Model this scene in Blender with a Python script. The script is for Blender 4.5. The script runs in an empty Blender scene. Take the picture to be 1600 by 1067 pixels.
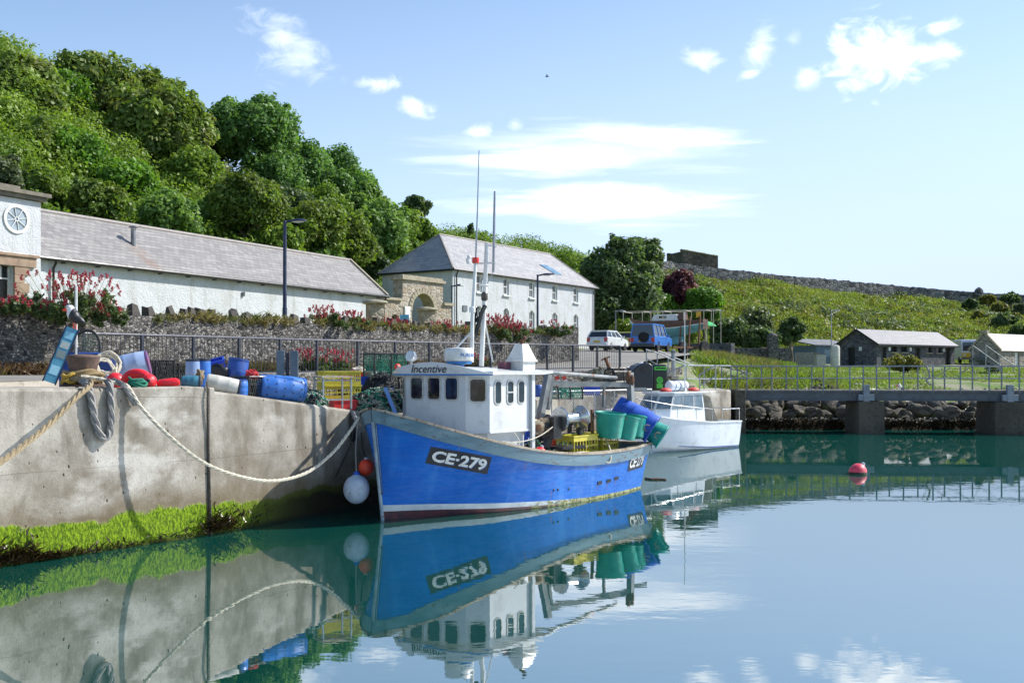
import bpy, math, random
import numpy as np
from mathutils import Vector, Matrix, noise
S = bpy.context.scene
COL = S.collection
RN = random.Random(11)
F, H, CX, HY = 1600.0, 3.0, 800.0, 578.0
V = Vector
rad = math.radians

def G(px, D, z):
    """world point at height z, D metres ahead, in the compass direction of photo column px"""
    return V(((px - CX) / F * D, D, z))

def P(px, py, D):
    return V(((px - CX) / F * D, D, H - (py - HY) / F * D))

def lin(h):
    h = h.lstrip('#')
    r = [int(h[i:i + 2], 16) / 255 for i in (0, 2, 4)]
    return tuple((c / 12.92 if c <= .04045 else ((c + .055) / 1.055) ** 2.4) for c in r) + (1,)

def interp(x, pts):
    if x <= pts[0][0]: return pts[0][1]
    for (x0, y0), (x1, y1) in zip(pts, pts[1:]):
        if x <= x1: return y0 + (y1 - y0) * (x - x0) / (x1 - x0)
    return pts[-1][1]

def sinterp(x, pts):
    """smooth (monotone-ish) interpolation through points"""
    xs = [p[0] for p in pts]; ys = [p[1] for p in pts]
    if x <= xs[0]: return ys[0]
    if x >= xs[-1]: return ys[-1]
    n = len(xs)
    m = []
    for i in range(n):
        if i == 0: m.append((ys[1] - ys[0]) / (xs[1] - xs[0]))
        elif i == n - 1: m.append((ys[-1] - ys[-2]) / (xs[-1] - xs[-2]))
        else: m.append((ys[i + 1] - ys[i - 1]) / (xs[i + 1] - xs[i - 1]))
    for i in range(n - 1):
        if x <= xs[i + 1]:
            h = xs[i + 1] - xs[i]; t = (x - xs[i]) / h
            return ((2*t**3-3*t*t+1)*ys[i] + (t**3-2*t*t+t)*h*m[i] + (-2*t**3+3*t*t)*ys[i+1] + (t**3-t*t)*h*m[i+1])

def poly_at(pts, t):
    """point at fraction t (by length) of a polyline of Vectors"""
    L = [(b - a).length for a, b in zip(pts, pts[1:])]
    d = t * sum(L)
    for i, l in enumerate(L):
        if d <= l or i == len(L) - 1:
            return pts[i].lerp(pts[i + 1], d / l if l else 0)
        d -= l

def smooth_line(pts, n):
    """Catmull-Rom resample"""
    pts = [V(p) for p in pts]
    out = []
    k = len(pts) - 1
    for i in range(n + 1):
        t = i / n * k
        j = min(int(t), k - 1); f = t - j
        p0 = pts[max(j - 1, 0)]; p1 = pts[j]; p2 = pts[j + 1]; p3 = pts[min(j + 2, k)]
        out.append(.5 * ((2 * p1) + (p2 - p0) * f + (2*p0 - 5*p1 + 4*p2 - p3) * f*f + (3*p1 - p0 - 3*p2 + p3) * f**3))
    return out

# ------------------------------------------------------------------ mesh builder
class MB:
    def __init__(self):
        self.v = []; self.f = []; self.m = []; self.mi = 0
    def add(self, vs, fs):
        o = len(self.v)
        self.v += [tuple(p) for p in vs]
        self.f += [tuple(i + o for i in f) for f in fs]
        self.m += [self.mi] * len(fs)
        return self
    def face(self, *ps):
        return self.add(ps, [tuple(range(len(ps)))])
    def box(self, c, s, rz=0, M=None, taper=1.0):
        x, y, z = s[0] / 2, s[1] / 2, s[2] / 2
        vs = [V((sx * x * (taper if sz > 0 else 1), sy * y * (taper if sz > 0 else 1), sz * z)) for sz in (-1, 1) for sy in (-1, 1) for sx in (-1, 1)]
        if M is None: M = Matrix.Rotation(rz, 3, 'Z')
        vs = [M @ p + V(c) for p in vs]
        return self.add(vs, [(0, 2, 3, 1), (4, 5, 7, 6), (0, 1, 5, 4), (2, 6, 7, 3), (0, 4, 6, 2), (1, 3, 7, 5)])
    def bar(self, a, b, w, h=None, up=V((0, 0, 1))):
        """rectangular bar from a to b"""
        a = V(a); b = V(b); h = h or w
        d = b - a; L = d.length
        if L < 1e-6: return self
        d = d / L
        if abs(d.dot(up)) > .98: up = V((0, 1, 0)) if abs(d.y) < .9 else V((1, 0, 0))
        sx = d.cross(up).normalized(); uz = sx.cross(d)
        M = Matrix((sx, d, uz)).transposed()
        return self.box((a + b) / 2, (w, L, h), M=M)
    def tube(self, pts, r, n=8, caps=True, closed=False):
        pts = [V(p) for p in pts]
        k = len(pts)
        rs = r if isinstance(r, (list, tuple)) else [r] * k
        prev = None; rings = []
        for i, p in enumerate(pts):
            if closed: d = pts[(i + 1) % k] - pts[i - 1]
            else: d = pts[min(i + 1, k - 1)] - pts[max(i - 1, 0)]
            if d.length < 1e-9: d = V((0, 0, 1))
            d.normalize()
            if prev is None:
                u = V((0, 0, 1)) if abs(d.z) < .9 else V((1, 0, 0))
                s = d.cross(u).normalized()
            else:
                s = prev - d * prev.dot(d)
                if s.length < 1e-6: s = d.orthogonal()
                s.normalize()
            prev = s; t = d.cross(s)
            rings.append([p + (s * math.cos(a) + t * math.sin(a)) * rs[i] for a in [2 * math.pi * j / n for j in range(n)]])
        vs = [q for ring in rings for q in ring]; fs = []
        for i in range(k if closed else k - 1):
            a = i * n; b = ((i + 1) % k) * n
            for j in range(n):
                fs.append((a + j, a + (j + 1) % n, b + (j + 1) % n, b + j))
        if caps and not closed:
            fs.append(tuple(range(n - 1, -1, -1))); fs.append(tuple((k - 1) * n + j for j in range(n)))
        return self.add(vs, fs)
    def lathe(self, prof, n=20, c=(0, 0, 0), M=None):
        """profile of (radius, z) turned about z, then M, then moved to c"""
        vs = []; fs = []
        for r, z in prof:
            for j in range(n):
                a = 2 * math.pi * j / n
                vs.append(V((r * math.cos(a), r * math.sin(a), z)))
        for i in range(len(prof) - 1):
            for j in range(n):
                fs.append((i * n + j, i * n + (j + 1) % n, (i + 1) * n + (j + 1) % n, (i + 1) * n + j))
        if prof[0][0] > 1e-4: fs.append(tuple(range(n - 1, -1, -1)))
        if prof[-1][0] > 1e-4: fs.append(tuple((len(prof) - 1) * n + j for j in range(n)))
        if M is not None: vs = [M @ p for p in vs]
        return self.add([p + V(c) for p in vs], fs)
    def ball(self, c, r, n=14, M=None, k=8):
        r = r if isinstance(r, (list, tuple)) else (r, r, r)
        vs = []; fs = []
        for i in range(k + 1):
            t = math.pi * i / k
            for j in range(n):
                a = 2 * math.pi * j / n
                p = V((r[0] * math.sin(t) * math.cos(a), r[1] * math.sin(t) * math.sin(a), -r[2] * math.cos(t)))
                vs.append((M @ p if M is not None else p) + V(c))
        for i in range(k):
            for j in range(n):
                fs.append((i * n + j, i * n + (j + 1) % n, (i + 1) * n + (j + 1) % n, (i + 1) * n + j))
        return self.add(vs, fs)
    def prism(self, poly, a, b):
        """poly: list of Vectors (a planar outline); extruded from offset a to offset b (Vectors)"""
        k = len(poly)
        vs = [V(p) + a for p in poly] + [V(p) + b for p in poly]
        fs = [tuple(range(k - 1, -1, -1)), tuple(range(k, 2 * k))]
        for i in range(k):
            fs.append((i, (i + 1) % k, k + (i + 1) % k, k + i))
        return self.add(vs, fs)
    def grid(self, rows, flip=False):
        nr = len(rows); nc = len(rows[0])
        vs = [p for r in rows for p in r]; fs = []
        for i in range(nr - 1):
            for j in range(nc - 1):
                q = (i * nc + j, i * nc + j + 1, (i + 1) * nc + j + 1, (i + 1) * nc + j)
                fs.append(q[::-1] if flip else q)
        return self.add(vs, fs)
    def xf(self, M):
        self.v = [tuple(M @ V(p)) for p in self.v]; return self
    def merge(self, other, M=None):
        vs = other.v if M is None else [tuple(M @ V(p)) for p in other.v]
        o = len(self.v); self.v += vs
        self.f += [tuple(i + o for i in f) for f in other.f]
        self.m += [m + self.mi for m in other.m]
        return self
    def mesh(self, name, mats, smooth=40):
        me = bpy.data.meshes.new(name)
        me.from_pydata(self.v, [], self.f)
        mats = mats if isinstance(mats, (list, tuple)) else [mats]
        for m in mats: me.materials.append(m)
        if len(mats) > 1: me.polygons.foreach_set('material_index', self.m)
        # metric UVs: u level, v up the face
        uv = me.uv_layers.new(name='uv')
        nl = len(me.loops)
        co = np.empty(len(me.vertices) * 3); me.vertices.foreach_get('co', co); co = co.reshape(-1, 3)
        vi = np.empty(nl, int); me.loops.foreach_get('vertex_index', vi)
        npoly = len(me.polygons)
        nn = np.empty(npoly * 3); me.polygons.foreach_get('normal', nn); nn = nn.reshape(-1, 3)
        lt = np.empty(npoly, int); me.polygons.foreach_get('loop_total', lt)
        n = np.repeat(nn, lt, axis=0)
        u = np.stack([-n[:, 1], n[:, 0], np.zeros(len(n))], 1)
        ln = np.linalg.norm(u, axis=1); flat = ln < .05
        u[flat] = (1, 0, 0); ln[flat] = 1; u /= ln[:, None]
        w = np.cross(n, u); p = co[vi]
        out = np.stack([(p * u).sum(1), (p * w).sum(1)], 1).astype(np.float32)
        uv.data.foreach_set('uv', out.ravel())
        if smooth:
            me.polygons.foreach_set('use_smooth', [True] * npoly)
            me.set_sharp_from_angle(angle=rad(smooth))
        me.validate()
        return me
    def build(self, name, mats, parent=None, smooth=40, world=False, bevel=0):
        if world and parent is not None:
            M = (Matrix.Translation(parent.location) @ Matrix.Rotation(parent.rotation_euler.z, 4, 'Z')).inverted()
            self.xf(M)
        o = bpy.data.objects.new(name, self.mesh(name, mats, smooth))
        COL.objects.link(o)
        if parent is not None: o.parent = parent
        if bevel:
            b = o.modifiers.new('bevel', 'BEVEL'); b.width = bevel; b.segments = 2; b.limit_method = 'ANGLE'; b.angle_limit = rad(40)
        return o

def tag(o, label=None, cat=None, group=None, kind=None):
    if label: o['label'] = label
    if cat: o['category'] = cat
    if group: o['group'] = group
    if kind: o['kind'] = kind
    return o

def thing(name, label, cat, loc=(0, 0, 0), rz=0, group=None):
    o = bpy.data.objects.new(name, None)
    COL.objects.link(o)
    o.location = loc; o.rotation_euler = (0, 0, rz); o.empty_display_size = .2
    return tag(o, label, cat, group)

def children(o):
    return [c for c in bpy.data.objects if c.parent == o]

def copy_tree(o, loc=None, rz=None, label=None, group=None, parent=None, scale=None, rot=None):
    kids = children(o)
    c = o.copy(); COL.objects.link(c)
    if parent is not None: c.parent = parent
    if loc is not None: c.location = loc
    if rz is not None: c.rotation_euler = (0, 0, rz)
    if rot is not None: c.rotation_euler = rot
    if scale is not None: c.scale = scale if isinstance(scale, (list, tuple)) else (scale,) * 3
    if label: c['label'] = label
    if group: c['group'] = group
    for k in kids: copy_tree(k, parent=c)
    return c

# ------------------------------------------------------------------ materials
class N:
    """small node-graph helper"""
    def __init__(self, nt):
        self.nt = nt; self.n = nt.nodes; self.l = nt.links
    def new(self, t, **kw):
        x = self.n.new(t)
        for k, v in kw.items():
            if k.startswith('i_'):
                x.inputs[k[2:].replace('_', ' ')].default_value = v
            else: setattr(x, k, v)
        return x
    def link(self, a, b): self.l.new(a, b)
    def setin(self, sock, v):
        if hasattr(v, 'is_linked') or isinstance(v, bpy.types.NodeSocket): self.l.new(v, sock)
        else: sock.default_value = v
    def math(self, op, a, b=0.0, c=0.0, clamp=False):
        x = self.n.new('ShaderNodeMath'); x.operation = op; x.use_clamp = clamp
        self.setin(x.inputs[0], a); self.setin(x.inputs[1], b)
        if op in ('MULTIPLY_ADD', 'SMOOTH_MIN', 'SMOOTH_MAX', 'COMPARE'): self.setin(x.inputs[2], c)
        return x.outputs[0]
    def rng(self, v, a, b, c=0.0, d=1.0, smooth=True):
        x = self.n.new('ShaderNodeMapRange'); x.interpolation_type = 'SMOOTHSTEP' if smooth else 'LINEAR'
        self.setin(x.inputs['Value'], v)
        for nm, q in zip(('From Min', 'From Max', 'To Min', 'To Max'), (a, b, c, d)): self.setin(x.inputs[nm], q)
        return x.outputs['Result']
    def mix(self, f, a, b, mode='MIX'):
        x = self.n.new('ShaderNodeMix'); x.data_type = 'RGBA'; x.blend_type = mode
        self.setin(x.inputs[0], f); self.setin(x.inputs[6], a); self.setin(x.inputs[7], b)
        return x.outputs[2]
    def noise(self, vec=None, scale=5., detail=4., rough=.55, dist=0., col=False):
        x = self.n.new('ShaderNodeTexNoise')
        x.inputs['Scale'].default_value = scale; x.inputs['Detail'].default_value = detail
        x.inputs['Roughness'].default_value = rough; x.inputs['Distortion'].default_value = dist
        if vec is not None: self.l.new(vec, x.inputs['Vector'])
        return x.outputs['Color' if col else 'Fac']
    def voro(self, vec=None, scale=5., feature='F1', rand=1., out='Distance'):
        x = self.n.new('ShaderNodeTexVoronoi'); x.feature = feature
        x.inputs['Scale'].default_value = scale; x.inputs['Randomness'].default_value = rand
        if vec is not None: self.l.new(vec, x.inputs['Vector'])
        return x.outputs[out]
    def coord(self, w='Object'):
        return self.n.new('ShaderNodeTexCoord').outputs[w]
    def pos(self):
        return self.n.new('ShaderNodeNewGeometry').outputs['Position']
    def map(self, vec, scale=(1, 1, 1), loc=(0, 0, 0), rot=(0, 0, 0)):
        x = self.n.new('ShaderNodeMapping')
        x.inputs['Scale'].default_value = scale; x.inputs['Location'].default_value = loc; x.inputs['Rotation'].default_value = rot
        self.l.new(vec, x.inputs['Vector'])
        return x.outputs[0]
    def sep(self, vec):
        x = self.n.new('ShaderNodeSeparateXYZ'); self.l.new(vec, x.inputs[0]); return x.outputs
    def bump(self, h, strength=.3, dist=.02):
        x = self.n.new('ShaderNodeBump'); x.inputs['Strength'].default_value = strength; x.inputs['Distance'].default_value = dist
        self.l.new(h, x.inputs['Height']); return x.outputs[0]

def newmat(name):
    m = bpy.data.materials.new(name); m.use_nodes = True
    g = N(m.node_tree); g.n.clear()
    out = g.new('ShaderNodeOutputMaterial'); b = g.new('ShaderNodeBsdfPrincipled')
    g.link(b.outputs[0], out.inputs[0])
    return m, g, b, out

MATS = {}
def mat(name, c1, c2=None, scale=6., rough=.6, bump=0., metal=0., spec=.5, contrast=(.35, .65), bdist=.01, stretch=(1, 1, 1), speck=None, speck_amt=.6, speck_scale=14., coat=0.):
    """two-colour mottled paint / stuff, with optional patches of a third (rust, dirt)"""
    if name in MATS: return MATS[name]
    m, g, b, out = newmat(name)
    c1 = lin(c1) if isinstance(c1, str) else tuple(c1) + (1,)
    c2 = c1 if c2 is None else (lin(c2) if isinstance(c2, str) else tuple(c2) + (1,))
    vec = g.map(g.coord(), stretch)
    n = g.noise(vec, scale, 5)
    col = g.mix(g.rng(n, *contrast), c1, c2)
    if speck:
        n2 = g.noise(vec, speck_scale, 6, .65)
        col = g.mix(g.rng(n2, speck_amt, speck_amt + .06), col, lin(speck))
    gr = g.noise(vec, max(2.2, scale * .5), 7, .72, .3)          # grime and fading in blotches
    dirt = tuple(.45 * c + .12 * (c1[0] + c1[1] + c1[2]) / 3 + .012 for c in c1[:3]) + (1,)
    col = g.mix(g.math('MULTIPLY', g.rng(gr, .5, .66), .5), col, dirt)
    g.link(col, b.inputs['Base Color'])
    b.inputs['Roughness'].default_value = rough; b.inputs['Metallic'].default_value = metal
    b.inputs['Specular IOR Level'].default_value = spec
    if coat: b.inputs['Coat Weight'].default_value = coat; b.inputs['Coat Roughness'].default_value = .1
    r = g.rng(n, .3, .7, rough * .8, min(1, rough * 1.2))
    g.link(r, b.inputs['Roughness'])
    if bump:
        g.link(g.bump(g.noise(vec, scale * 5, 4), bump, bdist), b.inputs['Normal'])
    MATS[name] = m
    return m

# --- quay edge: how high the concrete top is, by distance along the wall
QU = V((.55, .835, 0))
def quay_a(p): return .55 * p[0] + .835 * p[1]
QZ = [(-6, 2.74), (8.7, 2.72), (12.2, 2.66), (13, 2.58), (17.3, 2.05), (40, 2.06)]
def quay_z(x, y): return interp(.55 * x + .835 * y, QZ)
# ------------------------------------------------------------------ camera, light, sky
cam = bpy.data.objects.new('camera', bpy.data.cameras.new('camera')); COL.objects.link(cam)
cam.location = (0, 0, H); cam.rotation_euler = (rad(90), 0, 0)
cam.data.sensor_width = 36; cam.data.lens = 36; cam.data.shift_y = (HY - 533.5) / 1600
cam.data.clip_start = .1; cam.data.clip_end = 5000
S.camera = cam
SUN_EL = 41.0
SX, SY = .945, .327                                       # towards the sun, on the ground plan
sun = bpy.data.objects.new('sun', bpy.data.lights.new('sun', 'SUN')); COL.objects.link(sun)
sun.data.energy = 4.55; sun.data.angle = rad(.53); sun.data.color = (1, .95, .88)
sd = V((SX * math.cos(rad(SUN_EL)), SY * math.cos(rad(SUN_EL)), math.sin(rad(SUN_EL))))
sun.rotation_euler = sd.to_track_quat('Z', 'Y').to_euler()
S.view_settings.view_transform = 'Standard'; S.view_settings.look = 'None'
S.view_settings.exposure = .68; S.view_settings.gamma = 1
S.render.engine = 'CYCLES'
S.cycles.max_bounces = 8; S.cycles.transparent_max_bounces = 8
S.cycles.use_denoising = True
S.cycles.caustics_reflective = True
S.cycles.sample_clamp_indirect = 6

w = bpy.data.worlds.new('World'); S.world = w; w.use_nodes = True
g = N(w.node_tree); g.n.clear()
out = g.new('ShaderNodeOutputWorld'); bg = g.new('ShaderNodeBackground')
sky = g.new('ShaderNodeTexSky'); sky.sky_type = 'NISHITA'; sky.sun_disc = False
sky.sun_elevation = rad(SUN_EL); sky.sun_rotation = math.atan2(SX, SY)
sky.air_density = 1.0; sky.dust_density = .25; sky.ozone_density = 1.6; sky.altitude = 0
vec = g.coord('Generated')
X, Y, Z = g.sep(vec)
Yp = g.math('MAXIMUM', Y, .02)
U = g.math('DIVIDE', X, Yp); Vv = g.math('DIVIDE', Z, Yp)      # tangent of bearing and of height: where the clouds lie
comb = g.new('ShaderNodeCombineXYZ'); g.link(U, comb.inputs[0]); g.link(Vv, comb.inputs[1])
uv = comb.outputs[0]
nA = g.noise(g.map(uv, (30, 46, 1)), 1., 8, .62, .6)            # puffs
nB = g.noise(g.map(uv, (7, 60, 1), rot=(0, 0, rad(3))), 1., 8, .6, .4)    # combed out by the wind
CL = [  # px, py, rx, ry, tilt, kind, opacity
    (440, 52, 62, 30, -22, 'p', .45), (462, 96, 58, 30, 10, 'p', .42), (583, 131, 42, 14, -2, 'p', .75), (650, 166, 32, 16, -14, 'p', .6),
    (750, 205, 30, 13, 12, 'p', .6), (806, 195, 14, 12, 0, 'p', .3),
    (860, 250, 185, 30, 2, 's', .85), (1000, 213, 185, 25, -4, 's', .7), (930, 236, 250, 40, 0, 's', .35), (950, 318, 225, 35, 0, 's', .95),
    (1098, 93, 34, 18, 0, 'p', .6), (1188, 72, 24, 42, -26, 'p', .55), (1170, 117, 18, 9, 15, 'p', .6), (1262, 126, 24, 20, 0, 'p', .6),
    (1362, 88, 76, 58, 0, 'p', 1.0), (1450, 84, 62, 24, 2, 'p', .8), (1468, 42, 36, 15, 25, 'p', .7), (1240, 62, 16, 14, 0, 'p', .2)]
dens = None
for px, py, rx, ry, tilt, kind, op in CL:
    u0, v0 = (px - CX) / F, (HY - py) / F
    c, s = math.cos(rad(tilt)), math.sin(rad(tilt))
    du = g.math('SUBTRACT', U, u0); dv = g.math('SUBTRACT', Vv, v0)
    a = g.math('MULTIPLY_ADD', du, c * F / rx, g.math('MULTIPLY', dv, s * F / rx))
    b = g.math('MULTIPLY_ADD', dv, c * F / ry, g.math('MULTIPLY', du, -s * F / ry))
    r2 = g.math('SQRT', g.math('ADD', g.math('MULTIPLY', a, a), g.math('MULTIPLY', b, b)))
    nz = nA if kind == 'p' else nB
    k = 2.8 if kind == 'p' else 2.1
    d = g.math('ADD', g.math('SUBTRACT', .98, r2), g.math('MULTIPLY', g.math('SUBTRACT', nz, .5), k))
    d = g.rng(d, -.2, 1.2 if kind == 'p' else 1.05, 0, op)
    dens = d if dens is None else g.math('MAXIMUM', dens, d)
dens = g.math('MULTIPLY', dens, g.rng(Y, .02, .1))
vb = g.noise(g.map(uv, (5, 9, 1)), 1., 3)
haze = g.math('MULTIPLY', g.rng(Vv, .02, .48, 1, 0), g.rng(U, -.75, .55, .25, 1.0))   # milky air low down, most of it sunward
skyc = g.mix(haze, sky.outputs[0], (3.65, 4.45, 6.3, 1))
col = g.mix(dens, skyc, (8.6, 8.9, 9.2, 1))
g.link(col, bg.inputs['Color']); bg.inputs['Strength'].default_value = .125
g.link(bg.outputs[0], out.inputs[0])

# ------------------------------------------------------------------ materials of the setting
def m_water():
    m, g, b, out = newmat('harbour_water')
    p = g.pos()
    n1 = g.noise(g.map(p, (.9, 1.5, 1)), 1.0, 3, .5)
    n2 = g.noise(g.map(p, (3.2, 5.0, 1)), 1.0, 3, .5)
    patch = g.rng(g.noise(g.map(p, (.05, .08, 1)), 1., 3), .4, .62, .35, 1.0)
    h = g.math('ADD', g.math('MULTIPLY', n1, 1.0), g.math('MULTIPLY', n2, .22))
    h = g.math('MULTIPLY', h, patch)
    bm = g.bump(h, 1.0, .0030)
    g.link(bm, b.inputs['Normal'])
    b.inputs['Base Color'].default_value = (.003, .054, .043, 1)
    b.inputs['Roughness'].default_value = .012
    b.inputs['IOR'].default_value = 4.6
    b.inputs['Specular IOR Level'].default_value = .62
    return m
M_WATER = m_water()

def m_quay():
    m, g, b, out = newmat('quay_concrete')
    p = g.pos(); x, y, z = g.sep(p)
    fine = g.noise(p, 30, 6, .75); mid = g.noise(p, 1.3, 6, .62); big = g.noise(g.map(p, (.55, .55, .9)), 1., 5, .6)
    streak = g.noise(g.map(p, (1.5, 1.5, .45)), 1., 6, .68, .5)
    col = g.mix(g.rng(mid, .3, .68), lin('#7d776c'), lin('#aaa69c'))
    col = g.mix(g.math('MULTIPLY', g.rng(streak, .45, .64), .62), col, lin('#5b5346'))
    col = g.mix(g.math('MULTIPLY', g.rng(big, .52, .66), .8), col, lin('#c3c1ba'))
    col = g.mix(g.math('MULTIPLY', g.rng(fine, .5, .68), .55), col, lin('#6f6a60'))
    pit = g.voro(g.map(p, (1, 1, .6)), 6.0); pm = g.math('MULTIPLY', g.rng(pit, .12, .05, 0, 1), g.rng(g.noise(p, 2.3, 3), .44, .52))
    col = g.mix(pm, col, lin('#2c2925'))
    z0 = g.math('ADD', z, g.math('MULTIPLY', g.noise(p, .8, 3), .06))
    ln = g.math('MULTIPLY', g.rng(g.math('ABSOLUTE', g.math('SUBTRACT', z0, 1.42)), .012, .003), g.rng(g.noise(p, .9, 2), .42, .55))
    col = g.mix(g.math('MULTIPLY', ln, .4), col, lin('#4a443b'))      # lift line of the shuttering
    low = g.math('MULTIPLY', g.rng(z, 1.9, .7), g.rng(g.noise(p, 1.1, 6, .7), .4, .62))
    col = g.mix(g.math('MULTIPLY', low, .5), col, lin('#6d604f'))
    # tidal zone: brown stain, then weed
    a = g.math('ADD', g.math('MULTIPLY', x, .55), g.math('MULTIPLY', y, .835))
    edge = g.math('ADD', z, g.math('MULTIPLY', g.math('SUBTRACT', g.noise(g.map(p, (1, 1, 1)), 1.0, 5, .6), .5), .7))
    stain = g.rng(edge, 1.15, .5)
    col = g.mix(g.math('MULTIPLY', stain, .72), col, lin('#5e5238'))
    alg = g.rng(edge, .60, .52)
    # the weed thins out along the wall to the left and goes brown towards the boat
    patch = g.rng(g.noise(g.map(p, (.7, .7, 1.6)), 1.4, 4), .36, .44)
    strong = g.rng(a, 9.2, 10.0, 0, 1)
    alg = g.math('MULTIPLY', alg, g.math('MAXIMUM', g.math('MULTIPLY', strong, g.rng(g.noise(p, 3.5, 5, .7), .3, .4, .35, .97)), patch))
    hair = g.noise(g.map(p, (26, 26, 13)), 1., 5, .7)
    gcol = g.mix(g.rng(hair, .36, .66), lin('#3d5a0a'), lin('#84a018'))
    gcol = g.mix(g.rng(a, 12.6, 14.6), gcol, lin('#4b4f1a'))
    gcol = g.mix(g.math('MULTIPLY', g.rng(a, 13.4, 15.5), g.rng(edge, .5, .36)), gcol, lin('#24220f'))  # brown-black weed by the bow, the boat's shade painted into its colour
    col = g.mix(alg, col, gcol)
    wet = g.rng(g.math('ADD', z, g.math('MULTIPLY', g.math('SUBTRACT', hair, .5), .12)), .12, .02)
    col = g.mix(g.math('MULTIPLY', wet, .75), col, lin('#1d1a10'))
    g.link(col, b.inputs['Base Color']); b.inputs['Roughness'].default_value = .85
    b.inputs['Specular IOR Level'].default_value = .25
    hh = g.math('ADD', g.math('MULTIPLY', fine, .35), g.math('ADD', g.math('MULTIPLY', mid, .5), g.math('MULTIPLY', g.math('MULTIPLY', alg, hair), 1.4)))
    hh = g.math('SUBTRACT', hh, g.math('MULTIPLY', pm, .6))
    g.link(g.bump(hh, .9, .03), b.inputs['Normal'])
    return m
M_QUAY = m_quay()

def m_rubble(name, c, scale=2.6, mortar='#8d8577', patchc=None, stretch=(1, 1, 1.5), bump=.9, bdist=.06, mw=.06):
    """random rubble masonry: stones of the given colours with mortar between"""
    m, g, b, out = newmat(name)
    vec = g.coord()
    w = g.noise(vec, 3.0, 3, col=True)
    v2 = g.new('ShaderNodeVectorMath', operation='MULTIPLY_ADD'); g.link(w, v2.inputs[0]); v2.inputs[1].default_value = (.16,) * 3; g.link(vec, v2.inputs[2])
    vv = g.map(v2.outputs[0], stretch)
    cc = g.voro(vv, scale, out='Color'); ed = g.voro(vv, scale, 'DISTANCE_TO_EDGE')
    r, gg, bb = g.sep(cc)
    col = g.mix(g.rng(r, 0, 1, smooth=False), lin(c[0]), lin(c[1]))
    col = g.mix(g.rng(gg, .62, .95), col, lin(c[2]))
    n = g.noise(vec, 9, 6, .7)
    col = g.mix(g.math('MULTIPLY', g.rng(n, .45, .75), .5), col, lin(c[3] if len(c) > 3 else c[0]))
    if patchc:
        col = g.mix(g.math('MULTIPLY', g.rng(g.noise(vec, .6, 5, .65), .52, .66), .7), col, lin(patchc))
    mo = g.rng(ed, mw * .25, mw, 1, 0)
    col = g.mix(g.math('MULTIPLY', mo, .85), col, lin(mortar))
    g.link(col, b.inputs['Base Color']); b.inputs['Roughness'].default_value = .92; b.inputs['Specular IOR Level'].default_value = .2
    h = g.math('ADD', g.math('MULTIPLY', g.rng(ed, 0, .16), .7), g.math('ADD', g.math('MULTIPLY', n, .5), g.math('MULTIPLY', bb, .35)))
    g.link(g.bump(h, bump, bdist), b.inputs['Normal'])
    return m
M_RUBBLE = m_rubble('retaining_wall_stone', ('#504e4d', '#98958f', '#323234', '#645f58'), 8.0, '#54514d', '#6a665c', mw=.08)
M_GATESTONE = m_rubble('gateway_stone', ('#847c70', '#b3ab9c', '#9b8a74', '#6a6359'), 2.6, '#a8a296')
M_DARKSTONE = m_rubble('basalt_block', ('#3f4249', '#585a60', '#6a6a6c', '#35373c'), 3.2, '#6d6d6c', stretch=(1, 1, 1.7), bump=.6, bdist=.03)
M_COTTAGE = m_rubble('cottage_stone', ('#77736c', '#a29d92', '#5f5c57', '#8b857a'), 3.0, '#a49d90')
M_HILLSTONE = m_rubble('hill_wall_stone', ('#55585c', '#868683', '#404348', '#6a6a66'), 1.15, '#34352f', bdist=.12)
M_OLDSTONE = m_rubble('lookout_stone', ('#4e4a42', '#6f675a', '#3d3a34', '#57523f'), 1.3, '#3d3a30', bdist=.1)

def m_slate(name, c, rust=False, course=.24, bw=.34):
    m, g, b, out = newmat(name)
    uv = g.coord('UV'); vec = g.coord()
    br = g.new('ShaderNodeTexBrick'); g.link(uv, br.inputs['Vector'])
    br.inputs['Color1'].default_value = (1, 1, 1, 1); br.inputs['Color2'].default_value = (0, 0, 0, 1); br.inputs['Mortar'].default_value = (0, 0, 0, 1)
    br.inputs['Scale'].default_value = 1.; br.inputs['Mortar Size'].default_value = .008; br.inputs['Mortar Smooth'].default_value = .1
    br.inputs['Brick Width'].default_value = bw; br.inputs['Row Height'].default_value = course; br.inputs['Bias'].default_value = 0
    val = g.sep(br.outputs['Color'])[0]
    col = g.mix(val, lin(c[0]), lin(c[1]))
    col = g.mix(g.math('MULTIPLY', g.rng(g.noise(vec, .9, 5, .6), .42, .62), .6), col, lin(c[2]))
    rowd = g.noise(g.map(uv, (.35, 4.2, 1)), 1., 3)
    col = g.mix(g.math('MULTIPLY', g.rng(rowd, .54, .66), .55), col, lin(c[3]))
    if rust:
        x, y, z = g.sep(vec)
        dx = g.math('SUBTRACT', y, rust[1])
        d = g.rng(g.math('ABSOLUTE', g.math('ADD', dx, g.math('MULTIPLY', g.math('SUBTRACT', rust[2], z), .55))), .0, .6, 1, 0)
        d = g.math('MULTIPLY', d, g.rng(g.math('SUBTRACT', rust[2], z), 0., .25)); d = g.math('MULTIPLY', d, g.rng(g.noise(vec, 2.5, 5), .3, .6))
        col = g.mix(g.math('MULTIPLY', d, .5), col, lin('#86664c'))
    col = g.mix(g.math('MULTIPLY', br.outputs['Fac'], .65), col, lin('#2d2d31'))
    g.link(col, b.inputs['Base Color']); b.inputs['Roughness'].default_value = .55; b.inputs['Specular IOR Level'].default_value = .45
    h = g.math('ADD', g.math('MULTIPLY', g.math('SUBTRACT', 1., br.outputs['Fac']), .7), g.math('ADD', g.math('MULTIPLY', val, .5), g.math('MULTIPLY', g.noise(vec, 20, 3), .3)))
    g.link(g.bump(h, .7, .02), b.inputs['Normal'])
    return m

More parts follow.
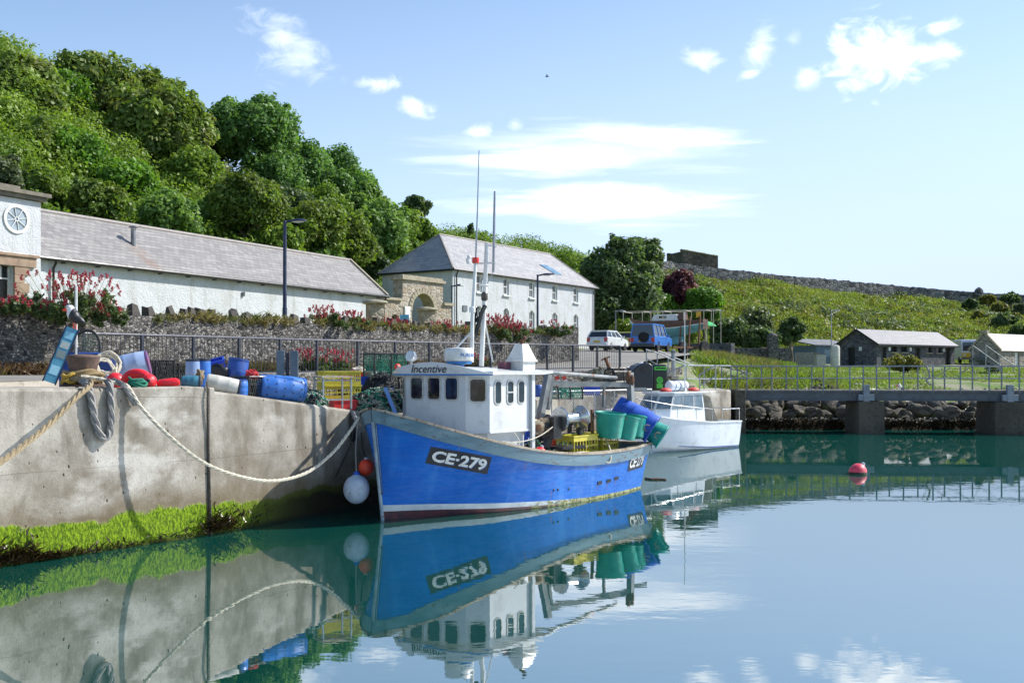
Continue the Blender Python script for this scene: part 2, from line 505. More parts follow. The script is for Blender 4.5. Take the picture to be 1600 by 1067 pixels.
def m_render(name, c='#c1c5c8', dirt='#9a998f', bump=.8):
    """lime-washed roughcast"""
    m, g, b, out = newmat(name)
    vec = g.coord()
    n = g.noise(vec, .8, 6, .65); f = g.noise(vec, 14, 4, .7)
    st = g.noise(g.map(vec, (2.2, 2.2, .25)), 1., 5, .6)
    col = g.mix(g.math('MULTIPLY', g.rng(n, .45, .7), .35), lin(c), lin(dirt))
    col = g.mix(g.math('MULTIPLY', g.rng(st, .52, .7), .42), col, lin(dirt))
    col = g.mix(g.math('MULTIPLY', g.rng(g.noise(vec, 2.6, 6, .75), .6, .72), .3), col, lin('#87857a'))
    g.link(col, b.inputs['Base Color']); b.inputs['Roughness'].default_value = .9; b.inputs['Specular IOR Level'].default_value = .2
    g.link(g.bump(g.math('ADD', f, g.math('MULTIPLY', g.noise(vec, 4, 3), .8)), bump, .05), b.inputs['Normal'])
    return m
M_WHITEWALL = m_render('roughcast_white')
M_SLATE = m_slate('slate_grey', ('#747170', '#8f8c89', '#83807c', '#a09d99'), rust=(0, 5.6, 8.55))
M_SLATE2 = m_slate('slate_pale', ('#86868a', '#a09f9f', '#929090', '#aeacaa'), course=.3, bw=.5)
M_SLATE3 = m_slate('slate_light', ('#7b7b7d', '#8c8b8c', '#838181', '#979592'), course=.3, bw=.5)

def m_ground(name, c, scale=1., bump=.4, bdist=.05, rough=.95):
    m, g, b, out = newmat(name)
    vec = g.pos()
    n1 = g.noise(vec, .22 * scale, 6, .62); n2 = g.noise(vec, 2.1 * scale, 6, .68)
    col = g.mix(g.rng(n1, .38, .62), lin(c[0]), lin(c[1]))
    col = g.mix(g.math('MULTIPLY', g.rng(n2, .5, .68), .75), col, lin(c[2]))
    g.link(col, b.inputs['Base Color']); b.inputs['Roughness'].default_value = rough; b.inputs['Specular IOR Level'].default_value = .2
    g.link(g.bump(n2, bump, bdist), b.inputs['Normal'])
    return m
M_TARMAC = m_ground('worn_tarmac', ('#7b7974', '#8d8a84', '#66645f'), 3, .3, .01)
M_HILL = m_ground('hill_turf', ('#4f6a1e', '#6d7d2c', '#34481a'), 1., .8, .3)
M_TERRACE = m_ground('terrace_turf', ('#66703a', '#83804f', '#4f5a2a'), 2)
def m_shore():
    m = m_ground('shore_shingle_grass', ('#58752a', '#8a8873', '#6d6a5c'), 2.2, .8, .08)
    g = N(m.node_tree); b = [n for n in g.n if n.type == 'BSDF_PRINCIPLED'][0]
    src = b.inputs['Base Color'].links[0].from_socket
    z = g.sep(g.pos())[2]; nn = g.noise(g.pos(), 1.2, 4)
    e = g.math('ADD', z, g.math('MULTIPLY', g.math('SUBTRACT', nn, .5), .5))
    g.link(g.mix(g.rng(e, 1.0, .7), src, lin('#2b2720')), b.inputs['Base Color'])
    return m
M_SHORE = m_shore()
M_APRON = m_ground('quay_top_concrete', ('#a39d90', '#b8b2a6', '#8b8578'), 2.2, .4, .02)

# ------------------------------------------------------------------ water, sea bed
mb = MB(); mb.face((-400, -300, 0), (900, -300, 0), (900, 53.5, 0), (-400, 53.5, 0))
tag(mb.build('water', M_WATER, smooth=0), kind='structure')

# ------------------------------------------------------------------ hillside: height by bearing and distance
HILL = [  # bearing (photo column), [(distance, height) ...]
    (-420, [(20, 4.6), (38, 4.8), (62, 24), (78, 33), (95, 34), (400, 34)]),
    (-100, [(30, 4.6), (43, 4.8), (60, 14.5), (78, 28.5), (95, 30), (400, 30)]),
    (0, [(34, 4.6), (46, 5), (62, 14.5), (80, 26.8), (95, 28), (400, 28)]),
    (80, [(38, 4.6), (48, 5), (64, 14), (83, 26.2), (98, 27), (400, 27)]),
    (150, [(40, 4.6), (51, 5), (68, 14), (86, 24.3), (105, 25.5), (400, 26)]),
    (300, [(48, 4.6), (57, 5), (74, 13), (92, 21.0), (115, 22.5), (400, 24)]),
    (450, [(58, 4.6), (65, 5), (82, 12.5), (99, 18.6), (122, 20), (400, 22)]),
    (560, [(68, 4.6), (75, 5), (92, 13), (106, 17.5), (130, 18.5), (400, 20)]),
    (700, [(92, 4.6), (99, 5), (108, 13), (118, 17.6), (140, 18), (400, 18)]),
    (860, [(100, 4.6), (106, 5), (119, 13), (132, 17.6), (150, 17.8), (400, 18)]),
    (1040, [(104, 4.3), (113, 5), (130, 12), (150, 17.2), (165, 17.4), (400, 17)]),
    (1200, [(104, 3.4), (114, 4), (135, 11), (158, 16.2), (172, 16.3), (400, 16)]),
    (1400, [(104, 3.2), (116, 3.8), (140, 9.5), (172, 14.9), (185, 15), (400, 15)]),
    (1600, [(104, 3.2), (118, 3.8), (145, 9.2), (180, 14.0), (190, 14.1), (400, 14)]),
    (1900, [(104, 3.2), (120, 3.8), (150, 9), (185, 13.4), (195, 13.5), (400, 13)]),
    (2600, [(104, 3.2), (120, 3.8), (150, 8), (185, 12), (195, 12), (400, 12)])]
def hill_z(px, D):
    px = max(-420, min(2600, px))
    for (a, pa), (b, pb) in zip(HILL, HILL[1:]):
        if px <= b:
            t = (px - a) / (b - a); t = t * t * (3 - 2 * t) * .5 + t * .5
            z = interp(D, pa) * (1 - t) + interp(D, pb) * t
            break
    x = (px - CX) / F * D
    bumpy = noise.noise(V((x * .09, D * .09, 0))) * 1.1 + noise.noise(V((x * .3, D * .3, 5))) * .4
    k = max(0, min(1, (z - 5) / 4))
    return z + bumpy * k
rows = []
Ds = [26, 34, 42, 50, 56] + [58 + i * 1.6 for i in range(90)] + [206, 220, 250, 300, 400]
PXS = [-420 + i * 20 for i in range(152)]
# start each column just in front of its foot
for k in range(90):
    r = []
    for px in PXS:
        d0 = 0
        for (a, pa), (b, pb) in zip(HILL, HILL[1:]):
            if a <= px <= b:
                d0 = pa[0][0] + (pb[0][0] - pa[0][0]) * (px - a) / (b - a)
        D = d0 + (k / 70) ** 1.0 * 110 if k <= 70 else d0 + 110 + (k - 70) * 14
        z = hill_z(px, D)
        r.append(G(px, D, z - (.35 if k == 0 else 0)))
    rows.append(r)
mb = MB(); mb.grid(rows)
tag(mb.build('hillside', M_HILL, smooth=180), kind='structure')

# ------------------------------------------------------------------ terrace, road, quay
WALL = [V((-30, 1, 2.8)), V((-22.5, 15.5, 2.8)), V((-15.2, 30, 2.85)), V((-9.75, 39, 2.9)), V((-3.1, 48.5, 3.1)), V((2.6, 55.5, 3.4))]
FENCE = [V((-22, 1, 2.75)), V((-16, 12, 2.74)), V((-9.9, 22.9, 2.78)), V((-5.9, 31, 2.86)), V((-.6, 38.2, 2.92)), V((4.7, 44.6, 3.0))]
RL = WALL + [V((3.4, 62, 3.8)), V((4.6, 73, 4.35)), V((7.8, 92, 4.95)), V((16, 112, 5.0))]
RR = FENCE + [V((7.2, 54, 3.5)), V((11.6, 66, 4.0)), V((15.5, 84, 4.35)), V((24, 112, 4.5))]
a = smooth_line(RL[:6], 30) + smooth_line(RL[5:], 20)[1:]
b = smooth_line(RR[:6], 30) + smooth_line(RR[5:], 20)[1:]
rows = [[p.lerp(q, t / 6) for t in range(7)] for p, q in zip(a, b)]
mb = MB(); mb.grid(rows, flip=True)
tag(mb.build('road', M_TARMAC, smooth=180), kind='structure')
ROADROWS = rows

back = [V((-60, 20, 4.6)), V((-50, 32, 4.7)), V((-40, 50, 4.7)), V((-28, 66, 4.7)), V((-20, 84, 4.8)), V((-4, 104, 5.0))]
front = WALL[:5] + [V((2.2, 55.6, 0)), V((3.0, 62, 0)), V((4.4, 73, 0)), V((7.7, 92, 0)), V((15, 114, 0))]
rows = []
for i in range(41):
    t = i / 40
    f_ = poly_at(front, t); b_ = poly_at(back, t)
    zt = 4.55 if f_.y < 56 else interp(f_.y, [(56, 4.55), (62, 4.1), (73, 4.36), (92, 4.96), (114, 5.02)])
    rows.append([V((f_.x, f_.y, zt))] + [V((f_.x + (b_.x - f_.x) * k / 5, f_.y + (b_.y - f_.y) * k / 5, zt + (4.75 - zt) * min(1, k / 2.5))) for k in range(1, 6)])
mb = MB(); mb.grid(rows, flip=True)
tag(mb.build('terrace', M_TERRACE, smooth=180), kind='structure')

EDGE = [V((-16, 2.2, 0)), V((-7.82, 15.6, 0)), V((-5.45, 18.75, 0)), V((-3.0, 22.9, 0)), V((1.9, 36.5, 0)), V((10.3, 48.2, 0)), V((10.6, 52.5, 0))]
BACK = [V((-22, 1, 0)), V((-16, 12, 0)), V((-9.9, 22.9, 0)), V((-5.9, 31, 0)), V((-.6, 38.2, 0)), V((4.7, 44.6, 0)), V((8.9, 53.5, 0))]
def dense(pts, step=.5):
    out = []
    for p, q in zip(pts, pts[1:]):
        n = max(1, int((q - p).length / step))
        out += [p.lerp(q, i / n) for i in range(n)]
    return out + [pts[-1]]
E = dense(EDGE); n = len(E)
B = [poly_at(BACK, i / (n - 1)) for i in range(n)]
def zq(p): return quay_z(p.x, p.y)
mb = MB(); top = []; face = []; step = []; step0 = []
for i, (p, q) in enumerate(zip(E, B)):
    d = (E[min(i + 1, n - 1)] - E[max(i - 1, 0)]).normalized(); nn = V((d.y, -d.x, 0))
    z = zq(p)
    row = [p + nn * .0 + V((0, 0, -2)), p + V((0, 0, .4)), p + V((0, 0, 1.2)), p + V((0, 0, z - .05)), p - nn * .05 + V((0, 0, z)), p - nn * .55 + V((0, 0, z + .005))]
    face.append(row)
    e2 = row[-1]
    tr = []
    for k in range(7):
        x = e2.lerp(V((q.x, q.y, z)), k / 6)
        zz = z if k == 0 else zq(x)
        tr.append(V((x.x, x.y, zz)))
    zt = 2.78 if q.y < 24 else 2.9 + max(0, q.y - 38) * .015
    top.append(tr); (step if zt - tr[-1].z > .3 else step0).append([tr[-1], V((q.x, q.y, zt))])
mb.grid(face, flip=False); mb.mi = 1; mb.grid(top); mb.grid(step0 + step[:1]); mb.mi = 2; mb.grid(step)
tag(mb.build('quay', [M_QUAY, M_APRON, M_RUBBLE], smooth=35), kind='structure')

# raised kerb along the left half of the quay edge, with a construction joint where it stops
mb = MB()
K = [p for p in E if 9.9 <= quay_a(p) <= 12.75]
L = []
for i, p in enumerate(K):
    d = (K[min(i + 1, len(K) - 1)] - K[max(i - 1, 0)]).normalized(); nn = V((d.y, -d.x, 0)); z = zq(p)
    hgt = .06 * min(1, i / 4) + .004
    L.append([p + nn * .004 + V((0, 0, z - .14)), p + nn * .004 + V((0, 0, z + hgt - .03)), p - nn * .03 + V((0, 0, z + hgt)), p - nn * .42 + V((0, 0, z + hgt)), p - nn * .45 + V((0, 0, z - .1))])
mb.grid(L); mb.face(*L[-1]); mb.face(*L[0][::-1])
tag(mb.build('quay_kerb', M_QUAY, smooth=30), kind='structure')

# ------------------------------------------------------------------ far shore
SHORE = [
    (1005, [(47, 1.8), (48, 1.9), (51, 2.95), (60, 3.62), (70, 4.0), (90, 4.3), (112, 4.7), (120, 4.9)]),
    (1085, [(47, -1), (48.6, 1.9), (50, 2.3), (60, 3.3), (70, 3.95), (90, 4.3), (112, 4.7), (120, 4.9)]),
    (1150, [(51.4, -1), (51.5, .5), (53, .62), (56, 1.9), (60, 2.9), (68, 3.5), (98, 3.6), (120, 4)]),
    (1230, [(51.4, -1), (51.5, .5), (53, .62), (56, 1.9), (60, 2.5), (72, 3.0), (98, 3.35), (120, 4)]),
    (1330, [(51.4, -1), (51.5, .5), (53, .62), (56, 1.5), (60, 1.9), (72, 2.5), (98, 3.3), (120, 4)]),
    (1400, [(51.4, -1), (51.5, .5), (53, .6), (56, .95), (60, 1.15), (66, 2.1), (98, 3.25), (120, 4)]),
    (1540, [(51.4, -1), (51.5, .5), (53, .6), (56, .95), (60, 1.15), (66, 2.1), (98, 3.25), (120, 4)]),
    (1700, [(51.0, -1), (51.1, .5), (53, .6), (56, .95), (60, 1.15), (66, 2.1), (98, 3.25), (120, 4)]),
    (2600, [(49, -1), (49.1, .5), (53, .6), (56, .95), (60, 1.15), (66, 2.1), (98, 3.25), (120, 4)])]
def shore_z(px, D):
    px = max(1005, min(2600, px))
    for (a, pa), (b, pb) in zip(SHORE, SHORE[1:]):
        if px <= b:
            t = (px - a) / (b - a); z = interp(D, pa) * (1 - t) + interp(D, pb) * t
            break
    x = (px - CX) / F * D
    return z + noise.noise(V((x * .5, D * .5, 2))) * .12 * max(0, min(1, (D - 53) / 3))
rows = []
for D in [47, 48.6, 50, 51.1, 51.5] + [52 + .5 * i for i in range(30)] + [67 + i for i in range(55)]:
    rows.append([G(px, D, shore_z(px, D)) for px in [1005 + 8 * i for i in range(82)] + [1700, 1900, 2200, 2600]])
mb = MB(); mb.grid(rows)
tag(mb.build('shore', M_SHORE, smooth=180), kind='structure')
def land_z(px, D):
    """whatever ground is highest there"""
    z = hill_z(px, D) if D > 45 else 4.6
    if px >= 1040 and 47 < D < 120: z = max(z if D > 104 else -9, shore_z(px, D))
    return z
# ------------------------------------------------------------------ shared paints
M_BLACK = mat('black_iron', '#17181b', '#232529', 8, .45, .1)
M_GUTTER = mat('black_gutter', '#1b1c20', '#2a2b30', 4, .4)
M_WHITEPAINT = mat('white_gloss_paint', '#d8dad9', '#c9cbc8', 5, .35)
M_GLASS = mat('dark_window_glass', '#0d1116', '#1a222b', 1.5, .06, spec=.8)
M_SANDSTONE = mat('red_sandstone', '#806a58', '#9a8572', 1.6, .85, .4)
M_STONECAP = mat('weathered_stone_cap', '#8c8471', '#a49b87', 4, .9, .5, speck='#6c6a3c')
M_NAVY = mat('navy_lamp_paint', '#131c38', '#1c274a', 4, .4)
M_LAMPGLASS = mat('lamp_glass', '#b9c2c6', '#d5dadb', 3, .2)
M_GALV = mat('galvanised_steel', '#8b9196', '#a3a9ad', 6, .45, .1, metal=.5)
M_LEAD = mat('lead_ridge', '#827c79', '#98928c', 5, .7)
M_SIGNBLUE = mat('sign_blue', '#4d9ac4', '#6fb1d2', 5, .5)
M_SIGNWHITE = mat('sign_white', '#d3d6d4', '#e0e1de', 5, .5)
M_GREY = mat('grey_metal', '#5f666c', '#6d747a', 6, .5)
M_DOORGREEN = mat('dark_green_door', '#1d3833', '#284a41', 4, .5)
M_DOORDARK = mat('dark_brown_door', '#1f1a18', '#2b2522', 4, .4)
M_SKYLIGHT = mat('skylight_glass', '#5b7c96', '#7d9bb2', 2, .08, spec=.8)

def wall_panel(mb, p0, u, nrm, width, z0, z1, ops=(), depth=.2, back=True):
    """wall face from p0 along u, facing nrm, with rectangular openings (a0,a1,za,zb), reveals and a recessed back"""
    xs = sorted({0, width, *[o[0] for o in ops], *[o[1] for o in ops]})
    zs = sorted({z0, z1, *[o[2] for o in ops], *[o[3] for o in ops]})
    def pt(a, z, d=0): q = p0 + u * a - nrm * d; return V((q.x, q.y, z))
    for a0, a1 in zip(xs, xs[1:]):
        for za, zb in zip(zs, zs[1:]):
            ca, cz = (a0 + a1) / 2, (za + zb) / 2
            if any(o[0] < ca < o[1] and o[2] < cz < o[3] for o in ops): continue
            mb.face(pt(a0, za), pt(a1, za), pt(a1, zb), pt(a0, zb))
    for a0, a1, za, zb in ops:
        mb.face(pt(a0, za), pt(a0, za, depth), pt(a0, zb, depth), pt(a0, zb))
        mb.face(pt(a1, za, depth), pt(a1, za), pt(a1, zb), pt(a1, zb, depth))
        mb.face(pt(a0, zb), pt(a0, zb, depth), pt(a1, zb, depth), pt(a1, zb))
        mb.face(pt(a0, za, depth), pt(a0, za), pt(a1, za), pt(a1, za, depth))
        if back: mb.face(pt(a0, za, depth), pt(a1, za, depth), pt(a1, zb, depth), pt(a0, zb, depth))

def slab(mb, ps, t):
    """flat roof plane of thickness t under the given corners"""
    n = (V(ps[1]) - V(ps[0])).cross(V(ps[2]) - V(ps[0])).normalized()
    if n.z < 0: n = -n
    mb.prism([V(p) for p in ps], -n * t, V((0, 0, 0)))

def fr(o, u, a, n=None, d=0, z=0):
    q = o + u * a
    if n is not None: q = q + n * d
    return V((q.x, q.y, z))

# ------------------------------------------------------------------ long low shed under slates
u1 = V((.454, .891, 0)).normalized(); n1 = V((u1.y, -u1.x, 0)); A1 = V((-18.05, 39.3, 0)); L1 = 23.2
t = thing('long_shed', 'long low white roughcast shed with a grey slate roof and a flue pipe', 'building', A1)
mb = MB()
a0 = -2.2
wall_panel(mb, fr(A1, u1, a0), u1, n1, L1 - a0, 4.3, 7.42)
wall_panel(mb, fr(A1, u1, L1), -n1, u1, 5.04, 4.3, 7.42)
g1, g2 = fr(A1, u1, L1, z=7.42), fr(A1, u1, L1, n1, -5.04, 7.42); gp = fr(A1, u1, L1, n1, -2.52, 9.45)
mb.face(g1, g2, gp)
wall_panel(mb, fr(A1, u1, L1, n1, -5.04), -u1, -n1, L1 - a0, 4.3, 7.42)
mb.build('wall', M_WHITEWALL, t, world=True)
mb = MB()
slab(mb, [fr(A1, u1, a0, n1, .22, 7.30), fr(A1, u1, L1 + .12, n1, .22, 7.30), fr(A1, u1, L1 + .12, n1, -2.52, 9.55), fr(A1, u1, a0, n1, -2.52, 9.55)], .09)
slab(mb, [fr(A1, u1, a0, n1, -2.52, 9.55), fr(A1, u1, L1 + .12, n1, -2.52, 9.55), fr(A1, u1, L1 + .12, n1, -5.3, 7.30), fr(A1, u1, a0, n1, -5.3, 7.30)], .09)
roof1 = mb.build('roof', M_SLATE, t, world=True)
mb = MB(); mb.tube([fr(A1, u1, a0, n1, -2.52, 9.55), fr(A1, u1, L1 + .12, n1, -2.52, 9.55)], .1, 8); mb.build('ridge_tile', M_LEAD, t, world=True)
mb = MB(); mb.bar(fr(A1, u1, L1 + .14, n1, .2, 7.36), fr(A1, u1, L1 + .14, n1, -2.52, 9.6), .14, .14); mb.build('verge_board', M_STONECAP, t, world=True)
mb = MB(); mb.tube([fr(A1, u1, a0, n1, .29, 7.275), fr(A1, u1, L1 + .1, n1, .29, 7.275)], .085, 8)
for i in range(14): mb.box(fr(A1, u1, .9 + i * 1.66, n1, .12, 7.18), (.06, .24, .05), rz=math.atan2(n1.y, n1.x) + rad(90))
mb.build('gutter', M_GUTTER, t, world=True)
def downpipe(o, u, a, n, ztop, zbot, parent, d=.1):
    mb = MB(); mb.tube([fr(o, u, a, n, d + .16, ztop), fr(o, u, a, n, d + .12, ztop - .12), fr(o, u, a, n, d, ztop - .3), fr(o, u, a, n, d, zbot)], .05, 8)
    mb.build('downpipe', M_GUTTER, parent, world=True)
downpipe(A1, u1, .45, n1, 7.22, 4.3, t); downpipe(A1, u1, L1 - .12, n1, 7.22, 4.3, t)
fl = fr(A1, u1, 5.6, n1, -1.2, 8.5)
mb = MB(); mb.lathe([(.11, -.3), (.11, .62), (.12, .62), (.12, .66)], 14, fl); mb.lathe([(.2, .72), (.2, .76), (.05, .82)], 14, fl)
for k in range(3): mb.bar(fl + V((.1 * math.cos(k * 2.1), .1 * math.sin(k * 2.1), .64)), fl + V((.1 * math.cos(k * 2.1), .1 * math.sin(k * 2.1), .74)), .025)
mb.build('flue_pipe', mat('flue_metal', '#64656a', '#8f8f90', 5, .4, metal=.4), t, world=True)
mb = MB(); mb.box(fr(A1, u1, 11.2, n1, .05, 6.65), (.12, .12, .2), rz=.5); mb.build('wall_lamp', M_GREY, t, world=True)

# ------------------------------------------------------------------ gatehouse with the round window (left edge of the view)
A0 = fr(A1, u1, -.32, n1, .35); L0 = 7.0
t = thing('gatehouse', 'white flat-topped gatehouse with a round window above a red sandstone doorway', 'building', fr(A0, -u1, 2))
mb = MB()
B0 = fr(A0, u1, -L0)
wall_panel(mb, B0, u1, n1, L0, 4.2, 9.35, [(L0 - 1.87, L0 - 1.17, 4.25, 6.85)], .35)
wall_panel(mb, A0, -n1, u1, 5, 4.2, 9.35)
mb.build('wall', M_WHITEWALL, t, world=True)
mb = MB()
c0 = fr(A0, u1, -L0 / 2, n1, -2.4, 9.45)
rz0 = math.atan2(u1.y, u1.x)
mb.box(c0, (L0 + .3, 5.15, .14), rz=rz0); mb.box(c0 + V((0, 0, .14)), (L0 + .5, 5.4, .14), rz=rz0); mb.box(c0 + V((0, 0, .3)), (L0 - 1.6, 4.6, .18), rz=rz0)
mb.build('cornice', mat('cornice_stone', '#625d53', '#7b7568', 3, .9, .5), t, world=True)
def disc_ring(c, u, nrm, r0, r1, d0, d1, n=32):
    """ring standing in the wall plane"""
    prof = []
    mb = MB(); up = V((0, 0, 1)); vs = []
    for r, d in ((r0, d0), (r1, d0), (r1, d1), (r0, d1)):
        vs += [c + (u * math.cos(2 * math.pi * j / n) + up * math.sin(2 * math.pi * j / n)) * r + nrm * d for j in range(n)]
    fs = []
    for i in range(4):
        for j in range(n):
            fs.append((i * n + j, i * n + (j + 1) % n, ((i + 1) % 4) * n + (j + 1) % n, ((i + 1) % 4) * n + j))
    mb.add(vs, fs); return mb
cw = fr(A0, u1, -1.05, z=8.58)
mb = disc_ring(cw, u1, n1, .43, .54, -.05, .05); rw = mb.build('round_window', M_WHITEPAINT, t, world=True)
mb = disc_ring(cw, u1, n1, .0, .44, .004, .012)
mb.build('pane', mat('grey_glass', '#7c8791', '#9aa5ad', 2, .1, spec=.8), rw).location = tuple(-V(t.location)) if False else (0, 0, 0)
pane0 = [o for o in bpy.data.objects if o.name == 'pane'][0]
M0 = Matrix.Translation(-V(t.location)); pane0.data.transform(M0)
mb = MB()
for k in range(8):
    a_ = k * math.pi / 4 + .2
    dv = u1 * math.cos(a_) + V((0, 0, 1)) * math.sin(a_)
    mb.bar(cw + dv * .08 + n1 * .03, cw + dv * .44 + n1 * .03, .025, .025)
mb.merge(disc_ring(cw, u1, n1, .06, .09, .01, .04, 16))
o = mb.build('glazing_bar', M_WHITEPAINT, rw); o.data.transform(M0)
# sandstone surround of alternating blocks
mb = MB()
dz = 4.25; i = 0
while dz < 6.85:
    h = .36 if i % 2 else .3
    wdt = .62 if i % 2 else .42
    for side, a_ in ((1, -1.17), (-1, -1.87)):
        mb.box(fr(A0, u1, a_ + side * wdt / 2, n1, .03, dz + h / 2), (wdt, .1, h - .012), rz=rz0)
    dz += h; i += 1
mb.box(fr(A0, u1, -1.52, n1, .045, 7.02), (2.5, .13, .36), rz=rz0)
mb.box(fr(A0, u1, -1.52, n1, .08, 7.25), (2.7, .2, .1), rz=rz0)
for i in range(7):
    mb.box(fr(A0, u1, -3.65 + (i % 2) * .1, n1, .03, 4.5 + i * .36), (2.4, .1, .35), rz=rz0)
mb.build('door_surround', M_SANDSTONE, t, world=True)
mb = MB(); mb.box(fr(A0, u1, -1.52, n1, -.3, 5.3), (.62, .06, 2.1), rz=rz0)
d = mb.build('door', M_DOORDARK, t, world=True)
mb = MB(); mb.box(fr(A0, u1, -1.52, n1, -.3, 6.6), (.62, .05, .42), rz=rz0); mb.build('fanlight', M_GLASS, t, world=True)
mb = MB()
for s_ in (-.33, .33): mb.box(fr(A0, u1, -1.52 + s_, n1, -.27, 5.54), (.06, .08, 2.58), rz=rz0)
mb.box(fr(A0, u1, -1.52, n1, -.26, 6.37), (.62, .07, .06), rz=rz0); mb.box(fr(A0, u1, -1.52, n1, -.26, 6.62), (.03, .05, .42), rz=rz0)
mb.build('door_frame', M_WHITEPAINT, t, world=True)

# ------------------------------------------------------------------ two-storey store with hipped slate roof
A2 = V((-4.4, 76, 0)); u2 = V((.555, .832, 0)).normalized(); n2 = V((u2.y, -u2.x, 0)); L2 = 21.6; W2 = 6.9
rz2 = math.atan2(u2.y, u2.x)
t = thing('white_store', 'two-storey white building with a hipped slate roof and two rows of small sash windows', 'building', A2)
def along(px, A, u):
    k = (px - CX) / F
    return (k * A.y - A.x) / (u.x - u.y * k)
wt = [along(px, A2, u2) for px in (749, 791, 831, 867, 900)]
ops = [(a - .40, a + .40, 8.98, 10.32) for a in wt] + [(a - .42, a + .42, 6.42, 7.92) for a in wt]
mb = MB()
wall_panel(mb, A2, u2, n2, L2, 3.9, 10.62, ops, .22)
wall_panel(mb, fr(A2, u2, L2), -n2, u2, W2, 3.9, 10.62)
wall_panel(mb, fr(A2, u2, L2, n2, -W2), -u2, -n2, L2, 3.9, 10.62)
wall_panel(mb, fr(A2, u2, 0, n2, -W2), n2, -u2, W2, 3.9, 10.62)
mb.build('wall', M_WHITEWALL, t, world=True)
for a, z0, z1 in [(a, 9.02, 10.3) for a in wt] + [(a, 6.46, 7.9) for a in wt]:
    mb = MB(); zc = (z0 + z1) / 2; hh = z1 - z0; ww = .52
    for s_ in (-1, 1):
        mb.box(fr(A2, u2, a + s_ * .33, n2, -.17, zc), (.14, .08, hh), rz=rz2)      # white margin of the recess
        mb.box(fr(A2, u2, a + s_ * .23, n2, -.14, zc), (.05, .05, hh), rz=rz2)
    for z in (z0 + .03, zc, z1 - .05): mb.box(fr(A2, u2, a, n2, -.13, z), (.5, .05, .06), rz=rz2)
    mb.box(fr(A2, u2, a, n2, -.135, zc), (.03, .03, hh), rz=rz2)
    for s_ in (-1, 1): mb.prism([fr(A2, u2, a + s_ * .42, n2, 0, z1 + .04), fr(A2, u2, a + s_ * .42, n2, 0, z1 - .2), fr(A2, u2, a + s_ * .14, n2, 0, z1 + .04)], -n2 * .2, -n2 * .004)
    f_ = mb.build('window', M_WHITEPAINT, t, world=True)
    mb = MB(); mb.box(fr(A2, u2, a, n2, -.19, zc), (.52, .03, hh), rz=rz2); o = mb.build('pane', M_GLASS, f_); o.data.transform(Matrix.Translation(-A2))
    mb = MB(); mb.box(fr(A2, u2, a, n2, .03, z0 - .1), (1.0, .22, .12), rz=rz2); o = mb.build('sill', M_WHITEPAINT, f_); o.data.transform(Matrix.Translation(-A2))
ov = .22
e = [fr(A2, u2, -ov, n2, ov, 10.5), fr(A2, u2, L2 + ov, n2, ov, 10.5), fr(A2, u2, L2 + ov, n2, -W2 - ov, 10.5), fr(A2, u2, -ov, n2, -W2 - ov, 10.5)]
r0, r1 = fr(A2, u2, 2.85, n2, -W2 / 2, 13.62), fr(A2, u2, L2 - 2.2, n2, -W2 / 2, 13.62)
mb = MB(); mb.face(e[0], e[1], r1, r0); mb.face(e[1], e[2], r1); mb.face(e[2], e[3], r0, r1); mb.face(e[3], e[0], r0)
lo = [p - V((0, 0, .1)) for p in e]
for i in range(4): mb.face(lo[i], lo[(i + 1) % 4], e[(i + 1) % 4], e[i])
mb.face(*lo[::-1])
mb.build('roof', M_SLATE2, t, world=True, smooth=0)
mb = MB()
for p, q in ((r0, r1), (e[0], r0), (e[3], r0), (e[1], r1), (e[2], r1)): mb.tube([p + V((0, 0, .0)), q + V((0, 0, .0))], .09, 6)
mb.build('ridge_tile', M_LEAD, t, world=True)
mb = MB(); mb.tube([e[0] + n2 * .06 - V((0, 0, .05)), e[1] + n2 * .06 - V((0, 0, .05))], .085, 6); mb.tube([e[0] - u2 * .04 - V((0, 0, .08)), e[3] - u2 * .04 - V((0, 0, .08))], .08, 6)
mb.build('gutter', M_GUTTER, t, world=True)
downpipe(A2, u2, .35, n2, 10.42, 4.2, t); downpipe(A2, u2, L2 - .3, n2, 10.42, 4.2, t)
sk = .36
def onroof(a, k, up=.06):
    p = e[0].lerp(e[1], a).lerp(r0.lerp(r1, a), k); return p + V((0, 0, up))
mb = MB(); mb.prism([onroof(.745, .27, .03), onroof(.80, .27, .03), onroof(.765, .52, .03), onroof(.70, .52, .03)][:4], V((0, 0, 0)), V((0, 0, .07)))
mb.build('skylight', M_SKYLIGHT, t, world=True)
mb = MB(); mb.box(fr(A2, u2, along(726, A2, u2), n2, .04, 7.65), (.55, .06, .42), rz=rz2); mb.build('plaque', M_GREY, t, world=True)

# ------------------------------------------------------------------ stone gateway with its arch
A3 = V((-7.05, 66, 0)); u3, n3 = u2, n2
t = thing('stone_gateway', 'old rubble stone gateway with a round arch, between the two white buildings', 'gateway', A3)
def arch_wall(mb, A, u, nrm, a0, a1, z0, z1, depth, arches):
    """solid wall with round-headed openings (centre, half width, spring height)"""
    out = [(a0, z0)]
    for c, hw, sp in sorted(arches):
        out += [(c - hw, z0), (c - hw, sp)]
        out += [(c + hw * math.cos(math.pi - math.pi * k / 14), sp + hw * math.sin(math.pi * k / 14)) for k in range(1, 14)]
        out += [(c + hw, sp), (c + hw, z0)]
    out += [(a1, z0), (a1, z1), (a0, z1)]
    def pt(a, z, d): q = A + u * a - nrm * d; return V((q.x, q.y, z))
    import mathutils.geometry as mg
    tri = mg.tessellate_polygon([[V((a, z, 0)) for a, z in out]])
    k = len(out)
    vs = [pt(a, z, 0) for a, z in out] + [pt(a, z, depth) for a, z in out]
    fs = [tuple(x) for x in tri] + [tuple(k + i for i in x[::-1]) for x in tri] + [(i, (i + 1) % k, k + (i + 1) % k, k + i) for i in range(k)]
    mb.add(vs, fs)
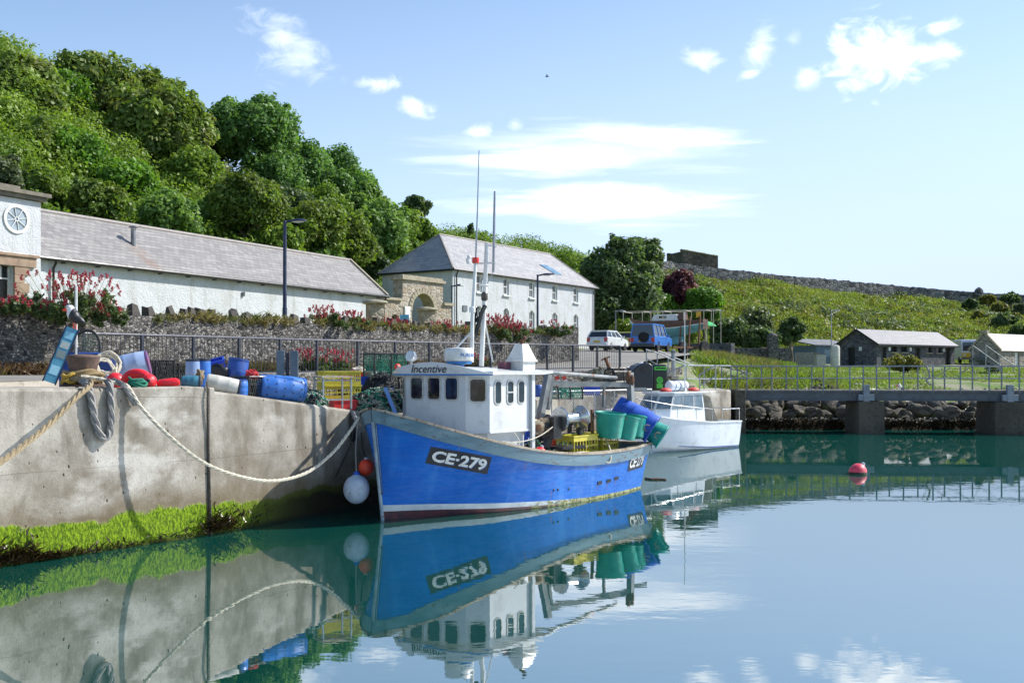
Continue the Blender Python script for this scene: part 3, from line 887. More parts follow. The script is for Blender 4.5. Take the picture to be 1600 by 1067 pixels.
mb = MB(); arch_wall(mb, A3, u3, n3, 0, 4.25, 4.2, 8.85, .81, [(2.1, 1.15, 6.88)])
arch_wall(mb, A3, u3, n3, -1.75, -.02, 4.2, 7.45, .55, [(-.72, .45, 6.1)])
arch_wall(mb, A3 , u3, n3, 4.27, 5.2, 4.2, 7.4, .55, [])
mb.build('wall', M_GATESTONE, t, world=True, smooth=0)
mb = MB(); rz3 = math.atan2(u3.y, u3.x)
mb.box(fr(A3, u3, 2.12, n3, -.4, 8.93), (4.55, 1.1, .18), rz=rz3); mb.box(fr(A3, u3, 2.12, n3, -.4, 9.09), (4.2, .8, .16), rz=rz3)
mb.box(fr(A3, u3, -.95, n3, -.25, 7.52), (1.7, .8, .16), rz=rz3); mb.box(fr(A3, u3, 4.8, n3, -.25, 7.48), (1.1, .8, .18), rz=rz3)
for k in range(15):           # voussoirs
    a_ = math.pi * (k + .5) / 15
    dvec = u3 * math.cos(a_) + V((0, 0, math.sin(a_)))
    c = fr(A3, u3, 2.1, n3, .02, 6.88)
    mb.bar(c + dvec * 1.17, c + dvec * 1.52, .24, .1, up=n3)
mb.build('coping', M_STONECAP, t, world=True)
mb = MB(); mb.box(fr(A3, u3, -.72, n3, -.42, 5.4), (.88, .05, 2.2), rz=rz3); mb.build('door', M_DOORGREEN, t, world=True)
mb = MB(); mb.box(fr(A3, u3, .42, n3, .05, 6.75), (.55, .06, .75), rz=rz3); mb.box(fr(A3, u3, .42, n3, .085, 6.75), (.4, .02, .5), rz=rz3)
mb.build('notice_board', M_SIGNWHITE, t, world=True)
def pier(px, D, label):
    p = G(px, D, 4.55)
    t = thing('stone_pier', label, 'gate pier', p, .6)
    mb = MB(); mb.box((0, 0, .9), (.7, .7, 1.8)); mb.build('shaft', M_GATESTONE, t, smooth=0)
    mb = MB(); mb.lathe([(.62, 1.8), (.66, 1.87), (.6, 1.95), (.1, 2.02)], 16); mb.build('cap', M_STONECAP, t)
pier(667, 58, 'squat stone gate pier with a round cap standing before the gateway arch')
pier(586, 52, 'squat stone gate pier with a round cap at the gable end of the long shed')
t = thing('blue_notice', 'small blue notice board below the gateway side door', 'sign', G(632, 57, 4.55))
mb = MB(); mb.box((0, 0, 1.35), (.5, .04, .36)); mb.build('panel', M_SIGNBLUE, t)
mb = MB(); mb.box((-.18, .05, .7), (.05, .05, 1.4)); mb.box((.18, .05, .7), (.05, .05, 1.4)); mb.build('post', M_GREY, t)
t = thing('white_notice', 'small white notice board standing against the long shed by its downpipe', 'sign', G(589, 56, 4.55))
mb = MB(); mb.box((0, 0, 1.75), (.5, .04, .3)); mb.build('panel', M_SIGNWHITE, t)
mb = MB(); mb.box((0, .05, .85), (.05, .05, 1.7)); mb.build('post', M_GREY, t)

# ------------------------------------------------------------------ toilet block, blue shed, cottage, hill-top buildings
A4 = V((34.9, 98, 0)); u4 = V((.79, .61, 0)).normalized(); n4 = V((u4.y, -u4.x, 0)); L4, W4 = 14.2, 4.13; rz4 = math.atan2(u4.y, u4.x)
t = thing('stone_block', 'long dark stone toilet block with a pale slate roof and several doorways', 'building', A4)
mb = MB()
def at4(px): return along(px, A4, u4)
doors = [(at4(1381) - .45, at4(1381) + .45, 3.05, 5.2), (at4(1434) - .5, at4(1434) + .5, 3.05, 5.2), (at4(1481) - .5, at4(1481) + .5, 3.05, 5.2)]
slots = [(at4(px) - .55, at4(px) + .55, 4.75, 5.25) for px in (1397, 1413, 1451, 1467)]
wall_panel(mb, A4, u4, n4, L4, 2.9, 5.62, doors + slots, .3)
gu = V((-n4.x, -n4.y, 0))
wall_panel(mb, fr(A4, gu, W4), -gu, -u4, W4, 2.9, 5.62, [(.95, 1.75, 3.05, 5.2)], .3)
mb.face(fr(A4, gu, W4, z=5.62), fr(A4, gu, 0, z=5.62), fr(A4, gu, W4 / 2, z=6.85))
wall_panel(mb, fr(A4, u4, L4), gu, u4, W4, 2.9, 5.62); mb.face(fr(A4, u4, L4, z=5.62), fr(A4, u4, L4, gu, W4, 5.62), fr(A4, u4, L4, gu, W4 / 2, 6.85))
wall_panel(mb, fr(A4, u4, L4, gu, W4), -u4, gu, L4, 2.9, 5.62)
mb.build('wall', M_DARKSTONE, t, world=True, smooth=0)
mb = MB()
slab(mb, [fr(A4, u4, -.25, gu, -.3, 5.5), fr(A4, u4, L4 + .25, gu, -.3, 5.5), fr(A4, u4, L4 + .25, gu, W4 / 2, 6.98), fr(A4, u4, -.25, gu, W4 / 2, 6.98)], .12)
slab(mb, [fr(A4, u4, -.25, gu, W4 / 2, 6.98), fr(A4, u4, L4 + .25, gu, W4 / 2, 6.98), fr(A4, u4, L4 + .25, gu, W4 + .3, 5.5), fr(A4, u4, -.25, gu, W4 + .3, 5.5)], .12)
mb.build('roof', M_SLATE3, t, world=True, smooth=0)
mb = MB(); mb.bar(fr(A4, u4, -.3, gu, -.34, 5.4), fr(A4, u4, L4 + .3, gu, -.34, 5.4), .12, .14)
for s0, s1 in (((-.32, 5.42), (W4 / 2, 6.9)), ((W4 / 2, 6.9), (W4 + .32, 5.42))): mb.bar(fr(A4, u4, -.27, gu, s0[0], s0[1]), fr(A4, u4, -.27, gu, s1[0], s1[1]), .06, .2)
mb.build('fascia', M_BLACK, t, world=True)
for a0_, a1_, z0_, z1_ in doors:
    mb = MB(); mb.box(fr(A4, u4, (a0_ + a1_) / 2, n4, -.24, (z0_ + z1_) / 2), (a1_ - a0_, .06, z1_ - z0_), rz=rz4); mb.build('door', M_BLACK, t, world=True)
mb = MB(); mb.box(fr(A4, gu, W4 - 1.35, u4, .24, 4.12), (.06, .8, 2.1), rz=rz4); mb.build('door', M_BLACK, t, world=True)
for a0_, a1_, z0_, z1_ in slots:
    mb = MB(); mb.box(fr(A4, u4, (a0_ + a1_) / 2, n4, -.2, (z0_ + z1_) / 2), (a1_ - a0_, .05, z1_ - z0_), rz=rz4); w_ = mb.build('window', M_GLASS, t, world=True)
    mb = MB(); mb.box(fr(A4, u4, (a0_ + a1_) / 2, n4, .03, z0_ - .06), (a1_ - a0_ + .2, .2, .1), rz=rz4); o = mb.build('sill', M_STONECAP, w_); o.data.transform(Matrix.Translation(-A4))
for px in (1389, 1422, 1474):
    mb = MB(); mb.box(fr(A4, u4, at4(px), n4, .05, 5.05), (.3, .08, .36), rz=rz4); mb.build('door_sign', M_SIGNWHITE, t, world=True)
mb = MB(); mb.box(fr(A4, gu, W4 - 2.4, u4, -.05, 5.05), (.08, .3, .36), rz=rz4); mb.build('door_sign', M_SIGNWHITE, t, world=True)

A5 = G(1561, 100, 0); A5.z = 0; L5, W5 = 11, 2.9
t = thing('stone_cottage', 'pale rubble stone cottage with a light slate roof at the right edge of the view', 'building', A5)
mb = MB(); a_d = 3.2
wall_panel(mb, A5, u4, n4, L5, 2.9, 4.97, [(a_d, a_d + .9, 3.0, 4.75)], .25)
wall_panel(mb, fr(A5, gu, W5), -gu, -u4, W5, 2.9, 4.97, [(.9, 1.6, 3.0, 4.8)], .2); mb.face(fr(A5, gu, W5, z=4.97), fr(A5, gu, 0, z=4.97), fr(A5, gu, W5 / 2, z=6.5))
wall_panel(mb, fr(A5, u4, L5), gu, u4, W5, 2.9, 4.97); mb.face(fr(A5, u4, L5, z=4.97), fr(A5, u4, L5, gu, W5, 4.97), fr(A5, u4, L5, gu, W5 / 2, 6.5))
wall_panel(mb, fr(A5, u4, L5, gu, W5), -u4, gu, L5, 2.9, 4.97)
mb.build('wall', M_COTTAGE, t, world=True, smooth=0)
mb = MB()
slab(mb, [fr(A5, u4, .1, gu, -.2, 4.88), fr(A5, u4, L5, gu, -.2, 4.88), fr(A5, u4, L5, gu, W5 / 2, 6.62), fr(A5, u4, .1, gu, W5 / 2, 6.62)], .12)
slab(mb, [fr(A5, u4, .1, gu, W5 / 2, 6.62), fr(A5, u4, L5, gu, W5 / 2, 6.62), fr(A5, u4, L5, gu, W5 + .2, 4.88), fr(A5, u4, .1, gu, W5 + .2, 4.88)], .12)
mb.build('roof', M_SLATE3, t, world=True, smooth=0)
mb = MB(); mb.bar(fr(A5, u4, .0, gu, -.2, 4.95), fr(A5, u4, .0, gu, W5 / 2, 6.7), .25, .2); mb.bar(fr(A5, u4, .0, gu, W5 + .2, 4.95), fr(A5, u4, 0, gu, W5 / 2, 6.7), .25, .2); mb.box(fr(A5, u4, 0, gu, W5 / 2, 6.75), (.45, .7, .3), rz=rz4)
mb.build('coping', M_STONECAP, t, world=True)
mb = MB(); mb.box(fr(A5, u4, a_d + .45, n4, -.2, 3.87), (.9, .06, 1.75), rz=rz4); mb.build('door', M_SIGNWHITE, t, world=True)
mb = MB(); mb.box(fr(A5, gu, W5 - 1.25, u4, .16, 3.9), (.06, .8, 1.8), rz=rz4); mb.build('door', M_GREY, t, world=True)

M_SHED = mat('blue_grey_boards', '#5d7488', '#6f8698', 3, .7, .3, stretch=(6, 6, .6))
A6 = G(1276, 108, 0); A6.z = 0
t = thing('blue_shed', 'low blue-grey timber shed with a flat felt roof beside the dark stone block', 'building', A6)
mb = MB(); wall_panel(mb, A6, V((.93, .37, 0)), V((.37, -.93, 0)), 5.4, 3.1, 5.6, [(1.0, 2.2, 4.4, 5.2), (3.0, 4.6, 4.2, 5.2)], .12)
wall_panel(mb, fr(A6, V((-.6, .8, 0)), 3.2), V((.6, -.8, 0)), V((-.8, -.6, 0)), 3.2, 3.1, 5.6)
mb.build('wall', M_SHED, t, world=True, smooth=0)
mb = MB(); q0 = A6 + V((-.25, -.3, 0)); 
pts = [fr(q0, V((.93, .37, 0)), 0, z=5.66), fr(q0, V((.93, .37, 0)), 6.0, z=5.6), fr(q0, V((.93, .37, 0)), 6.0, V((-.6, .8, 0)), 4, 6.35), fr(q0, V((.93, .37, 0)), 0, V((-.6, .8, 0)), 4, 6.4)]
mb.prism(pts, V((0, 0, -.12)), V((0, 0, 0))); mb.build('roof', mat('grey_felt', '#66686c', '#7d7f82', 2, .8, .3), t, world=True, smooth=0)
for a0_, a1_, z0_, z1_ in ((1.0, 2.2, 4.4, 5.2), (3.0, 4.6, 4.2, 5.2)):
    mb = MB(); mb.box(fr(A6, V((.93, .37, 0)), (a0_ + a1_) / 2, V((.37, -.93, 0)), -.09, (z0_ + z1_) / 2), (a1_ - a0_, .03, z1_ - z0_), rz=math.atan2(.37, .93)); mb.build('window', mat('shed_glass', '#8fa3b1', '#a8b8c2', 2, .15), t, world=True)

zz = 17.3
A7 = G(1066, 152, 0); A7.z = 0
t = thing('stone_lookout', 'roofless square stone lookout on the skyline above the hill wall', 'ruin', A7)
mb = MB(); uu = V((.94, .34, 0)); nn = V((.34, -.94, 0))
top = [(0, 20.8), (.8, 20.7), (1.6, 20.55), (2.6, 20.35), (3.6, 20.3), (4.0, 20.42), (4.4, 20.2), (6.1, 20.05)]
for off in (0, 4.2):
    base = A7 - nn * off
    outl = [fr(base, uu, 0, z=16), fr(base, uu, 6.1, z=16)] + [fr(base, uu, a, z=z) for a, z in top[::-1]]
    mb.prism(outl, V((0, 0, 0)), -nn * .6)
mb.bar(fr(A7, uu, .3, nn, -.6, 18.1), fr(A7, uu, .3, nn, -4.2, 18.1), .6, 5); mb.bar(fr(A7, uu, 5.8, nn, -.6, 18.0), fr(A7, uu, 5.8, nn, -4.2, 18.0), .6, 4)
mb.build('wall', M_OLDSTONE, t, world=True, smooth=0)
mb = MB(); pr = None
for a, z in zip(np.arange(.1, 6.1, .42), np.linspace(20.82, 20.12, 15)): mb.ball(fr(A7, uu, float(a), nn, -.3, float(z)), (.32, .4, .14 + .08 * RN.random()), 8, k=5)
mb.build('turf_coping', mat('dry_turf', '#7c7b52', '#62653a', 5, .95, .5), t, world=True)

# ------------------------------------------------------------------ walls: retaining wall along the road, wall on the hill crest, low wall
def rough_wall(name, label, pts, z0f, z1f, thick, material, step=.25, amp=.07, cat='wall', jag=.0):
    n_ = max(4, int(sum((b - a).length for a, b in zip(pts, pts[1:])) / step))
    line = [poly_at(pts, i / n_) for i in range(n_ + 1)]
    front = []; mb = MB()
    for i, p in enumerate(line):
        d = (line[min(i + 1, n_)] - line[max(i - 1, 0)]).normalized(); nn = V((d.y, -d.x, 0))
        z0, z1 = z0f(p), z1f(p) + jag * (noise.noise(p * 1.3) + .5 * noise.noise(p * 4))
        k = max(2, int((z1 - z0) / step)); k = K_
        row = []
        for j in range(k + 1):
            z = z0 + (z1 - z0) * j / k
            off = noise.noise(V((p.x * 2.1, p.y * 2.1, z * 2.6))) * amp + noise.noise(V((p.x * 5, p.y * 5, z * 6))) * amp * .6
            batter = .12 * (1 - j / k)
            q = p + nn * (off + batter); row.append(V((q.x, q.y, z)))
        zt = z1 + noise.noise(V((p.x * 3, p.y * 3, 9))) * amp
        for f in (.33, .66, 1): row.append(V((p.x - nn.x * thick * f, p.y - nn.y * thick * f, zt)))
        row.append(V((p.x - nn.x * thick, p.y - nn.y * thick, z0)))
        front.append(row)
    mb.grid(front); mb.face(*front[-1]); mb.face(*front[0][::-1])
    return mb, line
K_ = 12
mb, WLINE = rough_wall('retaining_wall', '', [V((p.x, p.y, 0)) for p in WALL], lambda p: interp(p.y, [(30, 2.6), (48, 2.9), (56, 3.2)]), lambda p: interp(p.y, [(1, 4.75), (36, 4.82), (56, 4.98)]), .55, M_RUBBLE, .2)
t = thing('retaining_wall', 'long rough grey rubble retaining wall along the landward side of the quay road', 'wall', WALL[2])
mb.build('masonry', M_RUBBLE, t, world=True, smooth=60)
mb = MB()
pe = V((2.75, 55.7, 0)); mb2, _ = rough_wall('', '', [pe + V((-.4, -.3, 0)), pe + V((.9, .9, 0))], lambda p: 3.1, lambda p: 5.35, 1.0, M_RUBBLE, .2); mb2.build('end_pillar', M_RUBBLE, t, world=True, smooth=60)
# upright stones along its top
mb = MB()
rr = random.Random(5)
s_ = 0.0; Ltot = sum((b - a).length for a, b in zip(WLINE, WLINE[1:]))
while s_ < Ltot - .6:
    p = poly_at(WLINE, s_ / Ltot); q = poly_at(WLINE, min(1, (s_ + .3) / Ltot)); d = (q - p).normalized(); nn = V((d.y, -d.x, 0))
    wd = rr.uniform(.2, .42); h = rr.uniform(.2, .46) * (1 if rr.random() < .8 else .4)
    z = interp(p.y, [(1, 4.75), (36, 4.82), (56, 4.98)])
    M = Matrix.Rotation(math.atan2(d.y, d.x), 3, 'Z') @ Matrix.Rotation(rr.uniform(-.3, .3), 3, 'Y')
    c = p - nn * .28 + V((0, 0, z + h * .38))
    k0 = len(mb.v); mb.box(c, (wd, .4, h * 1.2), M=M, taper=rr.uniform(.45, .8))
    mb.v[k0:] = [tuple(V(v) + V((rr.uniform(-.05, .05), rr.uniform(-.05, .05), rr.uniform(-.06, .06)))) for v in mb.v[k0:]]
    s_ += wd + rr.uniform(.02, .3) + (.6 if rr.random() < .15 else 0)
mb.build('coping', mat('dark_cope_stone', '#3d3a37', '#5a5550', 5, .9, .5), t, world=True, smooth=30)

crest = [(1015, 405), (1060, 411), (1110, 418), (1200, 428), (1300, 437), (1400, 446), (1500, 455), (1560, 459), (1640, 462), (1750, 466)]
def crestD(px): return interp(px, [(1015, 146), (1040, 149), (1200, 157), (1400, 171), (1600, 179), (1900, 184)])
pts = [P(px, py, crestD(px)) for px, py in crest]
zt_ = [(p.x, p.z) for p in pts]
K_ = 8
mb, _ = rough_wall('', '', [V((p.x, p.y, 0)) for p in pts], lambda p: interp(p.x, zt_) - 3.2, lambda p: interp(p.x, zt_), .9, M_HILLSTONE, .6, .12, jag=.22)
t = thing('hill_wall', 'long dark drystone wall running down the grassy hill crest against the sky', 'wall', pts[3]); mb.build('masonry', M_HILLSTONE, t, world=True, smooth=60)
p = P(1529.5, 457, crestD(1529) - .5)
t = thing('cairn', 'small dark stone cairn on the crest wall against the sky', 'cairn', p)
mb = MB(); mb.lathe([(.75, -.6), (.72, .3), (.5, .62), (.2, .85), (.0, .95)], 9); o = mb.build('stones', M_HILLSTONE, t, smooth=0)
K_ = 6
mb, _ = rough_wall('', '', [G(1150, 92, 0), G(1195, 92.5, 0), G(1236, 93, 0)], lambda p: 3.2, lambda p: 5.0, .5, M_RUBBLE, .3)
t = thing('low_wall', 'low weathered stone wall with a pillar at its end, left of the blue shed', 'wall', G(1195, 92, 3.5)); mb.build('masonry', M_RUBBLE, t, world=True)
mb = MB(); mb.box(G(1207, 92, 4.5), (.8, .8, 3)); mb.ball(G(1207, 92, 6.0), (.45, .45, .35), 10); mb.build('pillar', M_RUBBLE, t, world=True, smooth=30)
mb, _ = rough_wall('', '', [G(1148, 80, 0), G(1080, 83, 0)], lambda p: 3.2, lambda p: 5.1, .5, M_RUBBLE, .3)
t = thing('bank_wall', 'short dark stone wall under the yacht on the bank', 'wall', G(1100, 81, 3.5)); mb.build('masonry', M_DARKSTONE, t, world=True)

# ------------------------------------------------------------------ lamp posts
def lamp(px, D, zb, zt, label, arm=.95, r=.085, kind='hood', m=M_NAVY):
    t = thing('street_lamp', label, 'street lamp', G(px, D, zb), 0, 'street lamps of the harbour')
    h = zt - zb
    mb = MB(); mb.tube([(0, 0, 0), (0, 0, h * .25), (0, 0, h * .26), (0, 0, h)], [r * 1.25, r * 1.2, r, r * .85], 10); mb.build('pole', m, t)
    mb = MB()
    mb.tube([(-.02, 0, h - .03), (.12, 0, h + .04), (.3, 0, h + .06)], [.05, .05, .06], 8)
    k = arm
    sec = [(.25, .07, .06), (.4, .17, .11), (.62, .21, .12), (k - .12, .17, .08), (k, .05, .03)]
    rows = []
    for x, w_, hh in sec:
        rows.append([V((x, w_ * math.cos(a_), h + .04 + hh * math.sin(a_) * (1 if math.sin(a_) > 0 else .15) + (x - .25) * .05)) for a_ in [2 * math.pi * i / 12 for i in range(13)]])
    mb.grid(rows); mb.ball((0, 0, h + .02), .075, 10)
    mb.build('lamp_head', m, t)
    mb = MB(); mb.ball((.6, 0, h + .045), (.28, .15, .05), 12); mb.build('lamp_glass', M_LAMPGLASS, t)
    return t
lamp(445, 46, 4.5, 9.62, 'tall navy street lamp on the retaining wall before the long shed roof', 1.0, .09)
lamp(840, 68, 4.3, 9.25, 'navy street lamp in front of the two rows of store windows', 1.2, .08)
lamp(706, 73, 4.3, 8.95, 'slim dark street lamp at the corner of the white store by its downpipe', .55, .05)
lamp(962, 88, 4.6, 8.0, 'short grey street lamp before the dark sycamore left of the yacht', .6, .05, m=M_GREY)
lamp(1299, 101, 3.4, 8.8, 'thin galvanised street lamp standing by the blue shed', .5, .05, m=M_GALV)
# ------------------------------------------------------------------ foliage
NR = np.random.default_rng(3)
def leafmat(name, c1, c2, c3=None, trans=.42, rough=.5):
    m, g, b, out = newmat(name)
    at = g.new('ShaderNodeAttribute'); at.attribute_name = 'tint'
    col = g.mix(at.outputs['Fac'], tuple(c1) + (1,), tuple(c2) + (1,))
    n = g.noise(g.coord(), .55, 3)
    if c3: col = g.mix(g.rng(n, .46, .62), col, tuple(c3) + (1,))
    g.link(col, b.inputs['Base Color']); b.inputs['Roughness'].default_value = rough; b.inputs['Specular IOR Level'].default_value = .35
    tr = g.new('ShaderNodeBsdfTranslucent')
    tc = g.mix(1., col, (1.25, 1.3, .6, 1), 'MULTIPLY'); g.link(tc, tr.inputs['Color'])
    mx = g.new('ShaderNodeMixShader'); mx.inputs[0].default_value = trans
    g.link(b.outputs[0], mx.inputs[1]); g.link(tr.outputs[0], mx.inputs[2]); g.link(mx.outputs[0], out.inputs[0])
    return m
LM = {
    'scrub': leafmat('scrub_leaf', (0.056, 0.123, 0.016), (0.314, 0.431, 0.067), (0.134, 0.224, 0.034)),
    'olive': leafmat('sycamore_leaf', (0.073, 0.129, 0.025), (0.241, 0.336, 0.067), (0.185, 0.218, 0.062)),
    'ash': leafmat('ash_leaf', (0.067, 0.146, 0.039), (0.179, 0.325, 0.084)),
    'thorn': leafmat('hawthorn_leaf', (0.056, 0.106, 0.020), (0.213, 0.308, 0.050), (0.134, 0.179, 0.036)),
    'light': leafmat('light_green_leaf', (0.095, 0.185, 0.039), (0.258, 0.392, 0.106)),
    'dark': leafmat('dark_green_leaf', (0.047, 0.090, 0.034), (0.146, 0.213, 0.084)),
    'grey': leafmat('grey_green_leaf', (0.062, 0.090, 0.039), (0.168, 0.207, 0.106)),
    'bright': leafmat('bright_leaf', (0.062, 0.146, 0.017), (0.168, 0.325, 0.039)),
    'purple': leafmat('purple_leaf', (.050, .018, .030), (.240, .085, .115)),
    'grass': leafmat('grass_blade', (.120, .180, .032), (.300, .340, .080), (.200, .250, .055)),
    'lush': leafmat('lush_grass_blade', (.095, .170, .022), (.240, .330, .050), (.170, .200, .060)),
    'dry': leafmat('dry_weed', (.130, .105, .045), (.300, .260, .120), (.120, .140, .045)),
    'rust': leafmat('rust_weed', (.075, .040, .025), (.170, .110, .065), (.110, .100, .045)),
    'flower': leafmat('valerian_flower', (.32, .025, .050), (.60, .080, .130), trans=.2),
    'valerian': leafmat('valerian_leaf', (.050, .090, .030), (.130, .180, .065)),
    'gorse': leafmat('gorse_leaf', (.100, .120, .030), (.260, .250, .060)),
    'kelp': leafmat('kelp_frond', (.018, .012, .006), (.060, .040, .014), trans=.05, rough=.25),
}
def unit(a): return a / np.maximum(np.linalg.norm(a, axis=1), 1e-9)[:, None]

def leaf_arrays(cen, rad_, per, size, up=.3, flat=(1, 1, 1), shell=.55, tint=None, long=1.7, hang=0.):
    """cen (N,3), rad_ (N,), per leaves in each clump -> quad corners and tints"""
    cen = np.asarray(cen, float); n = len(cen)
    rad_ = np.broadcast_to(np.asarray(rad_, float), (n,))
    size = np.broadcast_to(np.asarray(size, float), (n,))
    tint = NR.random(n) if tint is None else np.asarray(tint, float)
    per = np.broadcast_to(np.asarray(per, int), (n,))
    idx = np.repeat(np.arange(n), per); m = len(idx)
    d = unit(NR.normal(size=(m, 3)))
    r = shell + (1 - shell) * NR.random(m)
    pos = cen[idx] + d * (r * rad_[idx])[:, None] * np.asarray(flat)
    nrm = unit(d * .7 + NR.normal(size=(m, 3)) * .55 + np.array([0, 0, up]))
    tg = unit(np.cross(nrm, NR.normal(size=(m, 3)))); tg[:, 2] -= hang; tg = unit(tg)
    bt = unit(np.cross(nrm, tg))
    s = size[idx] * (.6 + .8 * NR.random(m))
    L = tg * (s * long * .5)[:, None]; Wd = bt * (s * .5)[:, None]
    q = np.stack([pos - L, pos + Wd - L * .1, pos + L, pos - Wd - L * .1], 1)
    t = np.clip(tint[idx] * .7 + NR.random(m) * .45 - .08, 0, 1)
    return q, t

def blade_arrays(base, h, w, lean=.4, tint=None):
    base = np.asarray(base, float); m = len(base)
    h = np.broadcast_to(np.asarray(h, float), (m,)) * (.6 + .7 * NR.random(m)); w = np.broadcast_to(np.asarray(w, float), (m,))
    a = NR.random(m) * 6.283; sx = np.stack([np.cos(a), np.sin(a), np.zeros(m)], 1)
    ln = NR.normal(size=(m, 3)) * lean; ln[:, 2] = 1; ln = unit(ln)
    mid = base + ln * (h * .55)[:, None]; tip = base + ln * h[:, None] + np.stack([ln[:, 0] * h * .25, ln[:, 1] * h * .25, -h * .06], 1)
    wv = sx * (w * .5)[:, None]
    q = np.stack([base - wv * .6, base + wv * .6, mid + wv, tip], 1)
    t = NR.random(m) if tint is None else np.clip(np.asarray(tint) * .6 + NR.random(m) * .4, 0, 1)
    return q, t

def quads_obj(name, parts, material, parent=None, origin=None):
    """parts: list of (quads, tints); corners are world points, moved to the parent's frame"""
    q = np.concatenate([p[0] for p in parts]); t = np.concatenate([p[1] for p in parts])
    if origin is not None: q = q - np.asarray(origin)[None, None, :]
    n = len(q); me = bpy.data.meshes.new(name)
    me.vertices.add(4 * n); me.vertices.foreach_set('co', q.astype(np.float32).ravel())
    me.loops.add(4 * n); me.loops.foreach_set('vertex_index', np.arange(4 * n, dtype=np.int32))
    me.polygons.add(n); me.polygons.foreach_set('loop_start', np.arange(0, 4 * n, 4, dtype=np.int32))
    me.update(calc_edges=True)
    a = me.attributes.new('tint', 'FLOAT', 'FACE'); a.data.foreach_set('value', t.astype(np.float32))
    me.materials.append(LM[material] if isinstance(material, str) else material)
    o = bpy.data.objects.new(name, me); COL.objects.link(o)
    if parent is not None: o.parent = parent
    return o

def crown_clumps(c, r, n, seed, low=-.55):
    rg = np.random.default_rng(seed)
    out = []
    while len(out) < n:
        d = rg.normal(size=3); d /= np.linalg.norm(d)
        if d[2] < low: continue
        k = .55 + .38 * rg.random()
        # lumpy outline
        k *= 1 + .22 * noise.noise(V(d * 1.9) + V((seed, 0, 0)))
        out.append(np.array(c) + d * np.array(r) * k)
    return np.array(out)

M_BARK = mat('grey_bark', '#5c5347', '#7c7263', 5, .9, .6, stretch=(1, 1, .3))
def tree(name, label, cat, base, cc, r, kind, nclump=46, per=210, leaf=.22, seed=1, group=None, clump=.36, limbs=7, hang=0., up=.35, trunk_r=None, low=-.5):
    """trunk with limbs reaching to the leaf clumps, and a crown of leaves"""
    base = V(base); cc = V(cc); r = np.array(r, float)
    t = thing(name, label, cat, base, 0, group)
    cl = crown_clumps(cc, r, nclump, seed, low)
    cr = clump * r.mean() * (.75 + .5 * np.random.default_rng(seed + 5).random(nclump))
    tints = np.random.default_rng(seed + 9).random(nclump)
    q = leaf_arrays(cl, cr, per, leaf, up=up, tint=tints, shell=.45, hang=hang)
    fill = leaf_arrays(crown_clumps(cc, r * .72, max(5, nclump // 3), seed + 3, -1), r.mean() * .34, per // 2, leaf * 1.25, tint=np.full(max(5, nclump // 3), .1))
    tw = leaf_arrays(crown_clumps(cc, r * 1.12, nclump, seed + 7, low), clump * r.mean() * .42, max(6, per // 9), leaf, up=up, shell=.1)   # loose sprays outside
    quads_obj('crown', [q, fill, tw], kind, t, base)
    mb = MB(); tr = trunk_r or .05 * r.mean() + .06
    fork = base.lerp(cc, .45)
    mb.tube([base - V((0, 0, .5)), base.lerp(fork, .5) + V((.05 * r[0], 0, 0)), fork], [tr * 1.3, tr, tr * .8], 9)
    rg = random.Random(seed)
    for i in range(limbs):
        e = V(cl[rg.randrange(nclump)]); mid = fork.lerp(e, .5) + V((rg.uniform(-.1, .1) * r[0], rg.uniform(-.1, .1) * r[1], .08 * r[2]))
        mb.tube([fork - V((0, 0, tr)), mid, e], [tr * .62, tr * .38, tr * .12], 6)
    mb.build('trunk', M_BARK, t, world=True, smooth=60)
    return t

def T(name, label, cat, px, ytop, ybot, D, hw, kind, depth=None, **kw):
    """tree placed by compass column and distance; ytop/ybot are the crown's top and bottom rows at that distance, hw its half width there"""
    top = H - (ytop - HY) / F * D; bot = H - (ybot - HY) / F * D; rx = hw / F * D
    zb = land_z(px, D)
    c = G(px, D, (top + bot) / 2)
    return tree(name, label, cat, G(px, D, min(zb, bot + .4)), c, (rx, depth or rx * .9, (top - bot) / 2), kind, **kw)

# --- trees on the wooded slope, left to right
SL = 'trees and bushes on the wooded slope'
T('sycamore_tree', 'olive sycamore at the far left of the slope above the gatehouse', 'tree', 35, 92, 205, 74, 62, 'olive', nclump=50, per=260, leaf=.24, seed=21, group=SL)
T('sycamore_tree', 'small dark sycamore poking above the slope at the left end of the skyline', 'tree', 4, 64, 130, 84, 30, 'dark', nclump=26, per=180, leaf=.24, seed=22, group=SL)
T('sycamore_tree', 'largest olive-brown sycamore, spreading from the skyline down the middle of the slope', 'tree', 245, 128, 318, 82, 82, 'olive', nclump=95, per=300, leaf=.25, seed=23, group=SL, clump=.28)
T('sycamore_tree', 'olive sycamore with a ragged top on the skyline left of the biggest one', 'tree', 145, 90, 200, 85, 78, 'olive', nclump=60, per=240, leaf=.25, seed=24, group=SL, clump=.3)
T('sycamore_tree', 'olive sycamore on the skyline between the ragged one and the rounded ash', 'tree', 228, 112, 215, 90, 62, 'thorn', nclump=45, per=230, leaf=.25, seed=25, group=SL)
T('ash_tree', 'tall rounded green ash with sky showing through its lower limbs', 'tree', 392, 154, 262, 92, 82, 'ash', nclump=62, per=330, leaf=.22, seed=26, group=SL, clump=.27, hang=.25, limbs=12, trunk_r=.3)
T('ash_tree', 'drooping green ash at the right shoulder of the rounded ash', 'tree', 470, 222, 330, 94, 50, 'ash', nclump=46, per=300, leaf=.22, seed=27, group=SL, hang=.25)
T('ash_tree', 'green ash on the falling skyline beyond the drooping one', 'tree', 522, 236, 350, 97, 48, 'ash', nclump=46, per=280, leaf=.22, seed=28, group=SL)
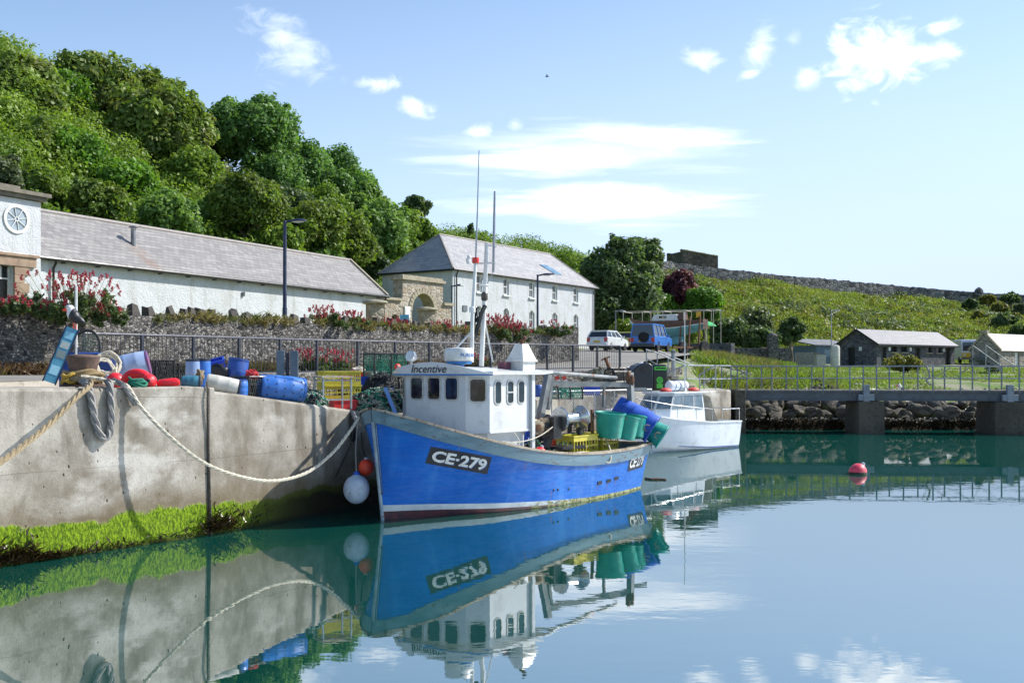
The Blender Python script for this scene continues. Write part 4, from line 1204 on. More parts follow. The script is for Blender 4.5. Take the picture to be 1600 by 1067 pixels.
T('hawthorn_bush', 'dark round hawthorn above the roof behind the tall street lamp', 'bush', 392, 278, 372, 72, 62, 'thorn', nclump=55, per=260, leaf=.19, seed=29, group=SL)
T('hawthorn_bush', 'olive hawthorn filling the slope right of the tall street lamp', 'bush', 478, 318, 418, 76, 62, 'thorn', nclump=52, per=260, leaf=.19, seed=30, group=SL)
T('hawthorn_bush', 'brown-green hawthorn beside the gable of the long shed', 'bush', 540, 338, 440, 80, 46, 'thorn', nclump=44, per=240, leaf=.19, seed=31, group=SL)
T('light_tree', 'pale green leafy tree behind the dark hipped roof', 'tree', 588, 316, 420, 92, 48, 'light', nclump=50, per=300, leaf=.25, seed=32, group=SL)
T('light_tree', 'pale green tree just left of the hipped roof corner', 'tree', 560, 290, 375, 95, 42, 'light', nclump=40, per=260, leaf=.25, seed=33, group=SL)
T('elder_bush', 'dark green elder between the shed gable and the white store', 'bush', 575, 375, 450, 82, 26, 'dark', nclump=26, per=200, leaf=.2, seed=34, group=SL)
T('hawthorn_bush', 'dark bush low on the skyline under the lone round tree', 'bush', 582, 298, 350, 104, 26, 'dark', nclump=24, per=170, leaf=.22, seed=35, group=SL)
T('round_tree', 'lone small round tree standing clear against the sky', 'tree', 650, 306, 344, 108, 21, 'dark', nclump=30, per=220, leaf=.2, seed=36, group=SL)
T('hawthorn_bush', 'green bush under the lone round tree at the store ridge', 'bush', 640, 335, 385, 104, 38, 'scrub', nclump=34, per=220, leaf=.22, seed=37, group=SL)
T('small_conifer', 'tiny pointed conifer on the skyline above the store ridge', 'conifer', 735, 347, 372, 118, 5, 'dark', nclump=14, per=60, leaf=.16, seed=38, group=SL)
T('grey_bush', 'silvery grey-green bush behind the gatehouse parapet', 'bush', 10, 240, 310, 56, 26, 'grey', nclump=24, per=220, leaf=.16, seed=39, group=SL)
T('dark_bush', 'dark olive bush low on the left slope above the gatehouse', 'bush', 50, 190, 250, 68, 42, 'thorn', nclump=30, per=200, leaf=.19, seed=40, group=SL)
T('elder_bush', 'dark bush in the hollow between the two ash trees', 'bush', 452, 290, 345, 84, 42, 'dark', nclump=30, per=200, leaf=.2, seed=41, group=SL)
T('grey_bush', 'greyish bramble bush with bare twigs in mid slope', 'bush', 330, 250, 300, 84, 28, 'grey', nclump=20, per=130, leaf=.18, seed=42, group=SL)
for i, (px, a_, b_, D, hw, kd, lb) in enumerate((
    (305, 232, 330, 79, 48, 'scrub', 'green bush under the right edge of the biggest sycamore'), (352, 300, 372, 73, 44, 'light', 'pale green bush just above the long roof left of the dark hawthorn'),
    (195, 250, 335, 70, 52, 'bright', 'fresh green bush below the biggest sycamore in mid slope'), (108, 205, 300, 70, 50, 'bright', 'fresh green bush in mid slope above the flue pipe'),
    (150, 285, 350, 60, 48, 'thorn', 'olive bush touching the long roof above the flue pipe'), (262, 305, 368, 64, 48, 'light', 'pale green bush touching the middle of the long roof'),
    (432, 352, 412, 72, 38, 'scrub', 'green bush low behind the tall street lamp'), (508, 388, 442, 76, 32, 'light', 'pale green bush at the right end of the long roof'),
    (622, 362, 412, 97, 32, 'scrub', 'green bush hard against the slope of the hipped roof'), (335, 186, 262, 91, 38, 'thorn', 'olive bush at the left foot of the rounded ash'),
    (425, 232, 315, 90, 46, 'ash', 'green ash sapling under the rounded ash'), (505, 292, 365, 88, 46, 'scrub', 'green bush under the drooping ash'),
    (92, 112, 200, 80, 46, 'bright', 'fresh green bush near the skyline between the two left sycamores'), (60, 265, 335, 60, 36, 'thorn', 'olive bush behind the gatehouse roof corner'),
    (550, 260, 330, 102, 36, 'ash', 'green tree on the falling skyline left of the lone round tree'))):
    T('slope_bush', lb, 'bush', px, a_, b_, D, hw, kd, nclump=38, per=230, leaf=.18, seed=200 + i, group=SL, clump=.4, low=-.7)
# --- trees by the yacht
YT = 'trees behind the yacht'
T('sycamore_tree', 'big dark green sycamore behind the right end of the white store', 'tree', 962, 376, 552, 102, 64, 'dark', nclump=130, per=420, low=-.9, leaf=.26, seed=51, group=YT, clump=.28, depth=4.2)
T('sycamore_tree', 'round dark treetop on the skyline behind the big sycamore', 'tree', 1003, 374, 425, 126, 36, 'dark', nclump=36, per=240, leaf=.26, seed=52, group=YT)
T('grey_tree', 'grey-green tree between the big sycamore and the purple one', 'tree', 1016, 408, 500, 122, 32, 'grey', nclump=40, per=240, leaf=.22, seed=53, group=YT)
T('purple_tree', 'round purple-leaved tree above the yacht', 'tree', 1058, 427, 486, 120, 31, 'purple', nclump=48, per=260, leaf=.22, seed=54, group=YT)
T('light_bush', 'bright green bush above the yacht deck, right of the purple tree', 'bush', 1099, 452, 512, 117, 30, 'bright', nclump=46, per=260, leaf=.21, seed=55, group=YT)
T('light_bush', 'small bright green bush above the yacht bow, left of the purple tree', 'bush', 1035, 462, 512, 118, 22, 'bright', nclump=28, per=220, leaf=.2, seed=56, group=YT)
T('dark_bush', 'low green hedge bush under the big sycamore left of the yacht', 'bush', 980, 498, 540, 95, 24, 'lush', nclump=24, per=160, leaf=.18, seed=57, group=YT)
T('dark_bush', 'round dark shrub on the bank left of the blue shed', 'bush', 1237, 494, 545, 106, 19, 'dark', nclump=26, per=200, leaf=.18, seed=58, group=YT)
T('low_shrub', 'yellow-green shrub before the dark stone block', 'shrub', 1411, 556, 582, 84, 26, 'gorse', nclump=30, per=180, leaf=.12, seed=59, group=YT)
T('elder_bush', 'leggy grey-green bush on the bank above the low wall', 'bush', 1185, 478, 545, 108, 24, 'grey', nclump=26, per=110, leaf=.2, seed=60, group=YT)
T('dark_bush', 'dense dark scrub bush right of the yacht', 'bush', 1142, 498, 550, 98, 34, 'dark', nclump=34, per=180, leaf=.2, seed=61, group=YT)
T('dark_bush', 'low dark hedge bush behind the low wall', 'bush', 1188, 512, 552, 97, 30, 'dark', nclump=28, per=160, leaf=.2, seed=62, group=YT)
GC = 'gorse bushes on the right end of the hill'
gor = [(1545, 470, 12, 'gorse', 'yellowish gorse bush nearest the crest wall, leftmost of the cluster'), (1562, 482, 14, 'gorse', 'largest yellowish gorse bush in the middle of the cluster'), (1580, 468, 15, 'dark', 'dark bush touching the crest wall at the right end of the cluster'), (1598, 486, 14, 'grey', 'grey-green bush at the right edge of the view on the hill'), (1530, 496, 12, 'gorse', 'low gorse bush at the lower left of the cluster'), (1570, 507, 20, 'dark', 'wide dark bush at the foot of the gorse cluster'), (1592, 520, 16, 'dark', 'dark bush just above the cottage roof'), (1516, 476, 12, 'dark', 'dark bush beside the rocky edge of the gorse cluster'), (1585, 498, 11, 'gorse', 'small yellow gorse bush under the grey-green one')]
for i, (px, py, hw, kd, lb) in enumerate(gor):
    D = interp(py, [(460, 172), (480, 160), (500, 146), (520, 132)])
    T('gorse_bush' if kd == 'gorse' else 'hill_bush', lb, 'bush', px, py - hw * .75, py + hw * .6, D, hw, kd, nclump=18, per=110, leaf=.28, seed=70 + i, group=GC)

# --- the scrub that covers the slope, and the grass of the open hill: nobody could count it
def scatter(n, pxr, f0, f1, seed, tries=60):
    rg = random.Random(seed); out = []
    while len(out) < n:
        px = rg.uniform(*pxr)
        d0 = None
        for (a, pa), (b, pb) in zip(HILL, HILL[1:]):
            if a <= px <= b:
                k = (px - a) / (b - a); d0 = pa[1][0] * (1 - k) + pb[1][0] * k; d1 = pa[3][0] * (1 - k) + pb[3][0] * k
        D = d0 + (d1 - d0) * (f0 + (f1 - f0) * rg.random())
        out.append((px, D))
    return out
cen = []; rr_ = []; tn = []
for px, D in scatter(2300, (-60, 760), -.05, 1.12, 1) + scatter(420, (690, 1010), .1, 1.25, 2):
    z = hill_z(px, D); x = (px - CX) / F * D
    r = .5 + 1.5 * random.Random(int(px * 100 + D * 7)).random() ** 2.2
    cen.append((x, D, z + r * .55)); rr_.append(r); tn.append(.45 + 1.1 * noise.noise(V((x * .13, D * .13, 3))) + .6 * noise.noise(V((x * .8, D * .8, 1))))
cen = np.array(cen); rr_ = np.array(rr_); tn = np.clip(np.array(tn), 0, 1)
o = quads_obj('hillside_scrub', [leaf_arrays(cen, rr_, (190 * rr_ ** 1.6 + 90).astype(int), .145, tint=tn, flat=(1, 1, .95), shell=.55)], 'scrub')
tag(o, kind='stuff')
cen = []; rr_ = []; tn = []
for px, D in scatter(420, (1040, 1700), .02, 1.0, 5):
    x = (px - CX) / F * D; k = noise.noise(V((x * .06, D * .06, 8)))
    if k < .06: continue
    r = .5 + .9 * RN.random(); cen.append((x, D, hill_z(px, D) + r * .3)); rr_.append(r); tn.append(RN.random())
o = quads_obj('hill_scrub', [leaf_arrays(np.array(cen), np.array(rr_), 130, .22, tint=tn, flat=(1.2, 1.2, .7), shell=.5)], 'grey'); tag(o, kind='stuff')
for nm, kd, n_, thr, sd, rmax in (('hill_bracken', 'gorse', 1500, -.3, 15, .6), ('hill_gorse_scrub', 'lush', 900, -.05, 16, .8), ('hill_dark_scrub', 'dark', 420, .0, 17, .9)):
    cen = []; rr_ = []; tn = []
    for px, D in scatter(n_, (1010, 1720) if kd != 'dark' else (1080, 1720), .02, 1.02, sd):
        x = (px - CX) / F * D
        if noise.noise(V((x * .07, D * .07, sd))) + (0 if kd != 'dark' else (px - 1450) / 900 + .1) < thr: continue
        r = .25 + rmax * RN.random() ** 1.5; cen.append((x, D, hill_z(px, D) + r * .4)); rr_.append(r); tn.append(RN.random())
    tag(quads_obj(nm, [leaf_arrays(np.array(cen), np.array(rr_), 46, .2, tint=tn, flat=(1.3, 1.3, .8), shell=.4)], kd), kind='stuff')
pts = scatter(30000, (1000, 1720), -.06, 1.0, 6)
bs = np.array([G(px, D, hill_z(px, D) - .05) for px, D in pts]); tn = np.array([.5 + .8 * noise.noise(V((p[0] * .1, p[1] * .1, 4))) for p in bs])
o = quads_obj('hill_grass', [blade_arrays(np.repeat(bs, 4, 0) + NR.normal(size=(len(bs) * 4, 3)) * np.array([.35, .35, 0]), .62, .16, .6, np.repeat(tn, 4))], 'grass'); tag(o, kind='stuff')
# shore grass
def shore_pts(n, pxr, Dr, seed, thr):
    rg = random.Random(seed); out = []
    while len(out) < n:
        px = rg.uniform(*pxr); D = rg.uniform(*Dr); x = (px - CX) / F * D
        if noise.noise(V((x * .22, D * .16, 7))) < thr: continue
        out.append(G(px, D, shore_z(px, D) - .03))
    return np.array(out)
b1 = shore_pts(9000, (1225, 1720), (56, 98), 7, -.08); b2 = shore_pts(5000, (1090, 1235), (54, 90), 8, -.25); b3 = shore_pts(2500, (1235, 1330), (55, 66), 9, -.1)
o = quads_obj('shore_grass', [blade_arrays(np.repeat(b1, 3, 0) + NR.normal(size=(len(b1) * 3, 3)) * np.array([.2, .2, 0]), .28, .07, .6), blade_arrays(np.repeat(b2, 3, 0) + NR.normal(size=(len(b2) * 3, 3)) * np.array([.25, .25, 0]), .6, .07, .45), blade_arrays(b3, .55, .08, .5)], 'lush'); tag(o, kind='stuff')
o = quads_obj('bank_weeds', [blade_arrays(shore_pts(2200, (1100, 1215), (55, 70), 12, -.05), .75, .05, .4), leaf_arrays(shore_pts(500, (1090, 1240), (53, 72), 13, -.1), .45, 22, .12)], 'dry'); tag(o, kind='stuff')

# --- along the retaining wall: dry grasses on top, rusty weeds at its foot
tops = []; foot = []
Lw = sum((b - a).length for a, b in zip(WLINE, WLINE[1:]))
rg = random.Random(31)
for i in range(2600):
    t_ = rg.uniform(.28, .995); p = poly_at(WLINE, t_); q = poly_at(WLINE, min(1, t_ + .004)); d = (q - p).normalized(); nn = V((d.y, -d.x, 0))
    if noise.noise(p * .45) < -.3: continue
    z = interp(p.y, [(1, 4.75), (36, 4.82), (56, 4.98)])
    c = p + nn * rg.uniform(-.35, .1); tops.append((c.x, c.y, z - rg.uniform(-.02, .32) * (c - p).dot(nn) / .1 * .5 if (c - p).dot(nn) > 0 else z))
for i in range(2600):
    t_ = rg.uniform(.25, .9); p = poly_at(WLINE, t_); q = poly_at(WLINE, min(1, t_ + .004)); d = (q - p).normalized(); nn = V((d.y, -d.x, 0))
    if noise.noise(p * .5 + V((4, 0, 0))) < -.1 - (.25 if t_ < .62 else 0): continue
    c = p + nn * rg.uniform(.1, .7); foot.append((c.x, c.y, interp(p.y, [(30, 2.8), (48, 3.05), (56, 3.4)])))
tops = np.array(tops); foot = np.array(foot)
ht = np.clip(1 + 1.1 * np.array([noise.noise(V(p) * .6) for p in tops]), .4, 2)
o = quads_obj('wall_top_weeds', [blade_arrays(np.repeat(tops, 3, 0) + NR.normal(size=(len(tops) * 3, 3)) * .07, np.repeat(ht, 3) * .26, .035, .9), leaf_arrays(tops[::4], .17, 26, .06, shell=.2)], 'dry'); tag(o, kind='stuff')
o = quads_obj('wall_foot_weeds', [blade_arrays(np.repeat(foot, 3, 0) + NR.normal(size=(len(foot) * 3, 3)) * np.array([.08, .08, .0]), .45, .03, .4), leaf_arrays(foot[::3] + np.array([0, 0, .22]), .25, 30, .05, shell=.2)], 'rust'); tag(o, kind='stuff')

# --- red valerian, plant by plant
def valerian(px, D, z, w_, h, label, fl=1.0, seed=1):
    b = G(px, D, z); t = thing('valerian_plant', label, 'plant', b, 0, 'red valerian on and below the stone wall')
    rg = random.Random(seed)
    k = max(8, int(26 * w_)); cl = []
    for i in range(k):
        cl.append((b.x + rg.gauss(0, .33) * w_, b.y + rg.gauss(0, .2) * w_, b.z + h * rg.uniform(.02, .55)))
    quads_obj('leaves', [leaf_arrays(cl, .14 * (.6 + .4 * w_), 70, .075, up=.5, shell=.1)], 'valerian', t, b)
    mb = MB(); fc = []; frd = []
    for i in range(int(34 * w_ * fl) + 4):
        e = b + V((rg.gauss(0, .36) * w_, rg.gauss(0, .22) * w_, h * rg.uniform(.5, 1.0)))
        s_ = b + V(((e.x - b.x) * .5, (e.y - b.y) * .5, h * .15))
        mb.tube([s_, s_.lerp(e, .6) + V((0, 0, .04)), e], .006, 4, caps=False)
        for j in range(3): fc.append((e.x + rg.gauss(0, .02), e.y + rg.gauss(0, .02), e.z - j * .055)); frd.append(.055 - .008 * (2 - j))
    mb.build('stems', mat('plant_stem', '#5d6a3c', '#71774a', 4, .8), t, world=True)
    quads_obj('flowers', [leaf_arrays(fc, frd, 26, .034, shell=.1, long=1.1)], 'flower', t, b)
valerian(118, 31.3, 4.5, 1.7, 1.55, 'largest red valerian, tumbling over the wall above the tilted blue board', 1.5, 1)
valerian(165, 32.3, 4.45, .8, .75, 'red valerian at the right flank of the largest plant', 1.3, 2)
valerian(22, 30.2, 4.7, .6, .5, 'small red valerian on the wall below the sandstone doorway', .8, 3)
valerian(70, 30.6, 4.6, .7, .6, 'sparse valerian on the wall left of the largest plant', .5, 4)
valerian(505, 42.4, 4.75, 1.1, .95, 'tall valerian on the wall just right of the tall street lamp', .9, 5)
valerian(548, 43.8, 4.75, 1.1, .8, 'red valerian on the wall before the gable end of the shed', 1.3, 6)
valerian(590, 45.4, 4.75, .9, .6, 'low valerian on the wall under the white notice board', .8, 7)
valerian(628, 46.6, 4.75, .8, .6, 'low valerian on the wall in front of the gateway side door', .8, 8)
valerian(690, 48.6, 4.75, .9, .65, 'red valerian on the wall at the foot of the gateway', 1.0, 9)
valerian(778, 51.6, 4.5, 1.5, 1.35, 'dense bright red valerian on the wall right of the boat mast', 1.9, 10)
valerian(806, 52.6, 4.5, 1.0, 1.0, 'bright red valerian beside the densest one, below the store windows', 1.7, 11)
valerian(868, 54.6, 4.8, 1.1, .9, 'straggling pale valerian near the end pillar of the wall', .4, 12)
valerian(485, 39.6, 2.9, 1.1, 1.0, 'red valerian at the wall foot behind the railings, left of a pair', 1.0, 13)
valerian(522, 40.8, 2.9, .9, .95, 'red valerian at the wall foot behind the railings, right of a pair', .9, 14)
valerian(742, 49.5, 2.95, .9, .95, 'leafy valerian at the wall foot behind the wheelhouse roof', .6, 15)
# ------------------------------------------------------------------ paints and stuffs afloat
def hullpaint():
    m, g, b, out = newmat('blue_hull_paint')
    v = g.coord(); n = g.noise(v, 1.6, 5, .6); st = g.noise(g.map(v, (3.2, 1, .35)), 1., 5, .6); sc = g.noise(g.map(v, (1.2, 1, 7)), 2.2, 6, .7)
    col = g.mix(g.rng(n, .35, .65), lin('#0a5ab2'), lin('#1266be'))
    col = g.mix(g.math('MULTIPLY', g.rng(st, .52, .7), .4), col, lin('#3a80c8'))
    col = g.mix(g.math('MULTIPLY', g.rng(sc, .63, .7), .5), col, lin('#08418f'))
    x, y, z = g.sep(v)
    rust = None
    for s_, zt in ((2.52, .36), (2.1, .37), (1.72, .4), (4.3, .35), (6.9, 1.5), (5.2, 1.05), (3.1, .88)):
        d = g.math('MULTIPLY', g.rng(g.math('ABSOLUTE', g.math('ADD', g.math('SUBTRACT', x, s_), g.math('MULTIPLY', g.math('SUBTRACT', st, .5), .12))), .035, .0), g.math('MULTIPLY', g.rng(z, zt - .3, zt - .02), g.rng(z, zt + .02, zt)))
        rust = d if rust is None else g.math('MAXIMUM', rust, d)
    col = g.mix(g.math('MULTIPLY', rust, .55), col, lin('#7a5638'))
    g.link(col, b.inputs['Base Color']); b.inputs['Specular IOR Level'].default_value = .35
    g.link(g.rng(sc, .4, .7, .22, .45), b.inputs['Roughness'])
    g.link(g.bump(g.math('ADD', g.noise(v, 5, 3), g.math('MULTIPLY', n, 2)), .25, .01), b.inputs['Normal'])
    return m
M_BLUE = hullpaint()
M_ANTIFOUL = mat('red_antifouling', '#5b2a2e', '#38202a', 3, .7, .3, speck='#4a4a2a', speck_amt=.55)
def fouled(name, c1, c2):
    """paint at the waterline, overgrown with slime more and more towards the stern"""
    m, g, b, out = newmat(name)
    x, y, z = g.sep(g.coord()); n = g.noise(g.map(g.coord(), (1, 1, 2.2)), 5, 6, .7)
    f = g.rng(g.math('ADD', n, g.math('MULTIPLY', g.math('SUBTRACT', 4.9, x), .13)), .5, .66)
    col = g.mix(g.rng(g.noise(g.coord(), 3, 4), .35, .65), lin(c1), lin(c2))
    sl = g.mix(g.rng(g.noise(g.coord(), 14, 4), .4, .6), lin('#3f4518'), lin('#9a9c62'))
    g.link(g.mix(f, col, sl), b.inputs['Base Color']); b.inputs['Roughness'].default_value = .55
    g.link(g.bump(n, .5, .02), b.inputs['Normal'])
    return m
M_STRIPE = fouled('white_boot_top', '#c9d2d6', '#b4bdc0'); M_SLIMED = fouled('slimed_antifouling', '#5b2a2e', '#38202a')
M_SLIME = mat('waterline_slime', '#4d5a1c', '#a6ad6a', 9, .8, .6, contrast=(.4, .6), stretch=(1, 1, 1.5))
M_GUN = mat('worn_gunwale_paint', '#4a6c7e', '#6b8793', 2.4, .6, .3, speck='#503e2c', speck_amt=.58, speck_scale=9, stretch=(.35, 1, 1.6))
M_CAP = mat('weathered_rail_cap', '#8f8270', '#a89f90', 4, .8, .5, speck='#5a3c2a', speck_amt=.56)
M_WH = mat('white_wheelhouse_paint', '#cccfd1', '#c2c6c8', 2, .3, spec=.5, coat=.15)
M_CABGLASS = mat('wheelhouse_glass', '#1a171d', '#4a4550', 2.6, .05, spec=.4, contrast=(.42, .7))  # reflections painted in as paler patches of the base colour
M_CABGLASS2 = mat('side_glass', '#16282f', '#22383f', 3, .05, spec=.5)
M_RUBBER = mat('window_rubber', '#a9aaa6', '#bdbdb9', 5, .6)
M_TRIM = mat('blue_trim', '#1c66ab', '#2a76b8', 5, .4)
M_BLACKPLATE = mat('black_number_plate', '#10151c', '#171d26', 5, .45)
M_LETTER = mat('white_letters', '#d8dad6', '#c4c9c9', 8, .5, speck='#5e6a74', speck_amt=.68)
M_LETTERBLUE = mat('blue_letters', '#2a6fb3', '#2a6fb3', 5, .5)
M_RUST = mat('rusty_iron', '#5a3a29', '#7e5a40', 5, .85, .6, speck='#3b2a24', speck_amt=.55)
M_GALLOW = mat('gallows_steel', '#6a6f72', '#84898a', 3, .5, .2, metal=.3, speck='#7a4a2c', speck_amt=.6, speck_scale=4)
M_STEEL = mat('stainless_steel', '#a9adb0', '#c0c3c6', 5, .25, metal=.8)
M_WHITERUST = mat('white_paint_rust_streaks', '#d8d9d6', '#cfcfcb', 3, .5, speck='#b0722f', speck_amt=.62, speck_scale=3)
M_TUBG = mat('green_tub_plastic', '#128577', '#1c9a88', 3, .45, .1)
M_TUBB = mat('blue_tub_plastic', '#1547a8', '#1d55b8', 3, .45, .1)
M_DECK = mat('grey_deck', '#7f8486', '#6d7274', 3, .8, .2)
M_ORANGE = mat('orange_float', '#d8371d', '#e14a2b', 4, .45)
M_REDFLOAT = mat('red_float_vinyl', '#d81a26', '#e32a35', 4, .4)
M_WHITEFLOAT = mat('scuffed_white_float', '#9fb0c2', '#b5c2cf', 3, .5, .1, speck='#7c8894', speck_amt=.6)
M_ROPE = mat('pale_rope', '#b9b2a0', '#d2ccba', 30, .9, .6)
M_TANROPE = mat('tan_rope', '#74664c', '#94866a', 30, .9, .6)
M_GREYROPE = mat('dark_furry_rope', '#77777a', '#96938c', 20, .95, .9)
M_GREENNET = mat('green_net', '#1d6b57', '#2f8f74', 20, .9, .8)
M_DARKNET = mat('black_net', '#1c2022', '#2c3233', 20, .9, .8)

OB = V((2.5, 26.7, 0)); DB = V((-.635, -.772, 0)).normalized(); NB = V((-DB.y, DB.x, 0)); RZB = math.atan2(DB.y, DB.x)
def BL(p): r = V(p) - OB; return V((r.dot(DB), r.dot(NB), r.z))          # world -> boat (along, abeam, up)
def BW(s, t, z): return OB + DB * s + NB * t + V((0, 0, z))
W_G = [(0, 1.3), (1, 1.42), (2.5, 1.5), (4, 1.52), (5.5, 1.48), (6.5, 1.33), (7.3, 1.06), (7.8, .8), (8.1, .52), (8.22, .3), (8.29, 0)]
W_L = [(0, 1.0), (1, 1.2), (1.6, 1.3), (2.5, 1.38), (4.2, 1.4), (5, 1.3), (6, 1.05), (6.6, .74), (7.1, .45), (7.7, .18), (8.1, .06), (8.29, 0)]
Z_G = [(0, 1.15), (1.8, 1.07), (3.6, 1.12), (5, 1.28), (6, 1.47), (6.56, 1.61), (7.46, 1.87), (8.13, 2.12), (8.29, 2.23)]
def zg(s): return sinterp(s, Z_G)
def stem(z): return 8.0 + .29 * max(0, z) / 2.2 - (.25 * (z * z) if z < 0 else 0)
def hull(u, z, side=1, off=0.):
    """point on the hull at fraction u from stern to stem and height z"""
    sn = u * 8.29
    k = z / zg(sn)
    g_, l_ = sinterp(sn, W_G), sinterp(sn, W_L)
    if z >= 0: b = l_ + (g_ - l_) * max(0, k) ** 1.12
    else: b = l_ * (1 - (z / -.7) ** 2 * .8)
    return V((u * stem(z), side * (max(0, b) + off), z))
boat = thing('fishing_boat', 'blue wooden fishing boat with a white wheelhouse moored bow to the quay', 'fishing boat', OB, RZB)
zl = lambda s: interp(s, [(0, -.03), (3, .0), (5, .06), (8.3, .17)])
zh = lambda s: interp(s, [(0, .05), (3, .07), (5, .16), (8.3, .30)])
us = [i / 56 for i in range(50)] + [49 / 56 + (7 / 56) * (1 - (1 - j / 14) ** 2) for j in range(0, 15)]
us = sorted(set(round(x, 5) for x in us))
mb = MB()
for side in (1, -1):
    rows = []
    for u in us:
        s = u * 8.29; a, b, c = zl(s), zh(s), zg(s) - .26
        zs = [-.65, -.3, a, b] + [b + (c - b) * k / 9 for k in range(1, 10)]
        rows.append([hull(u, z, side) for z in zs])
    for i in range(len(rows) - 1):
        for j in range(len(rows[0]) - 1):
            q = (rows[i][j], rows[i + 1][j], rows[i + 1][j + 1], rows[i][j + 1])
            if side > 0: q = q[::-1]
            sm = (us[i] + us[i + 1]) * 4.15
            mb.mi = 0 if j >= 3 else (1 if j < 2 else 2)
            if j == 1: mb.mi = 3
            mb.face(*q)
    st = rows[0]
    if side > 0: st0 = st
mb.mi = 0
st1 = rows[0]
for j in range(len(st0) - 1): mb.face(st0[j], st0[j + 1], st1[j + 1], st1[j])
hl = mb.build('hull', [M_BLUE, M_ANTIFOUL, M_STRIPE, M_SLIMED], boat, smooth=50)
# join the seams so that the hull shades as one skin
import bmesh
bm = bmesh.new(); bm.from_mesh(hl.data); bmesh.ops.remove_doubles(bm, verts=bm.verts, dist=.0008); bmesh.ops.recalc_face_normals(bm, faces=bm.faces); bm.to_mesh(hl.data); bm.free()
hl.data.polygons.foreach_set('use_smooth', [True] * len(hl.data.polygons)); hl.data.set_sharp_from_angle(angle=rad(50))
# bulwark band, rail cap
mb = MB(); cap = MB()
for side in (1, -1):
    R1 = []; R2 = []
    for u in us:
        s = u * 8.29; z1 = zg(s); z0 = z1 - .27
        o_ = .045 * min(1, (1 - u) * 30 + .25)
        a = hull(u, z0, side); b = hull(u, z0, side, o_); c = hull(u, z1 - .02, side, o_); d = hull(u, z1 - .02, side, -.02); e_ = hull(u, z0 - .1, side, -.05)
        f = .04 * (1 - min(1, (1 - u) * 30))
        for q in (b, c): q.x += f
        R1.append([a, b, c, d, e_])
        z2 = z1 + .035
        w0, w1 = hull(u, z1, side, .06), hull(u, z1, side, -.13)
        if abs(w1.y) < .02 or w1.y * side < 0: w1.y = 0
        w0.x += f * 1.4
        R2.append([w0 + V((0, 0, -.02)), w0 + V((0, 0, .03)), w1 + V((0, 0, .03)), w1 + V((0, 0, -.02))])
    mb.grid(R1, flip=side > 0); cap.grid(R2, flip=side > 0)
# transom bulwark
a, b = hull(0, zg(0), 1), hull(0, zg(0), -1)
mb.box((-.02, 0, zg(0) - .13), (.1, 2.6, .26)); cap.box((0, 0, zg(0) + .005), (.2, 2.7, .05))
mb.build('bulwark', M_GUN, boat, smooth=50); cap.build('rail_cap', M_CAP, boat, smooth=50)
mb = MB()   # stem iron
pts = [V((stem(z) + .015, 0, z)) for z in (-.3, 0, .4, .9, 1.4, 1.97)]
mb.tube(pts, .035, 6); mb.build('stem_band', mat('stem_grey', '#8fa3ad', '#7a8e9a', 3, .6, speck='#5c4a3a', speck_amt=.6), boat)
mb = MB(); rows = []
for u in us:
    s = u * 8.29; zd = .55 if s < 4.3 else .55 + (zg(s) - .4 - .55) * min(1, (s - 4.3) / 1.2)
    w_ = max(0, hull(u, zd, 1).y - .05)
    rows.append([V((u * stem(zd), w_ * k / 4, zd)) for k in range(-4, 5)])
mb.grid(rows); mb.build('deck', M_DECK, boat)
mb = MB()
for side in (1, -1):
    rows = []
    for u in us:
        s = u * 8.29; z1 = zg(s)
        rows.append([hull(u, .5, side, -.07), hull(u, z1 - .01, side, -.07)])
    mb.grid(rows, flip=side < 0)
mb.build('inner_bulwark', mat('inner_bulwark_paint', '#9aa3a6', '#b7bcbb', 3, .6, speck='#6b4a30', speck_amt=.6), boat)
for s_, z_ in ((2.52, .37), (2.1, .38), (1.72, .41)):
    mb = MB(); p = hull(s_ / 8.29, z_, 1, .004); mb.box(p, (.17, .03, .07)); mb.build('scupper', M_BLACK, boat)
for s_, z_ in ((4.35, .36), (4.2, .36), (3.8, .34)):
    mb = MB(); p = hull(s_ / 8.29, z_, 1, .004); mb.ball(p, (.03, .015, .03), 8, k=5); mb.build('outlet', M_BLACK, boat)

# ------------------------------------------------------------------ lettering
def text_mesh(body, bold=0., shear=0.):
    cu = bpy.data.curves.new('lettering', 'FONT'); cu.body = body; cu.size = 1; cu.offset = bold; cu.shear = shear; cu.resolution_u = 3
    o = bpy.data.objects.new('lettering', cu); COL.objects.link(o)
    dg = bpy.context.evaluated_depsgraph_get(); me = bpy.data.meshes.new_from_object(o.evaluated_get(dg))
    vs = [v.co.copy() for v in me.vertices]; fs = [tuple(p.vertices) for p in me.polygons]
    bpy.data.objects.remove(o); bpy.data.curves.remove(cu); bpy.data.meshes.remove(me)
    x0, x1 = min(v.x for v in vs), max(v.x for v in vs); y0, y1 = min(v.y for v in vs), max(v.y for v in vs)
    return [((v.x - x0) / (x1 - x0), (v.y - y0) / (y1 - y0)) for v in vs], fs
def put_text(name, body, fn, material, parent, bold=0., shear=0., sub=True):
    """lettering mapped by fn(a, b) -> point, a and b running 0..1 over the words"""
    vs, fs = text_mesh(body, bold, shear)
    mb = MB(); mb.add([fn(a, b) for a, b in vs], fs)
    o = mb.build(name, material, parent, smooth=0)
    return o
def hull_plate(s0, z0a, z0b, s1, z1a, z1b, slant):
    """patch on the near side of the hull; a runs aft along it"""
    def fn(a, b, off):
        z = (z0a + (z0b - z0a) * b) * (1 - a) + (z1a + (z1b - z1a) * b) * a
        s = s0 + (s1 - s0) * a + slant * (b - .5)
        return hull(s / 8.29, z, 1, off)
    return fn
